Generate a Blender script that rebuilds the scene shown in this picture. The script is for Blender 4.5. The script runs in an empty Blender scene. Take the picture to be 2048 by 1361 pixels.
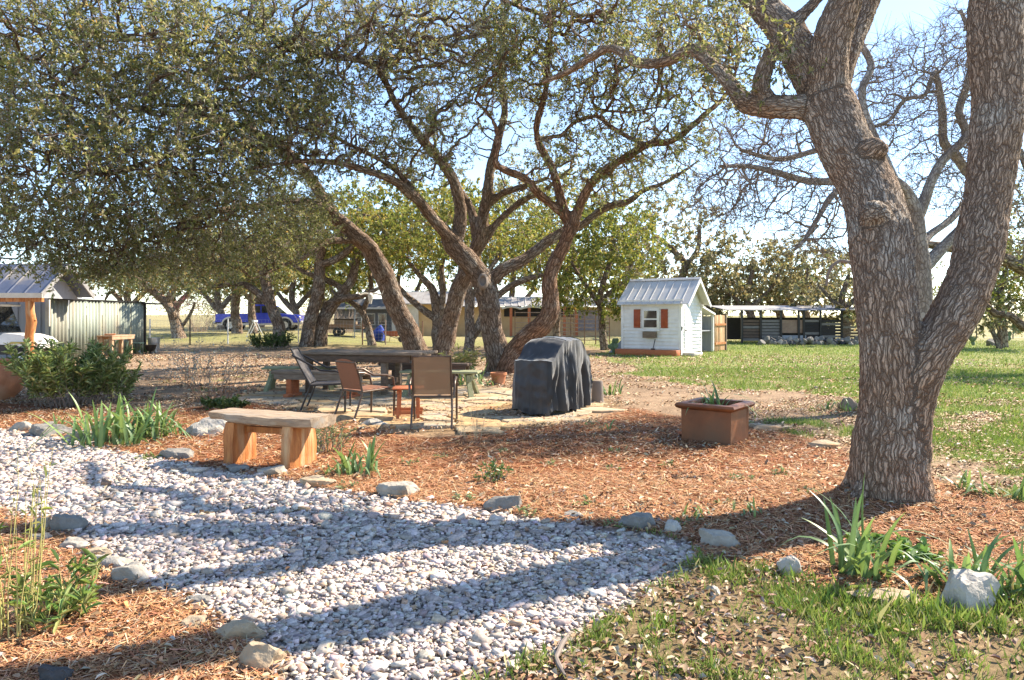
import bpy, bmesh, math, random
import numpy as np
from mathutils import Vector, Matrix, noise as mnoise

random.seed(7)
RNG = np.random.default_rng(7)
SC = bpy.context.scene
COL = SC.collection
R = math.radians

# ------------------------------------------------------------------ camera, sky, sun, exposure
CAMH, FPX, HZ = 1.5, 1365.0, 635.0          # eye height (m), focal length and horizon row of the 2048 px photograph
cam_d = bpy.data.cameras.new('camera')
cam_d.sensor_width = 36.0
cam_d.lens = 36.0 * FPX / 2048.0
cam_d.shift_y = -(680.5 - HZ) / 2048.0
cam_d.clip_start, cam_d.clip_end = 0.05, 3000
cam = bpy.data.objects.new('camera', cam_d)
cam.location = (0, 0, CAMH)
cam.rotation_euler = (R(90), 0, 0)
COL.objects.link(cam)
SC.camera = cam

SUN_AZ, SUN_EL = R(60), R(41)               # azimuth clockwise from +Y, elevation
world = bpy.data.worlds.new('World')
SC.world = world
world.use_nodes = True
wn = world.node_tree.nodes
bg = wn['Background']
sky = wn.new('ShaderNodeTexSky')
sky.sky_type = 'NISHITA'
sky.sun_disc = False
sky.sun_elevation, sky.sun_rotation = SUN_EL, SUN_AZ
sky.air_density, sky.dust_density, sky.ozone_density = 0.85, 0.08, 1.1
world.node_tree.links.new(sky.outputs[0], bg.inputs[0])
bg.inputs[1].default_value = 0.13
sun_d = bpy.data.lights.new('sun', 'SUN')
sun_d.energy, sun_d.angle, sun_d.color = 4.7, R(0.55), (1.0, 0.89, 0.74)
sun = bpy.data.objects.new('sun', sun_d)
sv = Vector((math.sin(SUN_AZ) * math.cos(SUN_EL), math.cos(SUN_AZ) * math.cos(SUN_EL), math.sin(SUN_EL)))
sun.rotation_euler = (-sv).to_track_quat('-Z', 'Y').to_euler()
sun.location = (10, 6, 12)
COL.objects.link(sun)
SC.view_settings.view_transform = 'Standard'
SC.view_settings.look = 'None'
SC.view_settings.exposure = 1.54
SC.view_settings.gamma = 1.0
SC.view_settings.use_curve_mapping = False
SC.cycles.max_bounces = 7
SC.cycles.diffuse_bounces = 4
SC.cycles.transmission_bounces = 4
SC.cycles.transparent_max_bounces = 6

# ------------------------------------------------------------------ terrain height and image <-> ground helpers
def sstep(a, b, v):
    t = np.clip((np.asarray(v, float) - a) / (b - a), 0, 1)
    return t * t * (3 - 2 * t)

def ground_z(x, y):
    x = np.asarray(x, float); y = np.asarray(y, float)
    z = 0.42 * sstep(27, 46, y) * (1 - sstep(-13, -4, x)) + 0.12 * sstep(36, 50, y)
    z = z + 0.75 * sstep(48, 150, y) + 3.0 * sstep(150, 900, y)
    # a low mound at the foot of the big oak
    z = z + 0.07 * np.exp(-(((x - 3.1) / 1.1) ** 2 + ((y - 5.6) / 0.9) ** 2))
    z = z + 0.012 * np.sin(x * 1.7 + y * 0.6) * np.sin(y * 1.1 - x * 0.5) * sstep(1.5, 3, y)
    return z

def P(px, py, d):
    """point seen at a photograph pixel, d metres ahead"""
    return Vector(((px - 1024.0) / FPX * d, d, CAMH + (HZ - py) / FPX * d))

def G(px, py, lift=0.0):
    """point of the terrain seen at a photograph pixel"""
    d = CAMH * FPX / max(py - HZ, 6)
    for _ in range(40):
        z = float(ground_z((px - 1024.0) / FPX * d, d))
        dn = (CAMH - z) * FPX / max(py - HZ, 4)
        d = 0.5 * d + 0.5 * dn
    x = (px - 1024.0) / FPX * d
    return Vector((x, d, float(ground_z(x, d)) + lift))

def on_ground(x, y, lift=0.0):
    return Vector((x, y, float(ground_z(x, y)) + lift))

# ------------------------------------------------------------------ materials
MATS = {}
def new_mat(name):
    m = bpy.data.materials.new(name)
    m.use_nodes = True
    nt = m.node_tree
    return m, nt, nt.nodes['Principled BSDF']

def N(nt, kind, **kw):
    n = nt.nodes.new(kind)
    for k, v in kw.items():
        if k.startswith('i_'):
            n.inputs[k[2:]].default_value = v
        else:
            setattr(n, k, v)
    return n

def ramp(nt, fac, stops):
    r = nt.nodes.new('ShaderNodeValToRGB')
    el = r.color_ramp.elements
    while len(el) < len(stops):
        el.new(0.5)
    for e, (p, c) in zip(el, stops):
        e.position = p
        e.color = (c[0], c[1], c[2], 1)
    nt.links.new(fac, r.inputs[0])
    return r.outputs[0]

def mixc(nt, fac, a, b, mode='MIX'):
    m = nt.nodes.new('ShaderNodeMix')
    m.data_type = 'RGBA'; m.blend_type = mode
    for sock, v in ((0, fac), (6, a), (7, b)):
        if hasattr(v, 'links') or hasattr(v, 'is_linked'):
            nt.links.new(v, m.inputs[sock])
        elif sock == 0:
            m.inputs[0].default_value = v
        else:
            m.inputs[sock].default_value = (v[0], v[1], v[2], 1)
    return m.outputs[2]

def bump(nt, bsdf, h, strength=0.5, dist=0.02):
    b = nt.nodes.new('ShaderNodeBump')
    b.inputs['Strength'].default_value = strength
    b.inputs['Distance'].default_value = dist
    nt.links.new(h, b.inputs['Height'])
    nt.links.new(b.outputs[0], bsdf.inputs['Normal'])

def mat(name, c1, c2=None, scale=6.0, rough=0.75, metal=0.0, stretch=(1, 1, 1), bump_s=0.25, bump_d=0.01,
        spots=None, detail=6.0, spec=0.3):
    """weathered surface: two tones mixed by noise, a third as stains, fine relief"""
    if name in MATS:
        return MATS[name]
    m, nt, b = new_mat(name)
    tc = N(nt, 'ShaderNodeTexCoord')
    mp = N(nt, 'ShaderNodeMapping'); mp.inputs['Scale'].default_value = stretch
    nt.links.new(tc.outputs['Object'], mp.inputs[0])
    n1 = N(nt, 'ShaderNodeTexNoise'); n1.inputs['Scale'].default_value = scale; n1.inputs['Detail'].default_value = detail
    n1.inputs['Roughness'].default_value = 0.65
    nt.links.new(mp.outputs[0], n1.inputs[0])
    c2 = c2 or tuple(v * 0.65 for v in c1)
    col = ramp(nt, n1.outputs[0], [(0.32, c2), (0.66, c1)])
    if spots:
        n2 = N(nt, 'ShaderNodeTexNoise'); n2.inputs['Scale'].default_value = scale * 0.37; n2.inputs['Detail'].default_value = 8
        nt.links.new(mp.outputs[0], n2.inputs[0])
        f = ramp(nt, n2.outputs[0], [(0.52, (0, 0, 0)), (0.66, (1, 1, 1))])
        col = mixc(nt, f, col, spots)
    nt.links.new(col, b.inputs['Base Color'])
    b.inputs['Roughness'].default_value = rough
    b.inputs['Metallic'].default_value = metal
    b.inputs['Specular IOR Level'].default_value = spec
    if bump_s:
        n3 = N(nt, 'ShaderNodeTexNoise'); n3.inputs['Scale'].default_value = scale * 4; n3.inputs['Detail'].default_value = 5
        nt.links.new(mp.outputs[0], n3.inputs[0])
        bump(nt, b, n3.outputs[0], bump_s, bump_d)
    MATS[name] = m
    return m

def leaf_mat(name, attr='tint', rough=0.5, trans=0.35, spec=0.3):
    """foliage, colour carried per leaf as a colour attribute; light passes through"""
    if name in MATS:
        return MATS[name]
    m, nt, b = new_mat(name)
    a = N(nt, 'ShaderNodeAttribute', attribute_name=attr)
    nt.links.new(a.outputs['Color'], b.inputs['Base Color'])
    b.inputs['Roughness'].default_value = rough
    b.inputs['Specular IOR Level'].default_value = spec
    tr = N(nt, 'ShaderNodeBsdfTranslucent')
    tcol = mixc(nt, 0.45, a.outputs['Color'], (1.0, 0.95, 0.45), 'MULTIPLY')
    nt.links.new(tcol, tr.inputs[0])
    mx = N(nt, 'ShaderNodeMixShader'); mx.inputs[0].default_value = trans
    out = nt.nodes['Material Output']
    nt.links.new(b.outputs[0], mx.inputs[1]); nt.links.new(tr.outputs[0], mx.inputs[2])
    nt.links.new(mx.outputs[0], out.inputs[0])
    MATS[name] = m
    return m

def bark_mat(name, ridge, crack, lichen, sc=(26, 26, 8), bstr=0.9, bdist=0.03, geo=False):
    """plated oak bark in trunk coordinates (attribute barkco: metres round and along the limb)"""
    if name in MATS:
        return MATS[name]
    m, nt, b = new_mat(name)
    a = N(nt, 'ShaderNodeAttribute', attribute_name='barkco')
    wob = N(nt, 'ShaderNodeTexNoise'); wob.inputs['Scale'].default_value = 9; wob.inputs['Detail'].default_value = 4
    nt.links.new(a.outputs['Vector'], wob.inputs[0])
    vm = N(nt, 'ShaderNodeVectorMath', operation='MULTIPLY_ADD')
    nt.links.new(wob.outputs['Color'], vm.inputs[0]); vm.inputs[1].default_value = (0.075, 0.075, 0.16)
    nt.links.new(a.outputs['Vector'], vm.inputs[2])
    mp = N(nt, 'ShaderNodeMapping'); mp.inputs['Scale'].default_value = sc
    nt.links.new(vm.outputs[0], mp.inputs[0])
    vo = N(nt, 'ShaderNodeTexVoronoi', feature='DISTANCE_TO_EDGE'); vo.inputs['Scale'].default_value = 1.0
    nt.links.new(mp.outputs[0], vo.inputs[0])
    fine = N(nt, 'ShaderNodeTexNoise'); fine.inputs['Scale'].default_value = 2.6; fine.inputs['Detail'].default_value = 8
    fine.inputs['Roughness'].default_value = 0.7
    nt.links.new(mp.outputs[0], fine.inputs[0])
    edge = ramp(nt, vo.outputs['Distance'], [(0.0, (0.05, 0.05, 0.05)), (0.05, (0.45, 0.45, 0.45)), (0.16, (1, 1, 1))])
    if geo:      # a second, finer net of cracks, broken by noise
        mp2 = N(nt, 'ShaderNodeMapping'); mp2.inputs['Scale'].default_value = tuple(v * k for v, k in zip(sc, (1.9, 1.9, 1.5))); mp2.inputs['Location'].default_value = (3.1, 1.7, 0.4)
        nt.links.new(vm.outputs[0], mp2.inputs[0])
        vo2 = N(nt, 'ShaderNodeTexVoronoi', feature='DISTANCE_TO_EDGE'); vo2.inputs['Scale'].default_value = 1.0
        nt.links.new(mp2.outputs[0], vo2.inputs[0])
        soft = ramp(nt, vo2.outputs['Distance'], [(0.0, (0.38, 0.38, 0.38)), (0.13, (1, 1, 1))])
        edge = mixc(nt, 1.0, edge, soft, 'MULTIPLY')
    tone = ramp(nt, fine.outputs[0], [(0.3, tuple(v * 0.55 for v in ridge)), (0.7, ridge)])
    big = N(nt, 'ShaderNodeTexNoise'); big.inputs['Scale'].default_value = 2.2; big.inputs['Detail'].default_value = 5
    nt.links.new(a.outputs['Vector'], big.inputs[0])
    lf = ramp(nt, big.outputs[0], [(0.46, (0, 0, 0)), (0.66, (0.75, 0.75, 0.75))])
    tone = mixc(nt, lf, tone, lichen)
    col = mixc(nt, edge, crack, tone)
    nt.links.new(col, b.inputs['Base Color'])
    b.inputs['Roughness'].default_value = 0.95
    b.inputs['Specular IOR Level'].default_value = 0.1
    hm = N(nt, 'ShaderNodeMath', operation='MULTIPLY_ADD')
    nt.links.new(fine.outputs[0], hm.inputs[0]); hm.inputs[1].default_value = 0.45
    nt.links.new(edge, hm.inputs[2])
    bump(nt, b, hm.outputs[0], bstr, bdist)
    MATS[name] = m
    return m

def tint_mat(name, rough=0.9, bump_s=0.0, scale=40, spec=0.2, grain=None):
    """solid matter whose colour is carried per piece (attribute tint)"""
    if name in MATS:
        return MATS[name]
    m, nt, b = new_mat(name)
    a = N(nt, 'ShaderNodeAttribute', attribute_name='tint')
    src = a.outputs['Color']
    if grain:
        tc = N(nt, 'ShaderNodeTexCoord')
        n = N(nt, 'ShaderNodeTexNoise'); n.inputs['Scale'].default_value = grain; n.inputs['Detail'].default_value = 6
        nt.links.new(tc.outputs['Object'], n.inputs[0])
        f = ramp(nt, n.outputs[0], [(0.3, (0.6, 0.6, 0.6)), (0.7, (1.1, 1.1, 1.1))])
        src = mixc(nt, 1.0, src, f, 'MULTIPLY')
        if bump_s:
            bump(nt, b, n.outputs[0], bump_s, 0.01)
    nt.links.new(src, b.inputs['Base Color'])
    b.inputs['Roughness'].default_value = rough
    b.inputs['Specular IOR Level'].default_value = spec
    MATS[name] = m
    return m

# ------------------------------------------------------------------ object helpers
def tag(o, label=None, cat=None, group=None, kind=None):
    if label: o['label'] = label
    if cat: o['category'] = cat
    if group: o['group'] = group
    if kind: o['kind'] = kind
    return o

def thing(name, label, cat, loc=(0, 0, 0), rz=0.0, group=None):
    o = bpy.data.objects.new(name, None)
    o.empty_display_size = 0.1
    o.location = loc; o.rotation_euler = (0, 0, rz)
    COL.objects.link(o)
    return tag(o, label, cat, group)

def link_mesh(name, me, m=None, parent=None, loc=None, rz=None):
    o = bpy.data.objects.new(name, me)
    COL.objects.link(o)
    if m is not None and not me.materials:
        me.materials.append(m)
    if parent is not None:
        o.parent = parent
    if loc is not None:
        o.location = loc
    if rz is not None:
        o.rotation_euler = (0, 0, rz)
    return o

def copy_tree(o, parent=None, loc=None, rz=None, label=None, scale=None):
    kids = list(o.children)
    c = o.copy(); COL.objects.link(c)
    if parent is not None: c.parent = parent
    if loc is not None: c.location = loc
    if rz is not None: c.rotation_euler = (0, 0, rz)
    if scale is not None: c.scale = scale
    if label: c['label'] = label
    for k in kids:
        copy_tree(k, c)
    return c

class MB:
    """collects shapes into one mesh"""
    def __init__(s):
        s.v = []; s.f = []; s.smooth = []
    def add(s, vs, fs, smooth=False):
        o = len(s.v)
        s.v.extend([tuple(v) for v in vs])
        s.f.extend([tuple(i + o for i in f) for f in fs])
        s.smooth.extend([smooth] * len(fs))
        return s
    def box(s, c, size, rot=None, taper=(1, 1), bev=0.0):
        x, y, z = size[0] / 2, size[1] / 2, size[2] / 2
        tx, ty = taper
        M = rot.to_matrix() if hasattr(rot, 'to_matrix') else (Matrix.Rotation(rot, 3, 'Z') if rot else Matrix.Identity(3))
        c = Vector(c)
        b = min(bev, x * 0.45, y * 0.45, z * 0.45)
        if b <= 0:
            vs = [(-x, -y, -z), (x, -y, -z), (x, y, -z), (-x, y, -z), (-x * tx, -y * ty, z), (x * tx, -y * ty, z), (x * tx, y * ty, z), (-x * tx, y * ty, z)]
            fs = [(0, 3, 2, 1), (4, 5, 6, 7), (0, 1, 5, 4), (1, 2, 6, 5), (2, 3, 7, 6), (3, 0, 4, 7)]
        else:
            vs, fs = [], []
            for zz, k in ((-z, 1), (-z + b, 0), (z - b, 0), (z, 1)):
                q = b if k else 0
                ax = x * (tx if zz > 0 else 1); ay = y * (ty if zz > 0 else 1)
                vs += [(-ax + b, -ay + q, zz), (ax - b, -ay + q, zz), (ax - q, -ay + b, zz), (ax - q, ay - b, zz),
                       (ax - b, ay - q, zz), (-ax + b, ay - q, zz), (-ax + q, ay - b, zz), (-ax + q, -ay + b, zz)]
            for r in range(3):
                for i in range(8):
                    j = (i + 1) % 8
                    fs.append((r * 8 + i, r * 8 + j, r * 8 + 8 + j, r * 8 + 8 + i))
            fs.append(tuple(reversed(range(8)))); fs.append(tuple(range(24, 32)))
        return s.add([M @ Vector(v) + c for v in vs], fs)
    def bar(s, a, b, w, h=None, up=(0, 0, 1)):
        """rectangular bar from a to b"""
        a, b = Vector(a), Vector(b); h = h or w
        d = (b - a).normalized(); u = Vector(up)
        if abs(d.dot(u)) > 0.98: u = Vector((0, 1, 0))
        sx = d.cross(u).normalized(); uz = sx.cross(d).normalized()
        vs = [p + sx * i * w / 2 + uz * j * h / 2 for p in (a, b) for i, j in ((-1, -1), (1, -1), (1, 1), (-1, 1))]
        return s.add(vs, [(0, 1, 2, 3), (7, 6, 5, 4), (0, 4, 5, 1), (1, 5, 6, 2), (2, 6, 7, 3), (3, 7, 4, 0)])
    def tube(s, path, rad, sides=8, caps=True):
        path = [Vector(p) for p in path]
        n = len(path)
        rad = [rad] * n if not hasattr(rad, '__len__') else rad
        t0 = (path[1] - path[0]).normalized()
        ref = Vector((0, 0, 1)) if abs(t0.z) < 0.9 else Vector((1, 0, 0))
        nx = t0.cross(ref).normalized()
        vs = []
        for i in range(n):
            t = (path[min(i + 1, n - 1)] - path[max(i - 1, 0)]).normalized()
            nx = (nx - t * nx.dot(t)).normalized(); ny = t.cross(nx)
            for k in range(sides):
                a = 2 * math.pi * k / sides
                vs.append(path[i] + (nx * math.cos(a) + ny * math.sin(a)) * rad[i])
        fs = []
        for i in range(n - 1):
            for k in range(sides):
                k2 = (k + 1) % sides
                fs.append((i * sides + k, i * sides + k2, (i + 1) * sides + k2, (i + 1) * sides + k))
        if caps:
            fs.append(tuple(reversed(range(sides)))); fs.append(tuple(range((n - 1) * sides, n * sides)))
        return s.add(vs, fs, True)
    def lathe(s, prof, c=(0, 0, 0), sides=20, squash=(1, 1)):
        """prof: list of (radius, z)"""
        c = Vector(c); vs = []; fs = []
        for r, z in prof:
            for k in range(sides):
                a = 2 * math.pi * k / sides
                vs.append(c + Vector((r * math.cos(a) * squash[0], r * math.sin(a) * squash[1], z)))
        for i in range(len(prof) - 1):
            for k in range(sides):
                k2 = (k + 1) % sides
                fs.append((i * sides + k, i * sides + k2, (i + 1) * sides + k2, (i + 1) * sides + k))
        return s.add(vs, fs, True)
    def prism(s, poly, axis, a, b):
        """2-D polygon extruded along an axis from a to b"""
        def mk(p, q, t):
            return {'x': (t, p, q), 'y': (p, t, q), 'z': (p, q, t)}[axis]
        n = len(poly)
        vs = [mk(p, q, a) for p, q in poly] + [mk(p, q, b) for p, q in poly]
        fs = [tuple(range(n)), tuple(reversed(range(n, 2 * n)))]
        fs += [(i, (i + 1) % n, n + (i + 1) % n, n + i) for i in range(n)]
        return s.add(vs, fs)
    def build(s, name, m, parent=None, loc=None, rz=None, fix=True):
        me = bpy.data.meshes.new(name)
        me.from_pydata(s.v, [], s.f)
        me.polygons.foreach_set('use_smooth', s.smooth)
        if fix:
            bm = bmesh.new(); bm.from_mesh(me)
            bmesh.ops.recalc_face_normals(bm, faces=bm.faces)
            bm.to_mesh(me); bm.free()
            me.set_sharp_from_angle(angle=R(45))
        me.update()
        return link_mesh(name, me, m, parent, loc, rz)

def np_mesh(name, verts, faces, tint=None, smooth=False, vattr=None):
    """mesh from numpy arrays; faces (n,3) or (n,4); tint per vertex colour"""
    me = bpy.data.meshes.new(name)
    k = faces.shape[1]
    me.vertices.add(len(verts)); me.vertices.foreach_set('co', np.ascontiguousarray(verts, np.float32).ravel())
    me.loops.add(faces.size); me.loops.foreach_set('vertex_index', np.ascontiguousarray(faces, np.int32).ravel())
    me.polygons.add(len(faces))
    me.polygons.foreach_set('loop_start', np.arange(0, faces.size, k, dtype=np.int32))
    me.polygons.foreach_set('loop_total', np.full(len(faces), k, np.int32))
    if smooth:
        me.polygons.foreach_set('use_smooth', np.ones(len(faces), bool))
    me.update(calc_edges=True)
    if tint is not None:
        at = me.attributes.new('tint', 'FLOAT_COLOR', 'POINT')
        t4 = np.ones((len(verts), 4), np.float32); t4[:, :3] = tint
        at.data.foreach_set('color', t4.ravel())
    if vattr:
        for nm, arr in vattr.items():
            at = me.attributes.new(nm, 'FLOAT_VECTOR', 'POINT')
            at.data.foreach_set('vector', np.ascontiguousarray(arr, np.float32).ravel())
    return me

def scatter_shape(base_v, base_f, pos, rot, scl, tint, jitter=0.0):
    """numpy instancing into one mesh: base (k,3), rot (n,3,3), scl (n,3) or (n,1)"""
    n, k = len(pos), len(base_v)
    b = np.broadcast_to(base_v, (n, k, 3)) * scl[:, None, :]
    if jitter:
        b = b * (1 + RNG.uniform(-jitter, jitter, (n, k, 1)))
    v = np.einsum('nij,nkj->nki', rot, b) + pos[:, None, :]
    f = base_f[None] + (np.arange(n) * k)[:, None, None]
    t = np.repeat(tint, k, axis=0)
    return v.reshape(-1, 3), f.reshape(-1, base_f.shape[1]), t

def rand_rot(n, tilt=None):
    """random rotations; tilt limits how far the local z axis leans from up"""
    az = RNG.uniform(0, 2 * np.pi, n)
    if tilt is None:
        q = RNG.normal(size=(n, 4)); q /= np.linalg.norm(q, axis=1)[:, None]
        w, x, y, z = q.T
        return np.stack([np.stack([1 - 2 * (y * y + z * z), 2 * (x * y - z * w), 2 * (x * z + y * w)], 1),
                         np.stack([2 * (x * y + z * w), 1 - 2 * (x * x + z * z), 2 * (y * z - x * w)], 1),
                         np.stack([2 * (x * z - y * w), 2 * (y * z + x * w), 1 - 2 * (x * x + y * y)], 1)], 1)
    t = np.abs(RNG.normal(0, tilt, n)); d = RNG.uniform(0, 2 * np.pi, n)
    c, s_ = np.cos(az), np.sin(az); zr = np.zeros(n); on = np.ones(n)
    Rz = np.stack([np.stack([c, -s_, zr], 1), np.stack([s_, c, zr], 1), np.stack([zr, zr, on], 1)], 1)
    kx, ky = np.cos(d), np.sin(d); ct, st = np.cos(t), np.sin(t)
    K = np.stack([np.stack([ct + kx * kx * (1 - ct), kx * ky * (1 - ct), ky * st], 1),
                  np.stack([kx * ky * (1 - ct), ct + ky * ky * (1 - ct), -kx * st], 1),
                  np.stack([-ky * st, kx * st, ct], 1)], 1)
    return np.einsum('nij,njk->nik', K, Rz)

def mixcols(n, cols, w=None, var=0.15):
    cols = np.array(cols, float)
    i = RNG.choice(len(cols), n, p=None if w is None else np.array(w) / np.sum(w))
    return np.clip(cols[i] * (1 + RNG.normal(0, var, (n, 1))) * (1 + RNG.normal(0, var * 0.3, (n, 3))), 0.004, 0.95)

def in_poly(poly, x, y):
    x = np.asarray(x); y = np.asarray(y); ins = np.zeros(x.shape, bool)
    j = len(poly) - 1
    for i in range(len(poly)):
        xi, yi = poly[i]; xj, yj = poly[j]
        c = ((yi > y) != (yj > y)) & (x < (xj - xi) * (y - yi) / (yj - yi + 1e-12) + xi)
        ins ^= c
        j = i
    return ins

def poly_dist(poly, x, y):
    """signed distance to a polygon, positive inside"""
    x = np.asarray(x, float); y = np.asarray(y, float); best = np.full(x.shape, 1e9)
    for i in range(len(poly)):
        ax, ay = poly[i - 1]; bx, by = poly[i]
        dx, dy = bx - ax, by - ay
        t = np.clip(((x - ax) * dx + (y - ay) * dy) / (dx * dx + dy * dy + 1e-12), 0, 1)
        best = np.minimum(best, np.hypot(x - ax - t * dx, y - ay - t * dy))
    return np.where(in_poly(poly, x, y), best, -best)

def vnoise(x, y, s, seed=0):
    """cheap smooth value noise on arrays"""
    x = np.asarray(x) * s + seed * 17.3; y = np.asarray(y) * s - seed * 9.1
    xi, yi = np.floor(x).astype(np.int64), np.floor(y).astype(np.int64)
    fx, fy = x - xi, y - yi
    def h(a, b):
        v = (a * 374761393 + b * 668265263 + seed * 1274126177) & 0x7fffffff
        v = ((v ^ (v >> 13)) * 1274126177) & 0x7fffffff
        return (v % 65536) / 65536.0
    u, w = fx * fx * (3 - 2 * fx), fy * fy * (3 - 2 * fy)
    return (h(xi, yi) * (1 - u) + h(xi + 1, yi) * u) * (1 - w) + (h(xi, yi + 1) * (1 - u) + h(xi + 1, yi + 1) * u) * w

def fbm(x, y, s, seed=0, o=4):
    return sum(vnoise(x, y, s * 2 ** k, seed + k) * 0.5 ** k for k in range(o)) / sum(0.5 ** k for k in range(o))
# ------------------------------------------------------------------ ground plan (outlines in metres)
def plan(pts):
    return [(v.x, v.y) for v in (G(*p) for p in pts)]

GRAVEL = plan([(-420, 838), (-200, 850), (0, 860), (90, 872), (150, 886), (250, 905), (330, 918), (450, 942), (560, 958), (640, 976),
               (760, 992), (830, 1002), (960, 1018), (1060, 1036), (1160, 1048), (1260, 1064), (1340, 1074), (1395, 1100), (1385, 1128),
               (1330, 1160), (1270, 1195), (1210, 1238), (1120, 1290), (1000, 1335), (880, 1375)]) + [(-0.2, 2.2), (-1.0, 2.2)] + \
         plan([(560, 1390), (545, 1345), (575, 1312), (520, 1280), (440, 1245), (400, 1215), (330, 1185), (270, 1160), (215, 1130), (180, 1090), (140, 1058),
               (80, 1045), (0, 1010), (-200, 980), (-420, 960)])
PATIO = plan([(520, 778), (620, 760), (760, 752), (900, 762), (1000, 778), (1120, 785), (1215, 795), (1250, 812), (1190, 838), (1090, 850),
              (1010, 860), (930, 868), (860, 872), (800, 868), (720, 846), (640, 832), (560, 815), (490, 798)])
MULCH1 = plan([(-500, 800), (0, 806), (120, 810), (300, 822), (420, 812), (490, 802), (560, 818), (640, 836), (720, 850), (800, 872), (930, 872), (1090, 855),
               (1190, 842), (1260, 815), (1330, 830), (1480, 852), (1560, 862), (1640, 882), (1700, 905), (1760, 935), (1850, 960), (1960, 985), (2100, 1010), (2250, 1060),
               (2250, 1150), (2048, 1190), (1900, 1205), (1780, 1200), (1680, 1185), (1600, 1160), (1500, 1130), (1440, 1120), (1385, 1128)]) + GRAVEL[17::-1]
MULCH2 = [(-6.0, 6.0)] + plan([(-200, 985), (0, 1010), (80, 1045), (140, 1058), (180, 1090), (215, 1130), (270, 1160), (330, 1185), (400, 1215), (440, 1245),
               (520, 1280), (575, 1312), (545, 1345), (560, 1390)]) + [(-1.2, 2.0), (-6, 2.0)]

def zones(x, y):
    """gravel, mulch, patio and grass cover (0..1) at ground points"""
    jx = x + 0.10 * (fbm(x, y, 2.2, 3) - 0.5); jy = y + 0.22 * (fbm(x, y, 2.2, 8) - 0.5)
    g = sstep(-0.03, 0.05, poly_dist(GRAVEL, jx, jy))
    mu = np.maximum(sstep(-0.15, 0.15, poly_dist(MULCH1, jx, jy)), sstep(-0.1, 0.1, poly_dist(MULCH2, jx, jy)))
    p = sstep(-0.08, 0.08, poly_dist(PATIO, jx, jy))
    px = 1024 + x / np.maximum(y, 0.5) * FPX
    cover = np.full(x.shape, 0.22)
    right = sstep(0.0, 3.0, x - 1.0 - 0.06 * y)
    cover = cover + right * 0.62 * sstep(13.5, 19, y)
    cover = cover + right * 0.30 * sstep(4.0, 7.0, x - 0.15 * (y - 8)) * (1 - sstep(14, 19, y))
    cover = cover + 0.42 * (1 - sstep(5.0, 6.5, y)) * sstep(-0.3, 0.8, x)
    cover = cover + 0.20 * right * (1 - sstep(14, 19, y))
    patch = fbm(x, y, 0.55, 21, 3) * 0.5 + fbm(x, y, 2.4, 5, 3) * 0.5
    gr = sstep(0.62, 0.38, 0.0 * x + patch + (0.55 - cover) * 0.62) if False else sstep(-0.09, 0.12, cover - (1.25 * patch - 0.13))
    gr = gr * (1 - g) * (1 - mu) * (1 - p)
    return g, mu * (1 - g) * (1 - p), p * (1 - g), gr

# ------------------------------------------------------------------ ground sheet
def spaced(fine0, fine1, step, end0, end1, grow=1.18):
    a = list(np.arange(fine0, fine1, step))
    s = step
    while a[-1] < end1:
        s *= grow; a.append(a[-1] + s)
    s = step
    while a[0] > end0:
        s *= grow; a.insert(0, a[0] - s)
    return np.array(a)

gx = spaced(-7, 8, 0.10, -1500, 1500); gy = spaced(2.0, 16, 0.09, -60, 2400, 1.10)
GX, GY = np.meshgrid(gx, gy)
fx, fy = GX.ravel(), GY.ravel()
zg, zm, zp, zr = zones(fx, fy)
gz = ground_z(fx, fy) + 0.025 * zm * (fbm(fx, fy, 5, 31) - 0.4) - 0.02 * zg - 0.02 * zp + 0.012 * (fbm(fx, fy, 8, 2) - 0.5)
base = np.array([0.285, 0.20, 0.13])[None] * (0.75 + 0.5 * fbm(fx, fy, 1.3, 12))[:, None]
soil = np.array([0.20, 0.125, 0.08])[None]
near_soil = (1 - sstep(4.6, 5.8, fy)) * sstep(-0.6, 0.4, fx)
base = base * (1 - near_soil[:, None] * 0.75) + soil * near_soil[:, None] * 0.75
grass_c = np.array([0.19, 0.225, 0.062])[None] * (0.8 + 0.4 * fbm(fx, fy, 0.7, 4))[:, None]
dry = sstep(0.45, 0.62, fbm(fx, fy, 0.16, 44, 3))[:, None] * 0.5
grass_c = grass_c * (1 - dry) + np.array([0.27, 0.235, 0.10])[None] * dry
far = sstep(34, 48, fy)[:, None]
grass_c = grass_c * (1 - far) + np.array([0.30, 0.27, 0.13])[None] * far
zr2 = (np.maximum(zr, sstep(30, 40, fy) * 0.85) * (1 - 0.8 * near_soil))[:, None]
tint = base * (1 - zr2) + grass_c * zr2
tint = tint * (1 - zm[:, None]) + np.array([0.20, 0.075, 0.032])[None] * zm[:, None]
tint = tint * (1 - zg[:, None]) + np.array([0.46, 0.42, 0.385])[None] * zg[:, None]
tint = tint * (1 - zp[:, None]) + np.array([0.26, 0.175, 0.10])[None] * zp[:, None]
nxg, nyg = len(gx), len(gy)
ii = (np.arange(nyg - 1)[:, None] * nxg + np.arange(nxg - 1)[None]).ravel()
gfaces = np.stack([ii, ii + 1, ii + nxg + 1, ii + nxg], 1)

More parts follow.
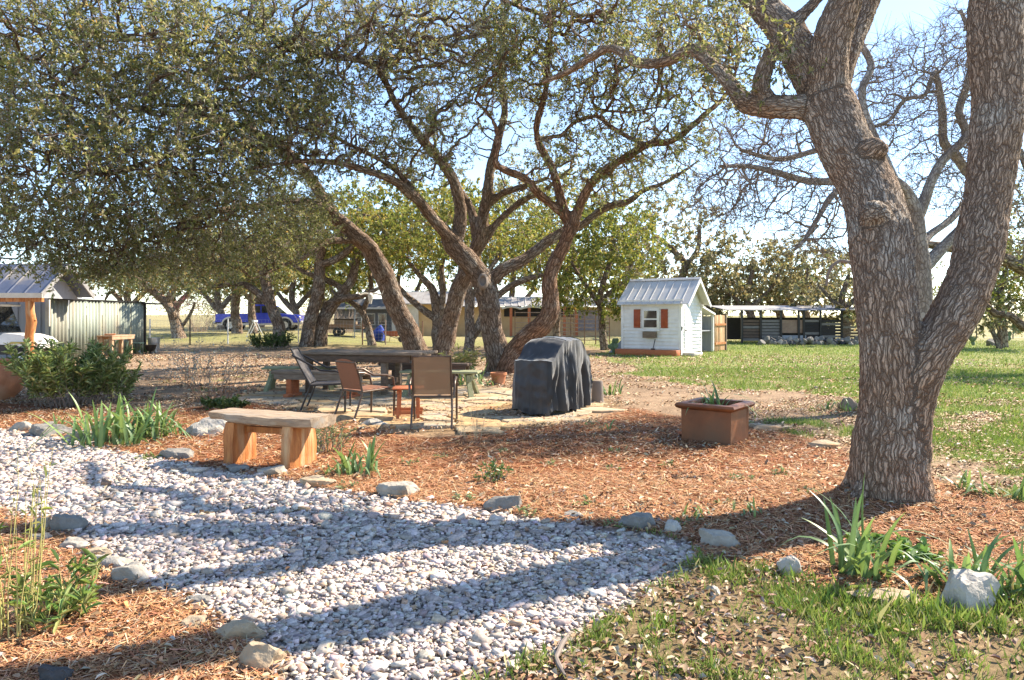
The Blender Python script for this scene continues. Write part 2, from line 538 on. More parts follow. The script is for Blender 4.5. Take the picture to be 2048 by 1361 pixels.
m, nt, b = new_mat('earth')
a = N(nt, 'ShaderNodeAttribute', attribute_name='tint')
tc = N(nt, 'ShaderNodeTexCoord')
n1 = N(nt, 'ShaderNodeTexNoise'); n1.inputs['Scale'].default_value = 26; n1.inputs['Detail'].default_value = 9; n1.inputs['Roughness'].default_value = 0.72
nt.links.new(tc.outputs['Object'], n1.inputs[0])
n2 = N(nt, 'ShaderNodeTexNoise'); n2.inputs['Scale'].default_value = 3.1; n2.inputs['Detail'].default_value = 8; n2.inputs['Roughness'].default_value = 0.7
nt.links.new(tc.outputs['Object'], n2.inputs[0])
f1 = ramp(nt, n1.outputs[0], [(0.30, (0.45, 0.42, 0.40)), (0.5, (1.0, 1.0, 1.0)), (0.68, (1.45, 1.42, 1.38))])
f2 = ramp(nt, n2.outputs[0], [(0.32, (0.72, 0.70, 0.68)), (0.68, (1.22, 1.22, 1.2))])
c = mixc(nt, 1.0, a.outputs['Color'], f1, 'MULTIPLY'); c = mixc(nt, 1.0, c, f2, 'MULTIPLY')
nt.links.new(c, b.inputs['Base Color']); b.inputs['Roughness'].default_value = 0.95; b.inputs['Specular IOR Level'].default_value = 0.1
bump(nt, b, n1.outputs[0], 0.7, 0.03)
me = np_mesh('ground', np.stack([fx, fy, gz], 1), gfaces, tint, smooth=True)
tag(link_mesh('ground', me, m), kind='structure')

# ------------------------------------------------------------------ stone and plant pieces to scatter
def ico(sub=0):
    bm = bmesh.new(); bmesh.ops.create_icosphere(bm, subdivisions=sub + 1, radius=1)
    v = np.array([x.co[:] for x in bm.verts]); f = np.array([[q.index for q in x.verts] for x in bm.faces]); bm.free()
    return v, f
ICO_V, ICO_F = ico(0)
CUBE_V = np.array([[x, y, z] for z in (-.62, .62) for x, y in ((-1, -.72), (.8, -.85), (1, .7), (-.75, .9))], float)
CUBE_F = np.array([[0, 3, 2, 1], [4, 5, 6, 7], [0, 1, 5, 4], [1, 2, 6, 5], [2, 3, 7, 6], [3, 0, 4, 7]])
OCT_V = np.array([[1, 0, 0], [0, 1, 0], [-1, 0, 0], [0, -1, 0], [0, 0, 1], [0, 0, -1]], float)
OCT_F = np.array([[0, 1, 4], [1, 2, 4], [2, 3, 4], [3, 0, 4], [1, 0, 5], [2, 1, 5], [3, 2, 5], [0, 3, 5]])
LEAF_V = np.array([[0, 0, 0], [-0.5, 0.3, 0.13], [-0.42, 0.72, 0.09], [0, 1, -0.08], [0.42, 0.72, 0.09], [0.5, 0.3, 0.13]], float)
LEAF_F = np.array([[0, 1, 2, 3], [0, 3, 4, 5]])[:, ::-1]
DIA_V = np.array([[0, 0, 0], [-0.5, 0.45, 0.12], [0, 1, -0.05], [0.5, 0.45, 0.12]], float)
DIA_F = np.array([[0, 2, 1], [0, 3, 2]])
BLADE_V = np.array([[-0.5, 0, 0], [0.5, 0, 0], [0.42, 0.12, 0.55], [0.0, 0.42, 1.0]], float)
BLADE_F = np.array([[0, 1, 2, 3]])
STRAW_V = np.array([[-0.5, -0.5, 0], [0.5, -0.5, 0], [1.6, 0.5, 0.08], [0.6, 0.5, 0.08]], float)
STRAW_F = np.array([[0, 1, 2, 3]])

def sample(n, x0, x1, y0, y1):
    return RNG.uniform(x0, x1, n), RNG.uniform(y0, y1, n)

def view_keep(x, y, margin=0.12):
    px = x / y * FPX
    return (np.abs(px) < 1024 * (1 + margin) + 120)

# gravel: loose stones over the path
def gravel():
    V, F, T, off = [], [], [], 0
    for (y0, y1, dens, rr) in ((2.3, 4.6, 4000, 0.0098), (4.6, 9.5, 1750, 0.0134)):
        A = (9.0 if y0 > 3 else 6.5) * (y1 - y0)
        x, y = sample(int(dens * A), -7.0 if y0 > 3 else -4.8, 2.0 if y0 > 3 else 1.7, y0, y1)
        k = view_keep(x, y); x, y = x[k], y[k]
        d = poly_dist(GRAVEL, x + 0.08 * (fbm(x, y, 4, 3) - 0.5), y + 0.16 * (fbm(x, y, 4, 8) - 0.5))
        keep = RNG.uniform(0, 1, len(x)) < np.where(d > 0.06, 1.0, np.where(d > -0.10, 0.30 + 0.9 * np.maximum(d, -0.1) * 3, 0.012 * (d > -0.9)))
        x, y = x[keep], y[keep]; n = len(x)
        r = rr * np.exp(RNG.normal(0, 0.42, n))
        s = np.stack([r * RNG.uniform(0.95, 1.5, n), r * RNG.uniform(0.7, 1.1, n), r * RNG.uniform(0.42, 0.75, n)], 1)
        z = ground_z(x, y) - 0.014 + RNG.uniform(0, 0.014, n) + r * 0.3
        t = mixcols(n, [(0.58, 0.49, 0.425), (0.68, 0.60, 0.53), (0.45, 0.37, 0.32), (0.57, 0.42, 0.30), (0.33, 0.28, 0.255), (0.42, 0.26, 0.16)],
                    [36, 28, 20, 9, 5, 2], 0.12)
        bv, bf = CUBE_V * 0.92, CUBE_F
        v, f, tt = scatter_shape(bv, bf, np.stack([x, y, z], 1), rand_rot(n, 0.32), s, t, jitter=0.26)
        V.append(v); F.append(f + off); T.append(tt); off += len(v)
    me = np_mesh('gravel', np.concatenate(V), np.concatenate(F), np.concatenate(T))
    tag(link_mesh('gravel', me, tint_mat('gravel_stone', 0.85, 0.3, grain=60)), 'pale crushed limestone gravel covering the path', 'gravel', kind='stuff')
gravel()

# shredded bark and pine straw over the beds
def straw():
    V, F, T, off = [], [], [], 0
    for (x0, x1, y0, y1, n, L) in ((-3.6, 3.8, 2.4, 4.4, 34000, 0.055), (-6, 6.5, 4.4, 6.6, 46000, 0.065), (-9, 7, 6.6, 11.0, 34000, 0.090)):
        x, y = sample(n * 3, x0, x1, y0, y1)
        _, mu, _, _ = zones(x, y)
        k = (RNG.uniform(0, 1, len(x)) < mu ** 1.5) & view_keep(x, y)
        x, y = x[k][:n], y[k][:n]; q = len(x)
        clump = fbm(x, y, 6, 77)
        l = L * np.exp(RNG.normal(0, 0.4, q)); w = RNG.uniform(0.0018, 0.0042, q) * (1 + 0.08 * y)
        chip = RNG.uniform(0, 1, q) < 0.03
        w = np.where(chip, w * 3.2, w)
        s = np.stack([w, l, l], 1)
        z = ground_z(x, y) + 0.004 + 0.026 * clump * RNG.uniform(0, 1, q)
        t = mixcols(q, [(0.42, 0.20, 0.09), (0.52, 0.285, 0.14), (0.30, 0.125, 0.055), (0.58, 0.41, 0.245), (0.16, 0.066, 0.034)], [32, 27, 19, 15, 7], 0.2)
        v, f, tt = scatter_shape(STRAW_V, STRAW_F, np.stack([x, y, z], 1), rand_rot(q, 0.22), s, t)
        V.append(v); F.append(f + off); T.append(tt); off += len(v)
    me = np_mesh('mulch', np.concatenate(V), np.concatenate(F), np.concatenate(T))
    tag(link_mesh('mulch', me, tint_mat('mulch_fibre', 0.9)), 'red brown shredded bark mulch spread over the beds', 'mulch', kind='stuff')
straw()

# fallen oak leaves
def litter():
    V, F, T, off = [], [], [], 0
    for (x0, x1, y0, y1, n, L) in ((-3.8, 4, 2.4, 5.4, 7500, 0.040), (-9, 11, 5.4, 12.5, 30000, 0.055), (-16, 16, 12.5, 27, 24000, 0.090)):
        x, y = sample(n * 4, x0, x1, y0, y1)
        g, mu, p, gr = zones(x, y)
        pr = np.clip(1.0 - 0.62 * gr - 0.985 * g - 0.80 * mu - 0.84 * p, 0.012, 1) * np.maximum(sstep(0.30, 0.62, fbm(x, y, 1.1, 61)), 0.55 * (y < 5.2))
        k = (RNG.uniform(0, 1, len(x)) < pr) & view_keep(x, y)
        x, y = x[k][:n], y[k][:n]; q = len(x)
        l = L * RNG.uniform(0.7, 1.3, q); w = l * RNG.uniform(0.35, 0.6, q)
        z = ground_z(x, y) + RNG.uniform(0.006, 0.03, q)
        t = mixcols(q, [(0.36, 0.25, 0.155), (0.46, 0.36, 0.245), (0.24, 0.14, 0.08), (0.52, 0.44, 0.33), (0.33, 0.19, 0.10)], [34, 24, 24, 7, 11], 0.18)
        bv, bf = (LEAF_V, LEAF_F) if y0 < 4 else (LEAF_V[[0, 1, 3, 4]], np.array([[0, 3, 2, 1]]))
        v, f, tt = scatter_shape(bv, bf, np.stack([x, y, z], 1), rand_rot(q, 0.4), np.stack([w, l, l * RNG.uniform(0.6, 2.2, q)], 1), t)
        V.append(v); F.append(f + off); T.append(tt); off += len(v)
    me = np_mesh('leaf_litter', np.concatenate(V), np.concatenate(F), np.concatenate(T))
    tag(link_mesh('leaf_litter', me, tint_mat('dead_leaf', 0.8)), 'dry tan oak leaves strewn over the ground', 'leaf litter', kind='stuff')
litter()

# grass: tufts near, short turf further off
def grass():
    V, F, T, off = [], [], [], 0
    for (x0, x1, y0, y1, n, H, W, tuft) in ((-0.6, 3.6, 2.4, 5.2, 60000, 0.042, 0.0026, 1), (-1, 9, 5.2, 10, 40000, 0.042, 0.0050, 0),
                                            (0, 17, 10, 20, 52000, 0.05, 0.011, 0), (-2, 34, 20, 42, 40000, 0.06, 0.022, 0), (-16, 0, 10, 30, 12000, 0.055, 0.014, 0)):
        x, y = sample(n * 3, x0, x1, y0, y1)
        _, _, _, gr = zones(x, y)
        if tuft:
            tf = 0.55 * vnoise(x, y, 9.0, 91) + 0.45 * vnoise(x, y, 3.2, 17)
            gr = np.maximum(gr, 0.6 * (poly_dist(GRAVEL, x, y) < -0.05)) * (0.08 + 0.92 * sstep(0.42, 0.62, tf))
            gr = gr * (poly_dist(MULCH1, x, y) < 0.03)
        k = (RNG.uniform(0, 1, len(x)) < gr) & view_keep(x, y)
        x, y = x[k][:n], y[k][:n]; q = len(x)
        h = H * np.exp(RNG.normal(0, 0.35, q)) * (0.7 + 0.7 * fbm(x, y, 1.3, 17)); w = W * RNG.uniform(0.7, 1.3, q)
        z = ground_z(x, y) - 0.004
        t = mixcols(q, [(0.20, 0.285, 0.055), (0.28, 0.345, 0.085), (0.13, 0.21, 0.04), (0.45, 0.40, 0.20)], [38, 30, 20, 12], 0.15)
        v, f, tt = scatter_shape(BLADE_V, BLADE_F, np.stack([x, y, z], 1), rand_rot(q, 0.45), np.stack([w, h, h], 1), t)
        V.append(v); F.append(f + off); T.append(tt); off += len(v)
    me = np_mesh('grass', np.concatenate(V), np.concatenate(F), np.concatenate(T))
    tag(link_mesh('grass', me, leaf_mat('grass_blade', rough=0.6, trans=0.3)), 'short patchy green winter grass of the lawn', 'grass', kind='stuff')
grass()

# ------------------------------------------------------------------ patio of irregular flagstones
def patio():
    cx = [p[0] for p in PATIO]; cy = [p[1] for p in PATIO]
    root = MB()
    zc = 0.02
    pts3 = [(p[0], p[1], float(ground_z(*p)) - 0.02) for p in PATIO]
    me = bpy.data.meshes.new('patio'); me.from_pydata(pts3, [], [tuple(range(len(pts3)))])
    root = link_mesh('patio', me, mat('patio_sand', (0.40, 0.27, 0.15), (0.25, 0.15, 0.08), 9, 0.95))
    tag(root, kind='structure')
    tones = [mat('flagstone_%d' % i, c, tuple(v * 0.62 for v in c), 5, 0.9, bump_s=0.5, bump_d=0.02, spots=s) for i, (c, s) in enumerate((
        ((0.50, 0.37, 0.21), (0.30, 0.19, 0.10)), ((0.55, 0.43, 0.27), (0.34, 0.25, 0.16)), ((0.44, 0.34, 0.22), (0.30, 0.27, 0.22)), ((0.52, 0.35, 0.17), (0.36, 0.20, 0.09))))]
    sx, sy = 0.62, 0.52
    nx, ny = int((max(cx) - min(cx)) / sx) + 3, int((max(cy) - min(cy)) / sy) + 3
    rr = random.Random(4)
    node = {(i, j): (min(cx) + (i - 1 + 0.5 * (j % 2)) * sx + rr.uniform(-0.2, 0.2), min(cy) + (j - 1) * sy + rr.uniform(-0.17, 0.17)) for i in range(nx + 1) for j in range(ny + 1)}
    for j in range(ny):
        for i in range(nx):
            q = [node[i, j], node[i + 1, j], node[i + 1, j + 1], node[i, j + 1]]
            mx = sum(p[0] for p in q) / 4; my = sum(p[1] for p in q) / 4
            if poly_dist(PATIO, np.array([mx]), np.array([my]))[0] < 0.05 or rr.random() < 0.08:
                continue
            ring = []
            for e in range(4):
                ax, ay = q[e]; bx, by = q[(e + 1) % 4]
                for t in (0.12, 0.37, 0.63, 0.88):
                    x = ax + (bx - ax) * t + rr.uniform(-0.03, 0.03); y = ay + (by - ay) * t + rr.uniform(-0.025, 0.025)
                    ring.append((mx + (x - mx) * 0.93, my + (y - my) * 0.93))
            tx, ty = rr.uniform(-0.02, 0.02), rr.uniform(-0.02, 0.02)
            zt = float(ground_z(mx, my)) + 0.012 + rr.uniform(0, 0.014)
            k = len(ring)
            vs = [(x - mx, y - my, -0.05) for x, y in ring] + [(x - mx, y - my, (x - mx) * tx + (y - my) * ty - 0.008) for x, y in ring] + \
                 [((x - mx) * 0.96, (y - my) * 0.96, (x - mx) * tx + (y - my) * ty) for x, y in ring]
            fs = [(a, (a + 1) % k, k + (a + 1) % k, k + a) for a in range(k)] + [(k + a, k + (a + 1) % k, 2 * k + (a + 1) % k, 2 * k + a) for a in range(k)] + [tuple(range(2 * k, 3 * k))]
            MB().add(vs, fs).build('flagstone', rr.choice(tones), root, (mx, my, zt), fix=False)
patio()

# ------------------------------------------------------------------ limestone rocks
def rock_mesh(name, w, d, h, seed, flat=0.0, m=None, sub=4):
    bm = bmesh.new(); bmesh.ops.create_icosphere(bm, subdivisions=sub, radius=1)
    rr = random.Random(seed)
    planes = []
    for _ in range(13):
        n = Vector((rr.gauss(0, 1), rr.gauss(0, 1), rr.gauss(0, 0.75))).normalized()
        planes.append((n, rr.uniform(0.50, 0.86)))
    planes.append((Vector((rr.uniform(-0.15, 0.15), rr.uniform(-0.15, 0.15), 1)).normalized(), 1 - max(flat, 0.18)))
    off = Vector((seed * 3.1, seed * 1.7, 0))
    for v in bm.verts:
        p = v.co.copy()
        for n, k in planes:
            e = p.dot(n) - k
            if e > 0: p -= n * e * 0.97
        q = p * 1.12
        p = q * (1 + 0.20 * mnoise.noise(q * 1.5 + off) + 0.09 * mnoise.noise(q * 4 + off) + 0.05 * mnoise.noise(q * 9 + off))
        v.co = Vector((p.x * w / 2, p.y * d / 2, p.z * h))
    me = bpy.data.meshes.new(name); bm.to_mesh(me); bm.free()
    for p in me.polygons: p.use_smooth = True
    me.set_sharp_from_angle(angle=R(24))
    if m: me.materials.append(m)
    return me

LIME = mat('limestone', (0.42, 0.38, 0.315), (0.25, 0.22, 0.175), 7, 0.92, bump_s=0.6, bump_d=0.02, spots=(0.24, 0.20, 0.15))
LIME_W = mat('limestone_white', (0.50, 0.46, 0.395), (0.31, 0.28, 0.235), 9, 0.92, bump_s=0.6, bump_d=0.02, spots=(0.50, 0.43, 0.33))
LIME_T = mat('limestone_tan', (0.44, 0.35, 0.235), (0.28, 0.205, 0.13), 7, 0.92, bump_s=0.6, bump_d=0.02, spots=(0.40, 0.24, 0.12))
LIME_G = mat('limestone_grey', (0.27, 0.25, 0.22), (0.15, 0.14, 0.12), 8, 0.92, bump_s=0.6, bump_d=0.02, spots=(0.16, 0.15, 0.13))
DARKR = mat('dark_stone', (0.075, 0.072, 0.072), (0.04, 0.039, 0.04), 8, 0.8, bump_s=0.4)
ROCKS = [  # photograph x, base y, width px, visible height px, depth ratio, flatness, material, label
    (508, 1345, 112, 50, 0.75, 0.15, LIME_T, 'smooth tan oval rock at the corner where gravel meets lower mulch bed'),
    (95, 1372, 78, 34, 0.8, 0.1, DARKR, 'dark charcoal rounded stone lying in the orange mulch'),
    (468, 1280, 108, 42, 0.6, 0.3, LIME_T, 'jagged cream rock with a notch on the gravel edge'),
    (385, 1258, 76, 24, 0.6, 0.4, LIME_T, 'flat cream slab half buried in the lower mulch'),
    (390, 1212, 56, 18, 0.7, 0.3, LIME_G, 'small grey stone sunk among gravel beside the lower mulch bed'),
    (252, 1165, 110, 36, 0.55, 0.35, LIME, 'long pale edging rock with a tapering tail in the lower row'),
    (212, 1135, 100, 24, 0.5, 0.4, LIME, 'thin grey edging slab between two pale rocks of the lower row'),
    (190, 1112, 64, 18, 0.6, 0.4, LIME_T, 'small cream slab in the lower edging row'),
    (142, 1098, 70, 20, 0.6, 0.3, LIME, 'flat pale stone just below the rounded grey boulder'),
    (124, 1064, 66, 44, 0.8, 0.1, LIME_G, 'rounded grey boulder standing up beside the shaded gravel'),
    (74, 1060, 52, 22, 0.7, 0.2, LIME_T, 'low tan stone touching the rounded grey boulder'),
    (78, 1082, 46, 18, 0.7, 0.2, LIME_G, 'low grey stone in front of the rounded boulder'),
    (35, 862, 46, 18, 0.8, 0.2, LIME, 'small pale rock on the far gravel edge below the terracotta pot'),
    (86, 872, 78, 26, 0.7, 0.3, LIME_G, 'broad grey rock on the far gravel edge by the oleander'),
    (148, 882, 62, 20, 0.7, 0.3, LIME, 'low pale rock beside the big iris clump'),
    (345, 918, 66, 20, 0.7, 0.3, LIME_G, 'grey rock with moss beside it on the far gravel edge'),
    (470, 944, 52, 13, 0.7, 0.3, LIME_G, 'low grey stone under the left leg of the log bench'),
    (545, 952, 80, 26, 0.6, 0.5, LIME, 'flat topped limestone rock in front of the log bench'),
    (630, 974, 92, 20, 0.6, 0.5, LIME_T, 'thin tan slab beside the iris near the log bench'),
    (797, 991, 90, 38, 0.6, 0.55, LIME, 'thick squared limestone block with a flat top on the gravel edge'),
    (1016, 1022, 84, 30, 0.6, 0.25, LIME_G, 'grey mossy rock between mulch and gravel'),
    (1150, 1036, 42, 13, 0.7, 0.2, LIME, 'small flat pale stone sunk in the mulch edge'),
    (1284, 1058, 82, 32, 0.6, 0.3, LIME_G, 'grey wedge shaped rock near the gravel tip'),
    (1345, 1066, 36, 24, 0.9, 0.1, LIME_W, 'small white stone next to the grey wedge shaped rock'),
    (1445, 1098, 88, 42, 0.6, 0.45, LIME, 'flat pale rock alone at the tip of the gravel'),
    (1588, 1152, 50, 42, 0.9, 0.05, LIME_W, 'round white rock in the mulch edge by the tall iris'),
    (1782, 1214, 200, 32, 0.4, 0.5, LIME_T, 'long flat tan slab edging the mulch below the big oak'),
    (1962, 1228, 122, 74, 0.75, 0.15, LIME_W, 'large white limestone boulder among the iris leaves'),
    (1545, 862, 104, 16, 0.6, 0.6, LIME_T, 'thin tan stepping slab behind the square planter'),
    (1656, 897, 82, 20, 0.6, 0.6, LIME_T, 'pale stepping slab between the square planter and big oak'),
    (405, 872, 80, 38, 0.8, 0.2, LIME_W, 'bleached white pitted rock behind the log bench'),
    (1433, 1192, 26, 15, 0.9, 0.1, LIME_W, 'fist sized white stone lying in the foreground grass'),
    (745, 853, 62, 16, 0.7, 0.3, LIME, 'pale rock at the patio edge under the wicker chair'),
]
for i, (px, py, w, h, dr, fl, mt, lab) in enumerate(ROCKS):
    g0 = G(px, py); s = g0.y / FPX
    W, H = w * s, h * s
    o = link_mesh('rock', rock_mesh('rock', W * 0.98, W * dr * 1.0, H * 0.86, 11 + i * 7, fl, mt), None)
    o.location = on_ground(g0.x, g0.y + W * dr * 0.35, H * 0.08); o.rotation_euler = (0, 0, random.uniform(-0.25, 0.25))
    tag(o, lab, 'rock', 'limestone rocks edging the beds')
# ------------------------------------------------------------------ trees
def W(p):
    """limb point: (px, py, depth, radius px) or ('w', x, y, z, radius m)"""
    if p[0] == 'w':
        return Vector(p[1:4]), p[4]
    return P(p[0], p[1], p[2] * DS), p[3] / FPX * p[2] * DS
DS = 1.0          # stretches the rough depths noted for a group of trees to the distance of their feet

def limb_path(pts, step=0.12, wob=0.25, seed=0):
    c = [W(p) for p in pts]
    out = []
    for i in range(len(c) - 1):
        p0, p1, p2, p3 = c[max(i - 1, 0)][0], c[i][0], c[i + 1][0], c[min(i + 2, len(c) - 1)][0]
        r1, r2 = c[i][1], c[i + 1][1]
        n = max(2, int((p2 - p1).length / max(step, 0.35 * min(r1, r2))))
        for k in range(n):
            t = k / n
            q = 0.5 * ((2 * p1) + (p2 - p0) * t + (2 * p0 - 5 * p1 + 4 * p2 - p3) * t * t + (3 * p1 - p0 - 3 * p2 + p3) * t ** 3)
            out.append((q, r1 + (r2 - r1) * t))
    out.append(c[-1])
    res = []
    for k, (q, r) in enumerate(out):
        s = seed * 5.7
        w = mnoise.noise_vector(q * 1.3 + Vector((s, s, s))) * r * wob
        res.append((q + w, r * (1 + 0.10 * mnoise.noise(q * 2.1 + Vector((s, 0, 0))))))
    return res

def ring_tube(path, rad, sides, seed=0.0, lump=0.0):
    n = len(path)
    Pn = np.array([p[:] for p in path]); rad = np.array(rad)
    T = np.gradient(Pn, axis=0); T /= np.linalg.norm(T, axis=1)[:, None] + 1e-9
    s = np.concatenate([[0], np.cumsum(np.linalg.norm(np.diff(Pn, axis=0), axis=1))])
    ref = np.array([0, 0, 1.0]) if abs(T[0, 2]) < 0.9 else np.array([1.0, 0, 0])
    x = np.cross(T[0], ref); x /= np.linalg.norm(x)
    NX = np.zeros((n, 3)); NY = np.zeros((n, 3))
    for i in range(n):
        x = x - T[i] * x.dot(T[i]); x /= np.linalg.norm(x) + 1e-9
        NX[i] = x; NY[i] = np.cross(T[i], x)
    a = np.arange(sides) * 2 * np.pi / sides
    ca, sa = np.cos(a), np.sin(a)
    rr = np.broadcast_to(rad[:, None], (n, sides)).copy()
    if lump:
        for k, am in ((2, 0.5), (3, 0.35), (5, 0.25)):
            rr *= 1 + lump * am * np.sin(k * a[None] + seed * k + 1.3 * np.sin(s[:, None] * (0.7 + 0.3 * k) + seed))
    v = Pn[:, None] + (NX[:, None] * ca[None, :, None] + NY[:, None] * sa[None, :, None]) * rr[:, :, None]
    bc = np.stack([ca[None] * rr, sa[None] * rr, np.broadcast_to(s[:, None], (n, sides))], 2) + seed * 3.7
    i = np.arange(n - 1)[:, None] * sides; k = np.arange(sides)[None]; k2 = (k + 1) % sides
    f = np.stack([i + k, i + k2, i + sides + k2, i + sides + k], 2).reshape(-1, 4)
    return v.reshape(-1, 3), f, bc.reshape(-1, 3), (Pn, NX, NY, T, s, rad)

class Acc:
    def __init__(s): s.v, s.f, s.b, s.n = [], [], [], 0
    def add(s, v, f, b):
        s.v.append(v); s.f.append(f + s.n); s.b.append(b); s.n += len(v)
    def mesh(s, name):
        return np_mesh(name, np.concatenate(s.v), np.concatenate(s.f), None, True, {'barkco': np.concatenate(s.b)})

def worley_edge(p, seed=0):
    """distance between the two nearest cell points: 0 in the cracks"""
    ip = np.floor(p).astype(np.int64); f1 = np.full(len(p), 9.0); f2 = f1.copy()
    for dx in (-1, 0, 1):
        for dy in (-1, 0, 1):
            for dz in (-1, 0, 1):
                c = ip + np.array([dx, dy, dz])
                h = (c[:, 0] * 73856093 ^ c[:, 1] * 19349663 ^ c[:, 2] * 83492791) & 0x7fffffff
                j = np.stack([((h * k) >> 7) % 1024 / 1024.0 for k in (7919, 104729, 1299709)], 1)
                d = np.linalg.norm(c + j - p, axis=1)
                n2 = np.minimum(np.maximum(f1, d), f2); f1 = np.minimum(f1, d); f2 = n2
    return f2 - f1

def remesh(me, voxel, smooth=4):
    o = bpy.data.objects.new('work', me); COL.objects.link(o)
    md = o.modifiers.new('r', 'REMESH'); md.mode = 'VOXEL'; md.voxel_size = voxel; md.use_smooth_shade = True
    sm = o.modifiers.new('s', 'SMOOTH'); sm.iterations = smooth; sm.factor = 0.5
    dg = bpy.context.evaluated_depsgraph_get()
    out = bpy.data.meshes.new_from_object(o.evaluated_get(dg))
    bpy.data.objects.remove(o)
    return out

def trunk_mesh(limbs, sides=14, voxel=0.0, relief=0.0, lump=0.12, rscale=(25, 25, 8), n_main=None):
    acc = Acc(); frames = []; paths = []
    for i, L in enumerate(limbs):
        p = limb_path(L, seed=i + len(limbs))
        paths.append(p)
        v, f, b, fr = ring_tube([q for q, _ in p], [r for _, r in p], sides, seed=i * 1.7 + 0.3, lump=lump)
        if voxel:   # close the ends for the voxel step
            n = len(v); v = np.concatenate([v, fr[0][:1], fr[0][-1:]]); b = np.concatenate([b, b[:1], b[-1:]])
            k = np.arange(sides); k2 = (k + 1) % sides
            f = np.concatenate([f, np.stack([k2, k, np.full(sides, n), np.full(sides, n)], 1), np.stack([n - 2 + 0 * k - sides + 2 + k, n - sides + k2, np.full(sides, n + 1), np.full(sides, n + 1)], 1)])
        acc.add(v, f, b); frames.append(fr)
    if not voxel:
        return acc.mesh('trunk'), paths
    vv = np.concatenate(acc.v); ff = np.concatenate(acc.f)
    me = bpy.data.meshes.new('raw')
    me.from_pydata(vv.tolist(), [], [tuple(dict.fromkeys(r)) for r in ff.tolist()])
    out = remesh(me, voxel)
    nv = len(out.vertices); co = np.empty(nv * 3, np.float32); out.vertices.foreach_get('co', co); co = co.reshape(-1, 3).astype(float)
    frames = frames[:n_main]      # root buttresses take the bark of the stem above them
    Pn = np.concatenate([f[0] for f in frames]); NX = np.concatenate([f[1] for f in frames]); NY = np.concatenate([f[2] for f in frames])
    T = np.concatenate([f[3] for f in frames]); S = np.concatenate([f[4] + i * 4.1 for i, f in enumerate(frames)]); RR = np.concatenate([f[5] for f in frames])
    bc = np.zeros((nv, 3))
    for a in range(0, nv, 4000):
        c = co[a:a + 4000]
        d = np.linalg.norm(c[:, None] - Pn[None], axis=2) / (RR[None] + 0.02)
        j = d.argmin(1); q = c - Pn[j]
        bc[a:a + 4000] = np.stack([(q * NX[j]).sum(1), (q * NY[j]).sum(1), S[j] + (q * T[j]).sum(1)], 1)
    if relief:
        no = np.empty(nv * 3, np.float32); out.vertices.foreach_get('normal', no); no = no.reshape(-1, 3)
        wob = np.stack([fbm(bc[:, 0] * 14 + bc[:, 1] * 11, bc[:, 2] * 7 + bc[:, 1] * 4, 1.0, s) for s in (1, 2, 3)], 1) - 0.5
        wob[:, 2] *= 2.0
        e = worley_edge((bc + wob * 0.085) * np.array(rscale))
        e2 = worley_edge((bc + wob * 0.05 + 3.3) * np.array(rscale) * np.array([0.62, 0.62, 0.75]))
        e = np.minimum(e, e2 * 1.25)
        hh = sstep(0.0, 0.30, e)
        h = hh - 0.6 + 0.3 * (wob[:, 0])
        big = fbm(bc[:, 0] * 3 + bc[:, 1] * 3, bc[:, 2] * 2, 1.0, 9) - 0.5
        co = co + no * (h * relief + big * relief * 1.6)[:, None]
        out.vertices.foreach_set('co', co.astype(np.float32).ravel())
    if relief:
        ah = out.attributes.new('barkh', 'FLOAT', 'POINT'); ah.data.foreach_set('value', hh.astype(np.float32))
    at = out.attributes.new('barkco', 'FLOAT_VECTOR', 'POINT'); at.data.foreach_set('vector', bc.astype(np.float32).ravel())
    out.name = 'trunk'; out.update()
    return out, paths

def ell(px, py, d, rx, ry, rd, n):
    d = d * DS
    return (P(px, py, d), Vector((rx / FPX * d, rd * DS, ry / FPX * d)), n)

def attractors(ells):
    out = []
    for c, r, n in ells:
        u = RNG.normal(size=(n, 3)); u /= np.linalg.norm(u, axis=1)[:, None]
        out.append(np.array(c[:]) + u * (RNG.uniform(0, 1, (n, 1)) ** 0.42) * np.array(r[:]))
    return np.concatenate(out)

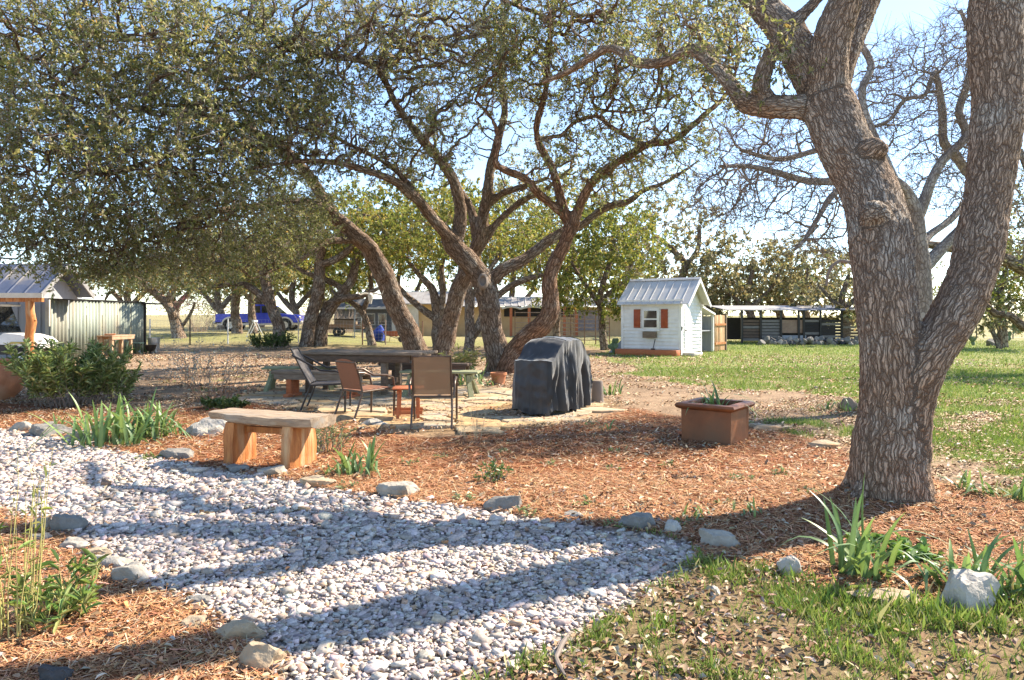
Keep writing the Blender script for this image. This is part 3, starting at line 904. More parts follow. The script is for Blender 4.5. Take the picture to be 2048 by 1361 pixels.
def grow(paths, A, step=0.22, infl=2.2, kill=0.32, iters=70, jit=0.45, min_z=2.0, skip=0):
    """branches growing from the limbs toward free crown space"""
    pos = []; lr = []
    for p in paths[skip:]:
        for q, r in p[1::2]:
            if q.z > min_z: pos.append(q[:]); lr.append(r)
    nl = len(pos); pos = np.array(pos); par = np.full(nl, -1)
    nd = np.full(len(A), 1e9); ni = np.zeros(len(A), int)
    def upd(P0, i0):
        nonlocal nd, ni
        for a in range(0, len(A), 2000):
            d = np.linalg.norm(A[a:a + 2000, None] - P0[None], axis=2)
            j = d.argmin(1); m = d[np.arange(len(j)), j]
            k = m < nd[a:a + 2000]
            nd[a:a + 2000] = np.where(k, m, nd[a:a + 2000]); ni[a:a + 2000] = np.where(k, j + i0, ni[a:a + 2000])
    upd(pos, 0)
    allp = pos.copy()
    for it in range(iters):
        r_eff = infl if it > 6 else infl * 3.5
        act = nd < r_eff
        if not act.any(): break
        dirs = A[act] - allp[ni[act]]; dirs /= np.linalg.norm(dirs, axis=1)[:, None] + 1e-9
        uq, inv = np.unique(ni[act], return_inverse=True)
        sm = np.zeros((len(uq), 3)); np.add.at(sm, inv, dirs)
        sm /= np.linalg.norm(sm, axis=1)[:, None] + 1e-9
        sm += RNG.normal(0, jit, sm.shape); sm /= np.linalg.norm(sm, axis=1)[:, None] + 1e-9
        newp = allp[uq] + sm * step * RNG.uniform(0.75, 1.25, (len(uq), 1))
        i0 = len(allp)
        allp = np.concatenate([allp, newp]); par = np.concatenate([par, uq])
        upd(newp, i0)
        keep = nd > kill
        A, nd, ni = A[keep], nd[keep], ni[keep]
        if len(A) == 0: break
    n = len(allp); desc = np.ones(n)
    for i in range(n - 1, nl - 1, -1):
        if par[i] >= 0: desc[par[i]] += desc[i]
    return allp, par, desc, nl, np.array(lr)

def branch_mesh(g, tip=0.0045, power=0.42, sides=5, rmax=0.12):
    allp, par, desc, nl, lr = g
    n = len(allp); kids = [[] for _ in range(n)]
    for i in range(nl, n): kids[par[i]].append(i)
    rad = np.minimum(tip * desc ** power, rmax)
    acc = Acc(); starts = []
    for i in range(nl): starts += [(i, k) for k in kids[i]]
    while starts:
        p, k = starts.pop()
        r0 = rad[k] * 1.15
        if p < nl: r0 = min(r0 * 1.3, lr[p] * 0.8)
        path = [allp[p]]; rr = [r0]
        while True:
            path.append(allp[k]); rr.append(rad[k] if kids[k] else rad[k] * 0.4)
            if not kids[k]: break
            c = sorted(kids[k], key=lambda q: -desc[q])
            starts += [(k, q) for q in c[1:]]
            k = c[0]
        v, f, b, _ = ring_tube(path, np.minimum(rr, rr[0]), sides if rr[0] > 0.02 else 4, seed=(k % 97) * 0.31)
        acc.add(v, f, b)
    return acc.mesh('branches') if acc.n else None

def twigs_leaves(g, maxdesc=3, twigs=4, tl=0.22, per=4, leaf=0.055, wr=0.42, cols=None, cw=None, near=True, limit=None, twig_r=0.0022, droop=0.15, density=1.0):
    allp, par, desc, nl, lr = g
    idx = np.nonzero((np.arange(len(allp)) >= nl) & (desc <= maxdesc))[0]
    if density < 1: idx = idx[RNG.uniform(0, 1, len(idx)) < density]
    o = np.repeat(allp[idx], twigs, axis=0); n = len(o)
    pd = np.repeat(allp[idx] - allp[par[idx]], twigs, axis=0); pd /= np.linalg.norm(pd, axis=1)[:, None] + 1e-9
    u = pd * 0.7 + RNG.normal(0, 0.65, (n, 3)); u[:, 2] -= droop; u /= np.linalg.norm(u, axis=1)[:, None] + 1e-9
    l = tl * np.exp(RNG.normal(0, 0.3, n))
    e = o + u * l[:, None]
    # twigs: three-sided tapering sticks
    ref = RNG.normal(size=(n, 3)); x = np.cross(u, ref); x /= np.linalg.norm(x, axis=1)[:, None] + 1e-9; y = np.cross(u, x)
    tv = []
    for c, r in ((o, twig_r * 1.3), (e, twig_r * 0.5)):
        for a in (0, 2.094, 4.189):
            tv.append(c + (x * math.cos(a) + y * math.sin(a)) * r)
    tv = np.stack(tv, 1).reshape(-1, 3)
    tf = np.array([[0, 1, 4, 3], [1, 2, 5, 4], [2, 0, 3, 5]])
    tf = (tf[None] + (np.arange(n) * 6)[:, None, None]).reshape(-1, 4)
    tb = tv * 1.0
    # leaves set along the twigs
    if not per:
        return (tv, tf, tb), None
    t = 0.35 + 0.72 * RNG.uniform(0, 1, (n, per)) ** 0.6      # leaves crowd the twig ends
    lp = (o[:, None] + (e - o)[:, None] * t[:, :, None]).reshape(-1, 3)
    m = len(lp)
    d = np.repeat(u, per, axis=0) * 0.5 + RNG.normal(0, 0.7, (m, 3)); d[:, 2] += 0.05; d /= np.linalg.norm(d, axis=1)[:, None]
    up = RNG.normal(0, 0.75, (m, 3)); up[:, 2] += 0.75
    z = up - d * (up * d).sum(1)[:, None]; z /= np.linalg.norm(z, axis=1)[:, None] + 1e-9
    xx = np.cross(d, z)
    rot = np.stack([xx, d, z], 2)
    ln = leaf * np.exp(RNG.normal(0, 0.22, m))
    s = np.stack([ln * wr * RNG.uniform(0.8, 1.2, m), ln, ln], 1)
    tint = mixcols(m, cols, cw, 0.16)
    tone = (0.78 + 0.44 * RNG.uniform(0, 1, len(idx)))
    tint = tint * np.repeat(tone, twigs * per)[:, None]
    bv, bf = DIA_V, DIA_F
    v, f, tt = scatter_shape(bv, bf, lp, rot, s, np.clip(tint, 0, 0.9))
    return (tv, tf, tb), np_mesh('crown', v, f, tt)

BARK = bark_mat('oak_bark', (0.53, 0.385, 0.275), (0.10, 0.062, 0.04), (0.47, 0.43, 0.36), sc=(27, 27, 4.4), bstr=0.9, bdist=0.022, geo=True)
BARK_MID = bark_mat('oak_bark_mid', (0.38, 0.265, 0.185), (0.075, 0.046, 0.03), (0.42, 0.375, 0.31), sc=(14, 14, 3.2), bstr=0.9, bdist=0.04, geo=True)
BARK_RED = bark_mat('oak_bark_red', (0.43, 0.245, 0.15), (0.085, 0.042, 0.025), (0.42, 0.33, 0.25), sc=(14, 14, 3.2), bstr=0.9, bdist=0.04, geo=True)
BARK_FAR = bark_mat('oak_bark_far', (0.33, 0.235, 0.165), (0.08, 0.052, 0.036), (0.37, 0.33, 0.27), sc=(12, 12, 4), bstr=0.8, bdist=0.06)
BARK_GREY = bark_mat('grey_bark', (0.36, 0.30, 0.255), (0.14, 0.11, 0.09), (0.42, 0.38, 0.33), sc=(22, 22, 8), bstr=0.6, bdist=0.02)
LEAF = leaf_mat('oak_leaf', rough=0.5, trans=0.52)
OAK_C = [(0.20, 0.22, 0.08), (0.275, 0.28, 0.115), (0.345, 0.325, 0.175), (0.145, 0.175, 0.068), (0.40, 0.28, 0.10), (0.39, 0.37, 0.27)]
OAK_W = [26, 27, 21, 11, 3, 12]
YEL_C = [(0.25, 0.26, 0.060), (0.19, 0.22, 0.055), (0.32, 0.30, 0.085), (0.13, 0.165, 0.045), (0.36, 0.27, 0.07)]
YEL_W = [32, 28, 18, 17, 5]
GRY_C = [(0.23, 0.215, 0.12), (0.30, 0.265, 0.16), (0.16, 0.17, 0.085), (0.34, 0.30, 0.20), (0.38, 0.30, 0.13)]

def moss_mesh(g, n, spread=0.12):
    allp, par, desc, nl, lr = g
    c = np.nonzero((desc > 3))[0]
    c = c[RNG.integers(0, len(c), n)]
    k = 34
    pos = np.repeat(allp[c], k, axis=0) + RNG.normal(0, 0.025, (n * k, 3))
    s = spread * np.repeat(np.exp(RNG.normal(0, 0.35, n)), k) * RNG.uniform(0.6, 1.2, n * k)
    sc = np.stack([np.full(n * k, 0.005), s, s], 1)
    t = mixcols(n * k, [(0.30, 0.275, 0.21), (0.38, 0.35, 0.28), (0.20, 0.18, 0.13)], None, 0.15)
    v, f, tt = scatter_shape(BLADE_V, BLADE_F, pos, rand_rot(n * k), sc, t)
    return np_mesh('ball_moss', v, f, tt)

FEET = {}
def tree(name, label, limbs, ells=None, cat='tree', group=None, bark=BARK_FAR, voxel=0, relief=0, sides=12, lump=0.12, gk={}, lk=None, bk={}, moss=0, skip=0, roots=None):
    base, br = W(limbs[0][0])
    gzb = float(ground_z(base.x, base.y))
    if base.z > gzb - 0.15:
        limbs = [[('w', base.x, base.y, gzb - 0.25, br * 1.25)] + limbs[0]] + limbs[1:]
    root = thing(name, label, cat, (0, 0, 0), group=group)
    FEET[root.name] = Vector((base.x, base.y, gzb))
    n_main = len(limbs)
    if roots: limbs = limbs + roots
    me, paths = trunk_mesh(limbs, sides, voxel, relief, lump, (25, 25, 7.5) if voxel < 0.03 else (11, 11, 3.2), n_main)
    tr = link_mesh('trunk', me, bark, root)
    if roots: paths = paths[:-len(roots)]
    if ells:
        g = grow(paths, attractors(ells), skip=skip, **gk)
        acc_t, crown = twigs_leaves(g, **lk) if lk else (None, None)
        bm_ = branch_mesh(g, **bk)
        if bm_:
            tag(link_mesh('branches', bm_, bark, root), kind='stuff')
        if acc_t is not None and bark is not BARK_FAR:     # twigs of the far oaks are too fine to see
            tg = np_mesh('twigs', acc_t[0], acc_t[1], None, False, {'barkco': acc_t[2]})
            tag(link_mesh('twigs', tg, BARK_GREY, root), kind='stuff')
        if crown is not None:
            tag(link_mesh('crown', crown, LEAF, root), kind='stuff')
        if moss:
            tag(link_mesh('ball_moss', moss_mesh(g, moss), leaf_mat('moss_strand', rough=0.9, trans=0.2), root), kind='stuff')
        print(name, 'nodes', len(g[0]), 'trunk verts', len(me.vertices), 'leaf verts', len(crown.vertices) if crown else 0)
    return root

# ---- the big near oak
E_limbs = [
    [(1785, 1075, 5.6, 80), (1783, 1000, 5.6, 74), (1784, 920, 5.6, 69), (1783, 830, 5.6, 66), (1776, 740, 5.6, 58), (1774, 640, 5.65, 56), (1769, 540, 5.8, 56), (1756, 440, 6.05, 53),
     (1722, 350, 6.35, 52), (1680, 275, 6.6, 50), (1648, 200, 6.9, 44)],
    [(1655, 225, 6.85, 36), (1610, 130, 7.1, 34), (1560, 55, 7.4, 31), (1510, -10, 7.8, 28), (1440, -100, 8.2, 24), (1360, -190, 8.5, 19), (1280, -240, 8.7, 13)],
    [(1650, 215, 6.85, 40), (1655, 120, 6.9, 36), (1672, 50, 6.9, 34), (1695, -20, 6.9, 30), (1720, -140, 7.0, 24), (1700, -260, 7.0, 18)],
    [(1668, 235, 6.85, 24), (1690, 130, 7.1, 22), (1725, 40, 7.3, 19), (1760, -40, 7.5, 16), (1800, -130, 7.8, 12)],
    [(1665, 235, 6.8, 31), (1600, 217, 6.9, 25), (1545, 213, 7.1, 23), (1495, 205, 7.3, 20), (1468, 178, 7.5, 16), (1425, 130, 7.8, 13), (1385, 100, 8.1, 12), (1335, 122, 8.4, 10),
     (1278, 125, 8.7, 10), (1225, 98, 9.0, 9), (1188, 112, 9.3, 8), (1138, 142, 9.6, 7), (1085, 165, 9.9, 5)],
    [(1545, 213, 7.1, 19), (1523, 180, 7.15, 17), (1540, 110, 7.2, 15), (1590, 45, 7.2, 13), (1632, 0, 7.3, 11), (1680, -70, 7.4, 9)],
    [(1806, 1010, 5.55, 46), (1810, 890, 5.5, 48), (1824, 795, 5.5, 47), (1856, 715, 5.5, 45), (1904, 640, 5.6, 45), (1938, 560, 5.7, 44), (1958, 480, 5.8, 45), (1978, 380, 5.95, 46),
     (1990, 260, 6.1, 46), (1996, 130, 6.25, 47), (1994, 0, 6.4, 48), ('w', 4.85, 6.6, 5.9, 0.20), ('w', 5.1, 6.9, 7.2, 0.15), ('w', 5.4, 7.3, 8.4, 0.09)],
]
E_limbs += [[(1725, 320, 6.35, 30), (1748, 300, 6.25, 27), (1762, 290, 6.2, 22), (1768, 284, 6.18, 12)], [(1752, 440, 5.95, 34), (1748, 428, 5.78, 26), (1746, 424, 5.72, 14)]]
E_base = W(E_limbs[0][1])[0]
def root_limb(c, ang, r0, L, z0=0.30):
    d = Vector((math.cos(ang), math.sin(ang), 0))
    gz0 = float(ground_z(c.x, c.y))
    return [('w', *(Vector((c.x, c.y, gz0 + z0)) + d * 0.10)[:], r0), ('w', *(Vector((c.x, c.y, gz0 + z0 * 0.45)) + d * (0.12 + L * 0.4))[:], r0 * 0.8),
            ('w', *(Vector((c.x, c.y, gz0 + 0.02)) + d * (0.12 + L * 0.75))[:], r0 * 0.55), ('w', *(Vector((c.x, c.y, gz0 - 0.10)) + d * (0.12 + L * 1.15))[:], r0 * 0.35)]
E_roots = [root_limb(E_base, a, r, L) for a, r, L in ((-2.8, 0.15, 0.26), (-2.0, 0.15, 0.20), (-1.1, 0.14, 0.20), (-0.2, 0.14, 0.18), (1.0, 0.14, 0.22), (2.3, 0.14, 0.24))]
tree('oak_tree', 'huge rough barked oak with two leaning stems rising from the mulch beside the square planter', E_limbs,
     [ell(1480, 130, 7.3, 110, 110, 0.9, 200), ell(1380, 60, 8.3, 130, 90, 1.0, 200), (Vector((1.0, 8.6, 6.6)), Vector((1.6, 1.0, 0.7)), 160)],
     bark=BARK, voxel=0.022, relief=0.009, sides=40, lump=0.10, roots=E_roots, gk=dict(step=0.14, infl=1.3, kill=0.22, min_z=3.0),
     lk=dict(maxdesc=3, twigs=4, tl=0.2, per=6, leaf=0.055, cols=OAK_C, cw=OAK_W), bk=dict(tip=0.003))

# ---- the oaks round the patio: C forks at the old pruning scar, D leans right from the same foot
DS = 1.15
C_limbs = [
    [(1003, 765, 16.4, 34.3), (1000, 738, 16.4, 29.0), (991, 690, 16.4, 25.1), (982, 635, 16.4, 23.1), (973, 592, 16.4, 22.4), (960, 556, 16.4, 22.4), (938, 524, 16.3, 21.1), (912, 494, 16.2, 19.8), (898, 470, 16.1, 17.8)],
    [(905, 482, 16.1, 14.5), (871, 444, 15.7, 12.5), (842, 407, 15.3, 11.2), (809, 378, 14.9, 10.6), (776, 358, 14.5, 9.2), (743, 345, 14.2, 7.9), (690, 330, 13.8, 7.3), (620, 322, 13.2, 5.9), (540, 330, 12.6, 4.6), (470, 345, 12, 3.3)],
    [(912, 492, 16.2, 15.2), (918, 455, 16.2, 13.9), (920, 411, 16.1, 13.2), (908, 362, 15.9, 11.9), (883, 325, 15.6, 10.6), (854, 288, 15.3, 9.2), (825, 255, 15.0, 7.9), (790, 205, 14.6, 7.9), (762, 150, 14.2, 7.9), (727, 123, 13.8, 7.9), (657, 111, 13.2, 7.3), (562, 82, 12.6, 5.9), (480, 30, 12.2, 5.3), (400, 10, 11.8, 3.3)],
    [(960, 575, 16.4, 15.8), (986, 558, 16.5, 13.9), (1005, 540, 16.6, 13.2), (1031, 528, 16.7, 11.9), (1066, 505, 16.9, 10.6), (1097, 481, 17.1, 9.9), (1130, 462, 17.3, 9.2), (1165, 450, 17.5, 8.6), (1213, 415, 17.6, 7.9), (1258, 403, 17.7, 7.3), (1283, 383, 17.8, 5.9), (1336, 362, 18, 4.6), (1400, 320, 18.2, 2.6)],
    [(846, 410, 15.3, 7.9), (800, 350, 15.2, 6.6), (760, 320, 15, 5.9), (700, 290, 14.6, 5.3), (640, 262, 14.2, 4.0), (560, 250, 13.8, 2.6)],
    [(762, 150, 14.2, 5.9), (772, 118, 14.4, 5.3), (765, 80, 14.6, 4.6), (735, 40, 14.8, 4.0), (700, -20, 15, 3.3)],
]
D_limbs = [
    [(1008, 768, 16.3, 29.9), (1016, 730, 16.2, 24.5), (1045, 687, 16.1, 22.4), (1084, 650, 16.0, 21.1), (1102, 622, 16.0, 19.0), (1101, 595, 16.0, 16.3), (1097, 565, 16.0, 15.0), (1108, 526, 16.0, 15.0), (1127, 491, 16.0, 14.3), (1145, 455, 16.0, 13.6)],
    [(1140, 465, 16.0, 11.6), (1128, 433, 16.0, 9.5), (1106, 411, 15.9, 8.8), (1073, 383, 15.7, 8.8), (1052, 358, 15.6, 8.8), (1011, 341, 15.4, 8.2), (990, 325, 15.2, 7.5), (996, 285, 15.1, 6.1), (985, 240, 15, 4.8), (950, 200, 14.8, 3.4)],
    [(1142, 458, 16.0, 10.9), (1122, 399, 16.0, 9.5), (1106, 341, 16.0, 8.8), (1077, 288, 16.0, 8.2), (1073, 250, 15.9, 7.5), (1089, 185, 15.8, 7.5), (1097, 103, 15.7, 7.5), (1102, 53, 15.6, 6.8), (1085, 30, 15.5, 5.4), (1023, 8, 15.3, 4.8), (950, -20, 15, 3.4)],
    [(1146, 460, 16.0, 11.6), (1153, 430, 15.9, 10.2), (1168, 391, 15.8, 9.5), (1196, 354, 15.6, 8.8), (1250, 317, 15.4, 8.8), (1295, 290, 15.2, 8.2), (1344, 282, 15.0, 7.5), (1394, 243, 14.8, 6.8), (1443, 200, 14.6, 5.4), (1465, 165, 14.5, 4.1), (1480, 110, 14.4, 2.7)],
    [(1290, 292, 15.2, 5.4), (1225, 257, 15.3, 5.4), (1196, 234, 15.4, 5.4), (1150, 245, 15.5, 4.8), (1122, 270, 15.7, 4.8), (1085, 277, 15.9, 4.8)],
    [(1102, 53, 15.6, 5.4), (1110, 20, 15.6, 5.4), (1118, -30, 15.6, 4.8)],
    [(1300, 288, 15.2, 4.8), (1345, 235, 15.3, 3.4), (1330, 215, 15.4, 3.4), (1250, 225, 15.6, 4.1), (1190, 215, 15.7, 4.1), (1185, 185, 15.8, 3.4), (1140, 170, 15.9, 2.7)],
]
B_limbs = [
    [(885, 730, 19.5, 27.2), (888, 706, 19.5, 23.1), (895, 655, 19.5, 19.0), (912, 590, 19.4, 17.0), (935, 540, 19.3, 15.0), (958, 480, 19.2, 13.6), (972, 410, 19.1, 12.2), (981, 335, 19, 10.2), (996, 280, 18.9, 8.2), (1010, 220, 18.8, 7.5), (1002, 150, 18.7, 6.1), (1010, 60, 18.6, 4.1)],
    [(955, 490, 19.2, 10.2), (944, 430, 19.3, 8.8), (925, 390, 19.3, 7.5), (898, 355, 19.3, 6.1), (870, 300, 19.3, 4.1)],
    [(960, 500, 19.2, 8.2), (1000, 440, 19.2, 7.5), (1050, 400, 19.2, 6.8), (1090, 380, 19.2, 4.8), (1150, 330, 19.2, 3.4)],
    [(972, 410, 19.1, 8.2), (1010, 385, 19, 7.5), (1050, 372, 19, 6.1), (1100, 355, 19, 4.1)],
]
A_limbs = [
    [(838, 735, 20, 26.9), (833, 700, 20, 23.0), (792, 612, 19.9, 20.5), (747, 512, 19.6, 18.6), (706, 466, 19.3, 16.6), (662, 425, 19, 13.4), (626, 366, 18.6, 12.2), (600, 330, 18.2, 10.2), (560, 290, 17.4, 8.3), (510, 262, 16.4, 7.0), (440, 240, 15, 6.4), (350, 230, 13.4, 5.8), (250, 215, 12, 4.5), (140, 200, 11, 3.2)],
    [(660, 425, 19, 9.0), (620, 405, 18, 7.7), (560, 405, 16.8, 6.4), (480, 415, 15.4, 6.4), (400, 432, 14, 6.4), (330, 466, 13.2, 5.8), (240, 500, 12.6, 5.1), (172, 500, 12.2, 3.8), (90, 480, 11.8, 1.9)],
    [(700, 480, 19.3, 8.3), (654, 484, 18.6, 7.0), (607, 514, 18, 6.4), (551, 538, 17.5, 5.1), (500, 560, 17, 3.2), (440, 560, 16.5, 1.9)],
    [(440, 240, 15, 5.8), (360, 300, 13.4, 5.8), (270, 330, 12.2, 5.1), (170, 350, 11.2, 3.8), (60, 350, 10.5, 2.6)],
    [(510, 262, 16.4, 5.8), (450, 170, 14.6, 5.1), (360, 110, 13, 4.5), (240, 70, 12, 3.8), (120, 60, 11, 2.6)],
]
near_gk = dict(step=0.20, infl=1.7, kill=0.27, min_z=2.6)
tree('oak_tree', 'oak leaning left behind the dark picnic table with a dense wide drooping crown', A_limbs,
     [ell(110, 110, 10.8, 230, 170, 2.0, 520), ell(330, 110, 11.6, 210, 150, 2.0, 430), ell(110, 320, 10.6, 220, 150, 1.8, 520), ell(350, 320, 11.8, 200, 150, 2.0, 480), ell(220, 460, 12.4, 200, 70, 1.6, 300),
      ell(470, 450, 15.5, 150, 100, 2.0, 360), ell(520, 170, 13, 150, 150, 2.0, 380), ell(600, 420, 17.5, 80, 80, 1.6, 130), ell(330, 520, 15, 120, 45, 1.6, 110), ell(70, 490, 11.5, 100, 50, 1.0, 150), ell(200, 530, 12.8, 120, 40, 1.0, 120)],
     bark=BARK_MID, voxel=0.055, relief=0.018, sides=20, gk=near_gk, moss=50,
     lk=dict(maxdesc=5, twigs=5, tl=0.38, per=10, leaf=0.080, cols=OAK_C, cw=OAK_W, twig_r=0.0042), bk=dict(tip=0.0075, power=0.44))
tree('oak_tree', 'grey barked oak stem rising straight behind the forked oak and picnic table', B_limbs,
     [ell(960, 150, 18.5, 140, 150, 2.0, 320), ell(860, 280, 18.8, 110, 100, 1.6, 200), ell(1080, 330, 18.8, 110, 80, 1.5, 190)],
     bark=BARK_MID, voxel=0.055, relief=0.018, sides=18, gk=dict(step=0.24, infl=2.2, kill=0.36, min_z=3.2), moss=60,
     lk=dict(maxdesc=3, twigs=4, tl=0.34, per=11, leaf=0.080, cols=OAK_C, cw=OAK_W, twig_r=0.004, density=0.7), bk=dict(tip=0.009, power=0.45))
fork = tree('oak_tree', 'forked oak with an oval pruning scar on its trunk next to the covered grill', C_limbs,
     [ell(690, 90, 13.6, 210, 120, 2.0, 620), ell(880, 90, 14.8, 160, 130, 2.0, 480), ell(620, 280, 13.6, 180, 100, 1.6, 480), ell(800, 290, 14.8, 140, 90, 1.4, 260), ell(1280, 360, 17.8, 130, 60, 1.0, 110)],
     bark=BARK_MID, voxel=0.05, relief=0.018, sides=22, gk=dict(step=0.18, infl=1.9, kill=0.27, min_z=2.8, jit=0.6), moss=380,
     lk=dict(maxdesc=3, twigs=4, tl=0.34, per=11, leaf=0.074, cols=OAK_C, cw=OAK_W, twig_r=0.004, density=0.62), bk=dict(tip=0.0085, power=0.45))
tree('oak_tree', 'reddish barked oak leaning right from the same foot behind the covered grill', D_limbs,
     [ell(1060, 90, 15.4, 130, 110, 2.0, 420), ell(1230, 60, 15.4, 150, 100, 2.0, 480), ell(1390, 90, 14.8, 110, 110, 1.6, 360), ell(1240, 200, 15.4, 140, 80, 1.4, 280), ell(1330, 280, 15.1, 120, 70, 1.0, 190), ell(1180, 330, 15.8, 120, 80, 1.2, 190)],
     bark=BARK_RED, voxel=0.05, relief=0.018, sides=22, gk=dict(step=0.18, infl=1.9, kill=0.27, min_z=2.8, jit=0.6), moss=240,
     lk=dict(maxdesc=3, twigs=5, tl=0.36, per=10, leaf=0.078, cols=OAK_C + [(0.28, 0.30, 0.075)], cw=OAK_W + [30], twig_r=0.004, density=0.68), bk=dict(tip=0.0085, power=0.45))

# ---- the bare tree behind the big oak
DS = 1.0
F_limbs = [
    [(1840, 742, 11.5, 25.5), (1842, 640, 11.5, 20.4), (1842, 560, 11.5, 18.7), (1836, 500, 11.5, 17.0), (1832, 440, 11.5, 15.3), (1820, 400, 11.5, 13.6), (1795, 370, 11.4, 11.9), (1760, 355, 11.2, 10.2), (1700, 362, 11.0, 9.3), (1620, 364, 10.8, 7.6), (1560, 348, 10.6, 6.8), (1500, 334, 10.4, 5.1), (1440, 333, 10.2, 3.4)],
    [(1832, 440, 11.5, 12.8), (1848, 400, 11.6, 11.0), (1862, 362, 11.7, 10.2), (1890, 318, 11.8, 9.3), (1932, 270, 11.9, 8.5), (1918, 225, 12, 7.6), (1935, 165, 12.1, 6.8), (1945, 90, 12.2, 5.1), (1920, 20, 12.3, 3.4)],
    [(1935, 345, 12.5, 8.5), (1912, 310, 12.4, 8.5), (1888, 284, 12.3, 7.6), (1884, 226, 12.2, 6.8), (1870, 145, 12.1, 5.1), (1850, 190, 12.0, 4.2), (1810, 200, 12, 4.2), (1780, 240, 12, 3.4), (1740, 255, 12, 2.5)],
    [(1700, 362, 11.0, 6.8), (1660, 395, 10.8, 6.0), (1640, 430, 10.6, 5.1), (1610, 480, 10.4, 4.2), (1590, 500, 10.3, 2.5)],
    [(1795, 370, 11.4, 8.5), (1735, 240, 11.6, 7.6), (1725, 180, 11.7, 7.6), (1742, 130, 11.8, 6.8), (1715, 75, 11.9, 6.0), (1700, 20, 12, 4.2)],
    [(1760, 355, 11.2, 7.6), (1690, 300, 11, 6.8), (1640, 300, 10.8, 6.0), (1560, 320, 10.6, 5.1), (1480, 300, 10.4, 3.4)],
    [(1836, 500, 11.5, 8.5), (1860, 470, 11.8, 7.6), (1900, 440, 12, 6.8), (1950, 390, 12.4, 5.1), (2010, 360, 12.8, 3.4)],
    [(1935, 345, 12.5, 8.5), (1955, 400, 12.4, 9.3), (1930, 450, 12.2, 10.2), (1880, 500, 11.9, 11.9), (1845, 540, 11.6, 13.6)],
]
bare = tree('bare_tree', 'leafless grey tree with tangled twigs behind the big rough barked oak', F_limbs,
     [ell(1500, 380, 10.4, 150, 90, 1.2, 420), ell(1560, 260, 10.6, 150, 70, 1.2, 220), ell(1640, 450, 10.6, 100, 80, 1.2, 200), ell(1820, 180, 12, 140, 130, 1.5, 480), ell(1950, 140, 12.2, 120, 140, 1.5, 330), ell(1900, 330, 12.3, 120, 90, 1.4, 240), ell(2010, 430, 12.8, 80, 90, 1.2, 120)],
     bark=BARK_GREY, sides=10, gk=dict(step=0.13, infl=1.1, kill=0.19, min_z=2.6, jit=0.5), bk=dict(tip=0.0045, power=0.40, sides=4, rmax=0.06),
     lk=dict(maxdesc=8, twigs=5, tl=0.32, per=0, twig_r=0.0034, droop=0.05))

# ---- oaks further back
def far_lk(leaf, cols, cw=None, per=11, twigs=4, tl=0.6, md=4):
    return dict(maxdesc=md, twigs=twigs, tl=tl, per=per, leaf=leaf * 1.5, cols=cols, cw=cw, near=False, twig_r=0.005, wr=0.5)
DS = 1.3
far_gk = dict(step=0.34, infl=3.0, kill=0.5, min_z=2.2)
def far_oak(label, limbs, ells, cols=YEL_C, cw=None, leaf=0.10, gk=far_gk, group='oaks standing behind the patio', **k):
    return tree('oak_tree', label, limbs, ells, group=group, sides=10, gk=gk, lk=far_lk(leaf, cols, cw, **k), bk=dict(tip=0.008, sides=5))
far_oak('tall rust brown oak trunk standing between wire fence posts beyond the picnic table', [
    [(612, 706, 25.5, 18), (613, 690, 25.5, 15), (624, 632, 25.5, 13), (638, 572, 25.4, 12), (640, 520, 25.3, 11), (652, 490, 25, 8), (690, 460, 24.8, 6), (730, 430, 24.6, 4)],
    [(640, 530, 25.3, 8), (670, 520, 25.2, 7), (700, 498, 25.1, 6), (720, 470, 25, 4)], [(640, 520, 25.3, 8), (620, 480, 25.4, 6), (600, 440, 25.5, 4)]],
    [ell(640, 440, 25, 120, 60, 2, 170), ell(740, 470, 25, 80, 50, 2, 90)])
far_oak('thick twin stemmed oak with peeling bark next to the rust brown trunk', [
    [(639, 702, 26, 20), (640, 690, 26, 16), (644, 645, 26, 15), (662, 616, 26, 11), (685, 584, 26, 10), (702, 562, 26, 9), (714, 525, 26, 8), (735, 480, 26, 5)],
    [(648, 640, 26, 11), (655, 612, 26, 8), (682, 598, 25.8, 7), (724, 592, 25.6, 6), (760, 575, 25.4, 3)], [(690, 580, 26, 7), (655, 562, 26, 6), (610, 545, 26, 5), (580, 525, 26, 3)]],
    [ell(720, 500, 26.4, 110, 50, 2, 140), ell(600, 500, 27, 110, 45, 2, 130)])
far_oak('dark forked oak with a green bush at its foot by the pickup', [
    [(566, 706, 25, 19), (563, 692, 25, 15), (556, 650, 25, 12), (541, 612, 25, 11), (529, 555, 25, 10), (518, 535, 25, 8), (490, 490, 24.6, 5)],
    [(540, 610, 25, 8), (508, 580, 25, 7), (480, 568, 24.8, 5), (420, 575, 24.4, 3)]],
    [ell(480, 500, 24.6, 110, 50, 2, 150), ell(400, 560, 24, 70, 30, 1.6, 60)], OAK_C)
far_oak('slim leaning oak trunk beside the blue tarp', [
    [(744, 694, 27, 12), (743, 684, 27, 9), (733, 645, 27, 7), (720, 619, 27, 7), (700, 603, 27, 5), (680, 590, 27, 3)], [(724, 625, 27, 5), (742, 580, 27, 5), (740, 540, 27, 4), (760, 490, 27, 3)]],
    [ell(780, 470, 27.5, 90, 50, 2, 110), ell(690, 560, 28, 60, 30, 1.5, 50)])
far_oak('leaning oak trunk beyond the corrugated metal wall', [
    [(356, 672, 30, 14), (352, 660, 30, 11), (343, 622, 30, 9), (323, 597, 30, 8), (301, 578, 30, 7), (280, 560, 29.6, 4), (240, 540, 29, 3)], [(335, 610, 30, 7), (350, 570, 30, 5), (380, 530, 30, 4)]],
    [ell(270, 540, 29, 130, 40, 2.2, 150), ell(390, 520, 30, 110, 45, 2.2, 140)], OAK_C)
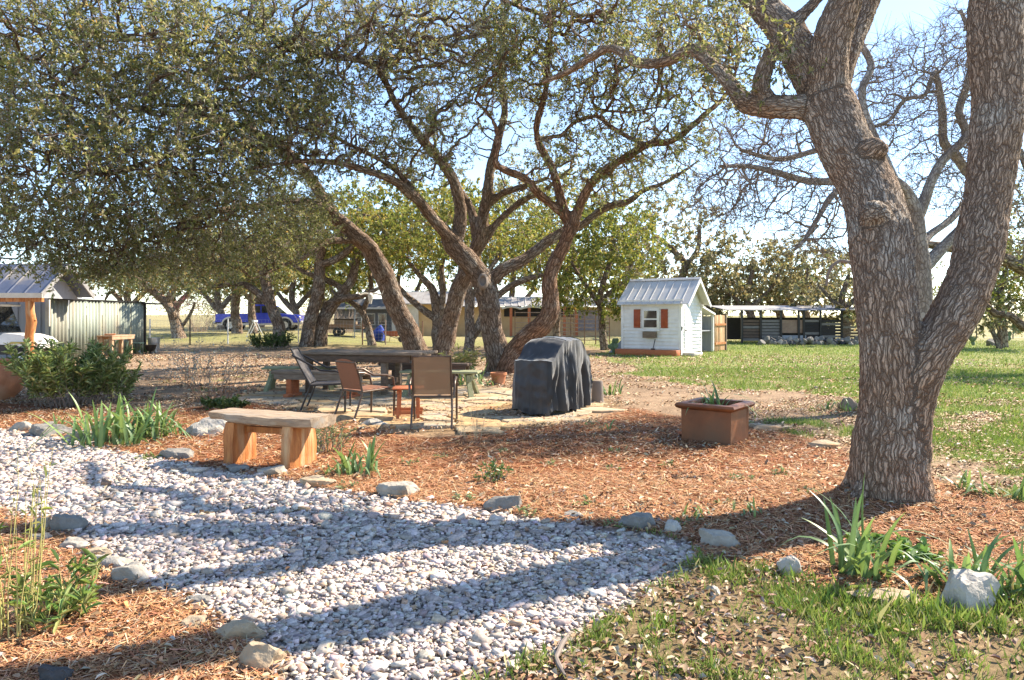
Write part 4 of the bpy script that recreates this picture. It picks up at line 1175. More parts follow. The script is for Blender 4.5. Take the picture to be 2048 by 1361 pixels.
far_oak('shaded oak trunk standing right in front of the pickup bed', [
    [(476, 668, 34, 12), (475, 655, 34, 10), (470, 610, 34, 9), (478, 560, 34, 7), (500, 510, 34, 4)], [(474, 590, 34, 6), (450, 550, 34, 4)]],
    [ell(470, 540, 34, 110, 50, 2.5, 150)], OAK_C, 0 or None, 0.13)
far_oak('dark oak trunk in front of the pickup cab', [
    [(508, 668, 33.5, 10), (506, 650, 33.5, 8), (502, 600, 33.5, 7), (512, 550, 33.5, 5)]], [ell(540, 530, 34, 80, 45, 2, 90)], OAK_C, None, 0.13)
far_oak('slender oak stems between the main forked oak trunks', [
    [(940, 722, 23, 14), (939, 705, 23, 12), (940, 645, 23, 11), (937, 580, 23, 10), (930, 520, 23, 8), (905, 460, 23, 5)], [(940, 680, 23, 9), (962, 645, 23, 9), (975, 610, 23, 8), (1010, 580, 23, 7), (1050, 560, 23, 6), (1100, 548, 23, 4)],
    [(938, 600, 23, 6), (965, 560, 23, 5), (1000, 510, 23, 4)]],
    [ell(900, 440, 23.5, 100, 70, 2, 160), ell(1040, 500, 23.5, 90, 55, 2, 130)])
far_oak('many stemmed oak before the tan barn wall', [
    [(877, 700, 26, 16), (876, 660, 26, 13), (875, 632, 26, 12), (866, 585, 26, 8), (848, 560, 26, 7), (828, 538, 26, 5), (800, 500, 26, 3)], [(878, 640, 26, 8), (886, 580, 26, 6), (884, 530, 26, 5), (900, 480, 26, 3)],
    [(874, 640, 26, 8), (840, 615, 26, 7), (808, 586, 26, 6), (770, 540, 26, 3)]],
    [ell(820, 480, 26.5, 110, 70, 2, 190), ell(900, 500, 27, 70, 60, 2, 90)])
far_oak('sunny yellow green oak by the pipe corral panels', [
    [(1209, 696, 24, 10), (1207, 680, 24, 8), (1203, 632, 24, 7), (1200, 590, 24, 6), (1215, 540, 24, 5), (1230, 480, 24, 3)], [(1203, 620, 24, 5), (1170, 570, 24, 4), (1140, 520, 24, 3)], [(1201, 600, 24, 5), (1250, 560, 24, 4), (1270, 510, 24, 3)]],
    [ell(1225, 500, 24, 95, 100, 2.2, 360), ell(1160, 560, 24, 75, 60, 2, 150), ell(1240, 590, 23.6, 60, 40, 1.6, 90)], YEL_C, YEL_W, 0.10, per=14)
far_oak('oak trunk close behind the tan barn pipe panels', [
    [(1114, 690, 27, 10), (1113, 660, 27, 8), (1116, 610, 27, 7), (1125, 560, 27, 5), (1150, 500, 27, 3)]], [ell(1120, 540, 27, 90, 60, 2, 150), ell(1060, 470, 27, 90, 60, 2, 130)])
far_oak('grey crooked oak rising behind the white shed', [
    [(1366, 690, 40, 10), (1365, 560, 40, 8), (1370, 528, 40, 7), (1345, 500, 40, 5), (1310, 470, 40, 3)], [(1369, 535, 40, 5), (1395, 500, 40, 5), (1400, 450, 40, 3)]],
    [ell(1350, 470, 40, 110, 80, 3, 240), ell(1330, 560, 42, 80, 50, 3, 130)], GRY_C, None, 0.16, dict(step=0.5, infl=5, kill=0.7, min_z=2.5), md=2)
DS = 1.1
for lab, px, w_, y_, hh, d, cols in (('broad olive oak behind the corral roof', 1500, 120, 545, 75, 46, GRY_C), ('dusty oak over the blue end of the corral roof', 1610, 110, 550, 70, 47, GRY_C),
                                 ('dark green oak seen over the corral between two dusty oaks', 1560, 90, 570, 55, 50, OAK_C), ('grey twiggy oak crown touching the big near trunk', 1690, 80, 570, 75, 36, GRY_C),
                                 ('olive oak beyond the lean to of the white shed', 1430, 80, 570, 60, 48, GRY_C)):
    far_oak(lab, [[(px, 692, d, 9), (px + 3, 640, d, 8), (px - 6, 600, d, 6), (px + 8, y_ - 20, d, 3)], [(px - 2, 620, d, 6), (px + 35, 585, d, 4), (px + 60, y_, d, 2)], [(px, 625, d, 6), (px - 35, 590, d, 4), (px - 55, y_, d, 2)]],
            [ell(px, y_, d, w_, hh, 3.5, int(w_ * 2.6))], cols, None, 0.17, dict(step=0.5, infl=5, kill=0.7, min_z=2.2), group='oaks behind the corral', md=2)
DS = 1.08
far_oak('straight dark oak trunk by the prickly pear in the pasture', [
    [(2008, 712, 31, 12), (2006, 695, 31, 9), (2003, 640, 31, 8), (2001, 590, 31, 7), (2012, 540, 31, 4)], [(2003, 630, 31, 6), (2030, 600, 31, 4)], [(2002, 600, 31, 5), (1970, 560, 31, 3)]],
    [ell(2020, 545, 31, 80, 70, 2.4, 210), ell(1975, 590, 31, 45, 30, 1.6, 60)], YEL_C, YEL_W, 0.12, group='oaks in the pasture')
far_oak('small crooked twin stemmed oak in the pasture', [
    [(1998, 708, 30, 7), (1996, 690, 30, 5), (1988, 670, 30, 4), (1982, 655, 30, 4), (1986, 645, 30, 3), (1975, 625, 30, 2)], [(1999, 690, 30, 4), (2000, 665, 30, 4), (1992, 640, 30, 3), (2005, 620, 30, 2)]],
    [ell(1985, 625, 30, 45, 22, 1.4, 90)], GRY_C, None, 0.11, dict(step=0.3, infl=3.0, kill=0.4, min_z=1.0), group='oaks in the pasture')
far_oak('heavy low oak limb reaching across behind the big oak stems', [
    [(2140, 720, 17, 26), (2130, 640, 17, 22), (2090, 575, 17, 17), (2048, 538, 17, 14), (1993, 512, 17, 12), (1930, 500, 17, 11), (1870, 492, 17, 9), (1824, 487, 17, 6)],
    [(2110, 600, 17, 12), (2060, 655, 17, 9), (2020, 632, 17, 8), (1990, 628, 17, 8), (1975, 612, 17, 6), (1950, 605, 17, 4)], [(2130, 640, 17, 16), (2120, 520, 17.5, 14), (2080, 400, 18, 9), (2040, 300, 18.4, 5)]],
    [ell(2060, 470, 17.5, 70, 70, 1.6, 140), ell(2220, 370, 17.8, 120, 90, 2.6, 170), ell(1980, 590, 17.2, 50, 30, 1.2, 50)], OAK_C, OAK_W, 0.075, group='oaks in the pasture')
t = tree('redbud_tree', 'small pink flowering redbud beyond the wire fence', [[(365, 672, 38, 5), (362, 650, 38, 4), (350, 630, 38, 3), (335, 610, 38, 2)], [(363, 655, 38, 3), (380, 630, 38, 3), (390, 605, 38, 2)]],
     [ell(362, 608, 38, 40, 22, 1.8, 150)], gk=dict(step=0.25, infl=2.5, kill=0.35, min_z=1.0), lk=dict(maxdesc=3, twigs=3, tl=0.3, per=5, leaf=0.055, cols=[(0.42, 0.13, 0.22), (0.52, 0.22, 0.30)], near=False, twig_r=0.004), bk=dict(tip=0.006, sides=4))

DS = 1.25
for lab, px, d, cols, ww, yy, hh in (('olive oak crown showing over the pickup bed', 440, 44, GRY_C, 90, 560, 60), ('pale oak crown behind the pickup bonnet', 590, 46, YEL_C, 90, 540, 80), ('sunlit oak behind the barn gable', 700, 44, YEL_C, 90, 520, 90),
        ('leafy oak over the barn ridge beside its gable', 800, 48, YEL_C, 100, 500, 90), ('bright oak crown above the middle of the barn roof', 920, 47, YEL_C, 100, 510, 85), ('olive oak above the barn porch posts', 1030, 48, OAK_C, 100, 505, 90),
        ('oak crown above the barn end nearest the white shed', 1140, 47, YEL_C, 90, 500, 85), ('dull oak crown over the tan barn end wall', 1250, 50, GRY_C, 80, 560, 55), ('grey oak crown far beyond the corrugated wall', 350, 52, GRY_C, 70, 590, 35), ('dull oak crown between the redbud and the corrugated wall', 260, 50, GRY_C, 80, 600, 30), ('dense low oak crown behind the leafless bushes and pickup', 520, 50, GRY_C, 90, 590, 45), ('dense low oak crown behind the grey cottage', 650, 52, OAK_C, 90, 590, 50)):
    far_oak(lab, [[(px, 668, d, 8), (px + 3, 630, d, 7), (px - 6, 590, d, 6), (px + 8, yy - 20, d, 3)], [(px - 2, 620, d, 6), (px + 35, 580, d, 4), (px + 55, yy, d, 2)], [(px, 625, d, 6), (px - 35, 585, d, 4), (px - 50, yy, d, 2)]],
            [ell(px, yy - 45, d, ww, hh * 1.2, 3.5, int(ww * 3.6))], cols, None, 0.18, dict(step=0.5, infl=5, kill=0.66, min_z=2.2), group='oaks behind the barn', md=2)

# ---- distant wood along the horizon
def distant_wood():
    V, F, T, off = [], [], [], 0
    nt_ = 95
    for k in range(nt_):
        d = random.uniform(75, 190); px = random.uniform(-300, 2350)
        c = P(px, HZ, d); x, y = c.x, c.y
        gz0 = float(ground_z(x, y)); h = random.uniform(3.5, 8.0); rx = random.uniform(2.5, 5.5)
        n = 300
        u = RNG.normal(size=(n, 3)); u /= np.linalg.norm(u, axis=1)[:, None]
        lobes = RNG.normal(0, 0.45, (7, 3)); q = lobes[RNG.integers(0, 7, n)] + u * RNG.uniform(0.2, 0.6, (n, 1))
        pos = np.array([x, y, gz0 + h * 0.56]) + q * np.array([rx, rx, h * 0.42])
        pos[:, 2] = np.maximum(pos[:, 2], gz0 + 0.1)
        bare = random.random() < 0.45
        t = mixcols(n, [(0.20, 0.165, 0.125), (0.27, 0.20, 0.15)] if bare else GRY_C[:3] + YEL_C[1:2], None, 0.15)
        s = RNG.uniform(0.25, 0.55, (n, 1)) * np.array([[0.45 if not bare else 0.12, 1, 1]])
        v, f, tt = scatter_shape(DIA_V, DIA_F, pos, rand_rot(n), s, t)
        V.append(v); F.append(f + off); T.append(tt); off += len(v)
    me = np_mesh('distant_wood', np.concatenate(V), np.concatenate(F), np.concatenate(T))
    tag(link_mesh('distant_wood', me, LEAF), 'hazy line of scrub oak and bare brush along the horizon', 'woods', kind='stuff')
distant_wood()
# ------------------------------------------------------------------ shared materials
WOOD_GREY = mat('weathered_wood', (0.25, 0.19, 0.135), (0.12, 0.085, 0.06), 5, 0.85, stretch=(1, 9, 9), bump_s=0.4)
WOOD_DARK = mat('dark_wood', (0.15, 0.10, 0.068), (0.065, 0.043, 0.03), 5, 0.8, stretch=(1, 9, 9), bump_s=0.4)
WOOD_BENCH = mat('bench_top_wood', (0.42, 0.32, 0.22), (0.21, 0.145, 0.095), 4, 0.85, stretch=(1, 8, 8), bump_s=0.5, spots=(0.30, 0.26, 0.21))
WOOD_CEDAR = mat('cedar_wood', (0.52, 0.215, 0.065), (0.30, 0.095, 0.028), 3, 0.7, stretch=(7, 7, 0.9), bump_s=0.7, bump_d=0.02, spots=(0.55, 0.36, 0.19))
WOOD_RED = mat('red_stained_wood', (0.50, 0.165, 0.065), (0.36, 0.10, 0.038), 6, 0.65, stretch=(1, 6, 6))
WOOD_GREEN = mat('faded_green_wood', (0.30, 0.30, 0.17), (0.19, 0.20, 0.11), 6, 0.85, stretch=(1, 6, 6))
WHITE = mat('white_paint', (0.80, 0.79, 0.76), (0.66, 0.65, 0.62), 3, 0.6, bump_s=0.1, spots=(0.70, 0.68, 0.63))
SHUTTER = mat('shutter_paint', (0.36, 0.085, 0.035), (0.25, 0.055, 0.022), 8, 0.6)
ROOF_M = mat('roof_metal', (0.60, 0.575, 0.54), (0.48, 0.46, 0.43), 2.5, 0.6, 0.0, bump_s=0.08)
ROOF_OLD = mat('old_roof_metal', (0.36, 0.34, 0.32), (0.25, 0.23, 0.21), 1.5, 0.6, 0.1, bump_s=0.1)
ROOF_BLUE = mat('roof_blue_grey', (0.13, 0.15, 0.21), (0.08, 0.095, 0.14), 1.8, 0.55, 0.2, bump_s=0.1, spots=(0.30, 0.27, 0.24))
GALV = mat('corrugated_steel', (0.33, 0.36, 0.30), (0.22, 0.25, 0.20), 2.2, 0.6, 0.08, stretch=(1, 1, 0.3), bump_s=0.08, spots=(0.30, 0.27, 0.21))
STEEL = mat('bare_steel', (0.50, 0.50, 0.50), (0.36, 0.36, 0.37), 6, 0.4, 0.8, bump_s=0.1)
BLACKM = mat('black_metal', (0.045, 0.042, 0.04), (0.025, 0.024, 0.024), 9, 0.4, 0.3, bump_s=0.1)
BRONZE = mat('bronze_frame', (0.13, 0.09, 0.065), (0.075, 0.05, 0.035), 9, 0.38, 0.4, bump_s=0.1)
RUST = mat('rusty_steel', (0.33, 0.20, 0.13), (0.20, 0.11, 0.07), 7, 0.8, 0.2)
TERRA = mat('terracotta', (0.50, 0.215, 0.105), (0.36, 0.14, 0.065), 5, 0.85, bump_s=0.2, spots=(0.46, 0.27, 0.17))
PLANTER = mat('planter_clay', (0.25, 0.092, 0.034), (0.13, 0.05, 0.022), 2.6, 0.5, bump_s=0.15, spots=(0.16, 0.085, 0.045))
STUCCO = mat('tan_stucco', (0.62, 0.42, 0.22), (0.53, 0.34, 0.17), 2.0, 0.9, bump_s=0.2)
GREYW = mat('grey_siding', (0.36, 0.37, 0.39), (0.28, 0.29, 0.31), 2.0, 0.8, stretch=(4, 4, 1), bump_s=0.15)
SOIL = mat('potting_soil', (0.07, 0.045, 0.03), (0.035, 0.022, 0.016), 20, 0.95)
RUBBER = mat('rubber', (0.03, 0.03, 0.03), (0.018, 0.018, 0.018), 12, 0.8)
CREAM = mat('cream_paint', (0.62, 0.56, 0.46), (0.50, 0.44, 0.35), 3, 0.8)
BONE = mat('sun_bleached_bone', (0.70, 0.66, 0.56), (0.50, 0.46, 0.37), 9, 0.8)
PIPE = mat('weathered_pipe', (0.40, 0.30, 0.24), (0.27, 0.18, 0.14), 8, 0.7, 0.3)
CACTUS = mat('cactus_skin', (0.15, 0.20, 0.10), (0.09, 0.13, 0.065), 9, 0.6)
BLUE = mat('blue_car_paint', (0.030, 0.055, 0.52), (0.022, 0.04, 0.42), 2, 0.22, 0.2, bump_s=0.0, spec=0.6)
SILVER = mat('silver_trim', (0.50, 0.49, 0.47), (0.40, 0.39, 0.37), 4, 0.35, 0.5, bump_s=0.0)
def glass_mat():
    m, nt, b = new_mat('dark_glass')
    tc = N(nt, 'ShaderNodeTexCoord'); n = N(nt, 'ShaderNodeTexNoise'); n.inputs['Scale'].default_value = 5
    nt.links.new(tc.outputs['Object'], n.inputs[0])
    nt.links.new(ramp(nt, n.outputs[0], [(0.3, (0.015, 0.018, 0.02)), (0.7, (0.05, 0.055, 0.055))]), b.inputs['Base Color'])
    b.inputs['Roughness'].default_value = 0.05; b.inputs['Specular IOR Level'].default_value = 0.8
    return m
GLASS = glass_mat()
def part(mb, name, m, root, **k):
    return mb.build(name, m, root, **k)

# ------------------------------------------------------------------ white garden shed
sc0 = G(1361, 712); TH = R(-35)
shed = thing('garden_shed', 'small white lap sided shed with metal roof, red shutters and white door', 'shed', sc0, TH)
SWd, SDp, SH, PK = 2.45, 2.15, 2.12, 0.86     # front width, depth, eave height, roof rise
def laps(mb, ax, length, z0, z1, n, gable=None):
    """overlapping boards: each leans out at its lower edge"""
    h = (z1 - z0) / n
    for i in range(n):
        a, b = z0 + i * h, z0 + (i + 1) * h
        u0, u1 = 0.0, length
        if gable and b > gable[0]:
            t = min(1, (b - gable[0]) / gable[1]); u0, u1 = length * 0.5 * t, length * (1 - 0.5 * t)
            if u1 - u0 < 0.08: break
        if ax == 'front':
            vs = [(-u1, -0.055, a), (-u0, -0.055, a), (-u0, -0.004, b), (-u1, -0.004, b), (-u1, 0.03, a), (-u0, 0.03, a), (-u0, 0.03, b), (-u1, 0.03, b)]
        else:
            vs = [(0.055, u0, a), (0.055, u1, a), (0.004, u1, b), (0.004, u0, b), (-0.03, u0, a), (-0.03, u1, a), (-0.03, u1, b), (-0.03, u0, b)]
        mb.add(vs, [(0, 1, 2, 3), (7, 6, 5, 4), (0, 4, 5, 1), (3, 2, 6, 7), (0, 3, 7, 4), (1, 5, 6, 2)])
    return mb
part(laps(MB(), 'front', SWd, 0.12, SH, 14), 'front_siding', WHITE, shed)
part(laps(MB(), 'side', SDp, 0.12, SH + PK, 20, (SH, PK)), 'side_siding', WHITE, shed)
part(MB().box((-SWd / 2, SDp / 2 + 0.02, SH / 2), (SWd - 0.12, SDp - 0.1, SH - 0.06)), 'wall_core', WHITE, shed)
part(MB().box((0.0, -0.0, SH / 2 + 0.03), (0.11, 0.11, SH + 0.02)), 'corner_trim', WHITE, shed)
part(MB().box((-SWd, -0.0, SH / 2 + 0.03), (0.11, 0.11, SH + 0.02)), 'corner_trim', WHITE, shed)
part(MB().box((-SWd / 2, -0.06, SH + 0.01), (SWd + 0.24, 0.035, 0.12)), 'fascia', WHITE, shed)
# roof: standing seam panels, front and back slope
OV = 0.20; x0r, x1r = -SWd - 0.16, 0.42
slope = math.atan2(PK, SDp / 2)
npn = 9; pw = (x1r - x0r) / npn
for sgn in (0, 1):
    for i in range(npn):
        a = x0r + i * pw
        def sl(x, t, up):   # t 0 at the eave, 1 at the ridge
            y = -OV + (SDp / 2 + OV) * t; z = SH - OV * math.tan(slope) + (PK + OV * math.tan(slope)) * t + 0.06 + up
            return (x, y if not sgn else SDp - y, z)
        mb = MB()
        mb.add([sl(a + .006, 0, 0), sl(a + pw - .006, 0, 0), sl(a + pw - .006, 1, 0), sl(a + .006, 1, 0), sl(a + .006, 0, -.03), sl(a + pw - .006, 0, -.03), sl(a + pw - .006, 1, -.03), sl(a + .006, 1, -.03)],
               [(0, 1, 2, 3), (7, 6, 5, 4), (0, 4, 5, 1), (2, 6, 7, 3), (1, 5, 6, 2), (0, 3, 7, 4)])
        mb.add([sl(a - .014, 0, 0.0), sl(a + .014, 0, 0.0), sl(a + .014, 1, 0.0), sl(a - .014, 1, 0.0), sl(a - .008, 0, .035), sl(a + .008, 0, .035), sl(a + .008, 1, .035), sl(a - .008, 1, .035)],
               [(0, 1, 5, 4), (1, 2, 6, 5), (2, 3, 7, 6), (3, 0, 4, 7), (4, 5, 6, 7)])
        part(mb, 'roof_panel', ROOF_M, shed)
part(MB().prism([(SDp / 2 - 0.12, SH + PK + 0.02), (SDp / 2, SH + PK + 0.115), (SDp / 2 + 0.12, SH + PK + 0.02), (SDp / 2, SH + PK + 0.085)], 'x', x0r, x1r), 'ridge_cap', ROOF_M, shed)
for s_ in (0, 1):
    e = (0.40, -OV if not s_ else SDp + OV, SH - OV * math.tan(slope) - 0.02); r_ = (0.40, SDp / 2, SH + PK - 0.0)
    part(MB().bar(e, r_, 0.035, 0.13), 'barge_board', WHITE, shed)
win = part(MB().box((-1.22, -0.045, 1.42), (0.74, 0.06, 0.90), bev=0.006), 'window', WHITE, shed)
for zc in (1.60, 1.24):
    part(MB().box((-1.22, -0.068, zc), (0.54, 0.03, 0.30)), 'pane', GLASS, win)
part(MB().box((-1.22, -0.09, 0.96), (0.80, 0.10, 0.04)), 'sill', WHITE, win)
for xc in (-1.80, -0.64):
    sh_ = part(MB().box((xc, -0.05, 1.44), (0.28, 0.04, 0.74), bev=0.005), 'shutter', SHUTTER, shed)
    for zc in (1.76, 1.44, 1.12):
        part(MB().box((xc, -0.076, zc), (0.24, 0.016, 0.05)), 'batten', SHUTTER, sh_)
part(MB().box((-1.22, -0.14, 0.80), (0.54, 0.18, 0.25), taper=(1.0, 1.0), bev=0.01), 'flower_box', WOOD_GREY, shed)
dr = part(MB().box((0.03, 0.62, 1.02), (0.04, 0.86, 1.94), bev=0.006), 'door', WHITE, shed)
part(MB().box((0.056, 0.62, 1.5), (0.015, 0.6, 0.7)), 'door_panel', WHITE, dr); part(MB().box((0.056, 0.62, 0.6), (0.015, 0.6, 0.7)), 'door_panel', WHITE, dr)
part(MB().tube([(0.06, 0.30, 0.98), (0.12, 0.30, 0.98), (0.12, 0.38, 0.98)], 0.018), 'handle', BLACKM, dr)
for yy in (0.15, 1.10):
    part(MB().box((0.032, yy, 1.05), (0.03, 0.07, 2.02)), 'door_trim', WHITE, shed)
part(MB().box((-SWd / 2 - 0.03, -0.28, 0.07), (SWd + 0.12, 0.50, 0.30), bev=0.01), 'timber_plinth', WOOD_RED, shed)
part(MB().box((0.28, 0.60, 0.03), (0.46, 0.95, 0.16), bev=0.01), 'step', CREAM, shed)
part(MB().box((0.05, -0.02, 1.06), (0.06, 0.05, 0.16), bev=0.01), 'switch_box', BLACKM, shed)
part(MB().tube([(-0.95, -0.42, 0.28), (-0.98, -0.16, 0.62)], 0.018).box((-0.95, -0.44, 0.24), (0.16, 0.05, 0.07)), 'garden_tool', BLACKM, shed)
# lean-to with shelves at the back
y0, y1 = SDp + 0.05, SDp + 1.60
part(MB().add([(0.1, y0, 1.98), (0.1, y1 + .1, 1.66), (-1.3, y1 + .1, 1.66), (-1.3, y0, 1.98), (0.1, y0, 1.90), (0.1, y1 + .1, 1.58), (-1.3, y1 + .1, 1.58), (-1.3, y0, 1.90)],
              [(0, 1, 2, 3), (7, 6, 5, 4), (0, 4, 5, 1), (1, 5, 6, 2), (2, 6, 7, 3), (3, 7, 4, 0)]), 'lean_to_roof', WHITE, shed)
part(MB().box((0.0, y0 + .02, 0.95), (0.09, 0.09, 1.88)), 'lean_to_post', WHITE, shed); part(MB().box((0.0, y1, 0.80), (0.09, 0.09, 1.56)), 'lean_to_post', WHITE, shed)
part(MB().box((-1.15, (y0 + y1) / 2, 0.85), (0.05, y1 - y0, 1.62)).box((-0.6, y1 + .02, 0.78), (1.15, 0.04, 1.5)), 'lean_to_wall', GREYW, shed)
part(MB().box((-0.45, (y0 + y1) / 2, 0.92), (0.8, y1 - y0 - .1, 0.04)), 'shelf', GREYW, shed); part(MB().box((-0.9, (y0 + y1) / 2 - .2, 1.42), (0.35, 0.9, 0.05)), 'shelf', WOOD_CEDAR, shed)
part(MB().lathe([(0.0, 0), (0.09, 0), (0.10, 0.16), (0.07, 0.22), (0, 0.22)], (-0.35, y0 + .9, 0.942), 12), 'pot', BLACKM, shed)
part(MB().prism([(0.35, 0.0), (1.25, 0.0), (1.25, 0.62)], 'y', 0.0, 0.5).box((0, 0, 0), (0.001, 0.001, 0.001)) if False else MB().prism([(-SWd - 0.95, -0.02), (-SWd - 0.06, -0.02), (-SWd - 0.06, 0.78)], 'y', 0.5, 1.3), 'ramp_cover', GREYW, shed)
fence_o = shed.matrix_basis.to_3x3() if False else Matrix.Rotation(TH, 3, 'Z')
fp = sc0 + fence_o @ Vector((0.02, SDp + 1.78, 0))
wf = thing('picket_panel', 'short weathered cedar board fence panel beside the white shed lean to', 'fence', (fp.x, fp.y, float(ground_z(fp.x, fp.y))), TH)
for i in range(7):
    part(MB().box((0, 0.10 + i * 0.20, 0.80 + 0.01 * (i % 3)), (0.03, 0.185, 1.56), bev=0.004), 'picket', mat('cedar_picket', (0.52, 0.36, 0.20), (0.38, 0.23, 0.11), 4, 0.8, stretch=(5, 5, 1), spots=(0.45, 0.22, 0.09)), wf)
for zc in (0.35, 1.18):
    part(MB().box((0.04, 0.70, zc), (0.04, 1.42, 0.09)), 'rail', WOOD_CEDAR, wf)
part(MB().box((0.01, 1.47, 0.82), (0.10, 0.10, 1.64)), 'post', WOOD_GREY, wf)

# ------------------------------------------------------------------ tan barn and its yard
BD = 50.0
def XB(px, d=BD): return (px - 1024) / FPX * d
bz = 0.12
barn = thing('barn', 'long tan stucco barn with metal roof and open dark porch behind the oaks', 'barn', (0, BD, bz))
xl, xr = XB(905), XB(1256)
part(MB().box(((xl + xr) / 2, 2.0, 1.02), (xr - xl, 3.4, 2.24)), 'wall', STUCCO, barn)
part(MB().box((XB(1078), 0.26, 1.74), (XB(1150) - XB(1010), 0.12, 0.62)), 'painted_porch_shade', mat('dark_board_and_shade', (0.055, 0.045, 0.04), (0.03, 0.026, 0.024), 3, 0.8), barn)  # dark panel painted in for the shade inside the open porch
nr = 26; rw = (xr - xl + 0.5) / nr
for i in range(nr):
    a = xl - 0.25 + i * rw
    mb = MB()
    vs = [(a, -0.6, 2.20), (a + rw * .8, -0.6, 2.20), (a + rw * .8, 4.2, 3.0), (a, 4.2, 3.0)]
    mb.add(vs + [(x, y, z - .04) for x, y, z in vs], [(0, 1, 2, 3), (7, 6, 5, 4), (0, 4, 5, 1), (1, 5, 6, 2), (2, 6, 7, 3), (3, 7, 4, 0)])
    mb.prism([(a + rw * .8, 0), (a + rw * .9, .05), (a + rw, 0)], 'y', 0, 0.001) if False else None
    vs = [(a + rw * .8, -0.6, 2.20), (a + rw * .9, -0.6, 2.26), (a + rw, -0.6, 2.20), (a + rw * .8, 4.2, 3.0), (a + rw * .9, 4.2, 3.06), (a + rw, 4.2, 3.0)]
    mb.add(vs, [(0, 1, 4, 3), (1, 2, 5, 4)])
    part(mb, 'roof_panel', ROOF_OLD, barn, fix=False)
for px in (1022, 1058, 1128, 1152):
    part(MB().box((XB(px), -0.45, 1.06), (0.20, 0.20, 2.16)), 'porch_post', WOOD_RED, barn)
for a_, b_ in ((1004, 1040), (1040, 1090)):
    part(MB().tube([P(a_ + (b_ - a_) * t, 0, BD).to_2d().to_3d() + Vector((0, -BD - 0.52, 2.0 + 0.16 * math.sin(math.pi * t))) for t in [k / 8 for k in range(9)]], 0.09, 6), 'porch_arch', CREAM, barn)
for px, w_ in ((1168, 0.9), (1190, 0.7)):
    part(MB().box((XB(px), 0.27, 1.15), (w_, 0.1, 1.5)), 'barn_door', mat('grey_door', (0.36, 0.29, 0.27), (0.24, 0.19, 0.18), 4, 0.8), barn)
# the gabled wing at its left
gx0, gx1 = XB(790), XB(905)
wing = thing('barn_wing', 'gabled tan wing of the barn with pale end wall behind the leaning oak', 'building', (0, BD - 1.0, bz))
part(MB().box(((gx0 + gx1) / 2 + 0.9, 1.6, 1.15), (gx1 - gx0 - 1.9, 3.0, 2.5)), 'wall', STUCCO, wing)
part(MB().box((gx0 + 0.95, 1.3, 1.1), (1.85, 3.3, 2.4)), 'pale_wall', CREAM, wing)
for i in range(10):
    w_ = (gx1 - gx0 + 0.6) / 10; a = gx0 - 0.3 + i * w_
    part(MB().add([(a, -0.7, 2.36), (a + w_ * .97, -0.7, 2.36), (a + w_ * .97, 2.6, 3.35), (a, 2.6, 3.35), (a, -0.7, 2.30), (a + w_ * .97, -0.7, 2.30), (a + w_ * .97, 2.6, 3.29), (a, 2.6, 3.29)],
                  [(0, 1, 2, 3), (7, 6, 5, 4), (0, 4, 5, 1), (1, 5, 6, 2), (2, 6, 7, 3), (3, 7, 4, 0)]), 'roof_panel', ROOF_OLD, wing)
# grey cottage with small windows left of the wing
cot = thing('grey_cottage', 'low grey weathered cottage with two small windows behind the junk pile', 'building', (0, 52, 0.2))
ca, cb = XB(668, 52), XB(782, 52)
part(MB().box(((ca + cb) / 2, 1.5, 0.95), (cb - ca, 3, 2.1)), 'wall', mat('grey_boards', (0.20, 0.19, 0.18), (0.12, 0.115, 0.11), 3, 0.85, stretch=(6, 6, 1)), cot)
part(MB().prism([(-0.5, 2.0), (1.5, 2.75), (3.5, 2.0), (1.5, 2.62)], 'x', ca - .3, cb + .3), 'roof', mat('old_shingle', (0.17, 0.165, 0.16), (0.09, 0.09, 0.09), 4, 0.9), cot)
part(MB().bar((ca - .3, -0.52, 1.98), (cb + .3, -0.52, 1.98), 0.05, 0.14), 'fascia', CREAM, cot)
for px in (742, 765):
    w2 = part(MB().box((XB(px, 52), -0.02, 1.15), (0.66, 0.08, 0.9)), 'window', CREAM, cot); part(MB().box((XB(px, 52), -0.05, 1.15), (0.5, 0.06, 0.74)), 'pane', GLASS, w2)
# pipe corral panels before the barn
def pipe_panel(label, a, b, n, h, posts):
    r = thing('pipe_panel', label, 'gate', (a.x, a.y, a.z), group='pipe corral panels')
    d = b - a
    for i in range(n):
        z = 0.22 + (h - 0.22) * i / (n - 1)
        part(MB().tube([Vector((0, 0, z)), Vector((d.x, d.y, z))], 0.026, 6), 'rail', PIPE, r)
    for t in posts:
        part(MB().tube([Vector((d.x * t, d.y * t, -0.05)), Vector((d.x * t, d.y * t, h + (0.12 if t in (0, 1) else 0)))], 0.032, 6), 'upright', RUST, r)
pipe_panel('wide pipe corral panel facing the lawn near the white shed', on_ground(XB(1108, 38), 38), on_ground(XB(1219, 38), 38), 7, 1.62, (0, 0.3, 0.55, 0.75, 1))
pipe_panel('tall pipe gate half hidden by the reddish leaning oak', on_ground(XB(1030, 41), 41), on_ground(XB(1148, 40), 40), 6, 1.75, (0, 0.25, 0.5, 1))
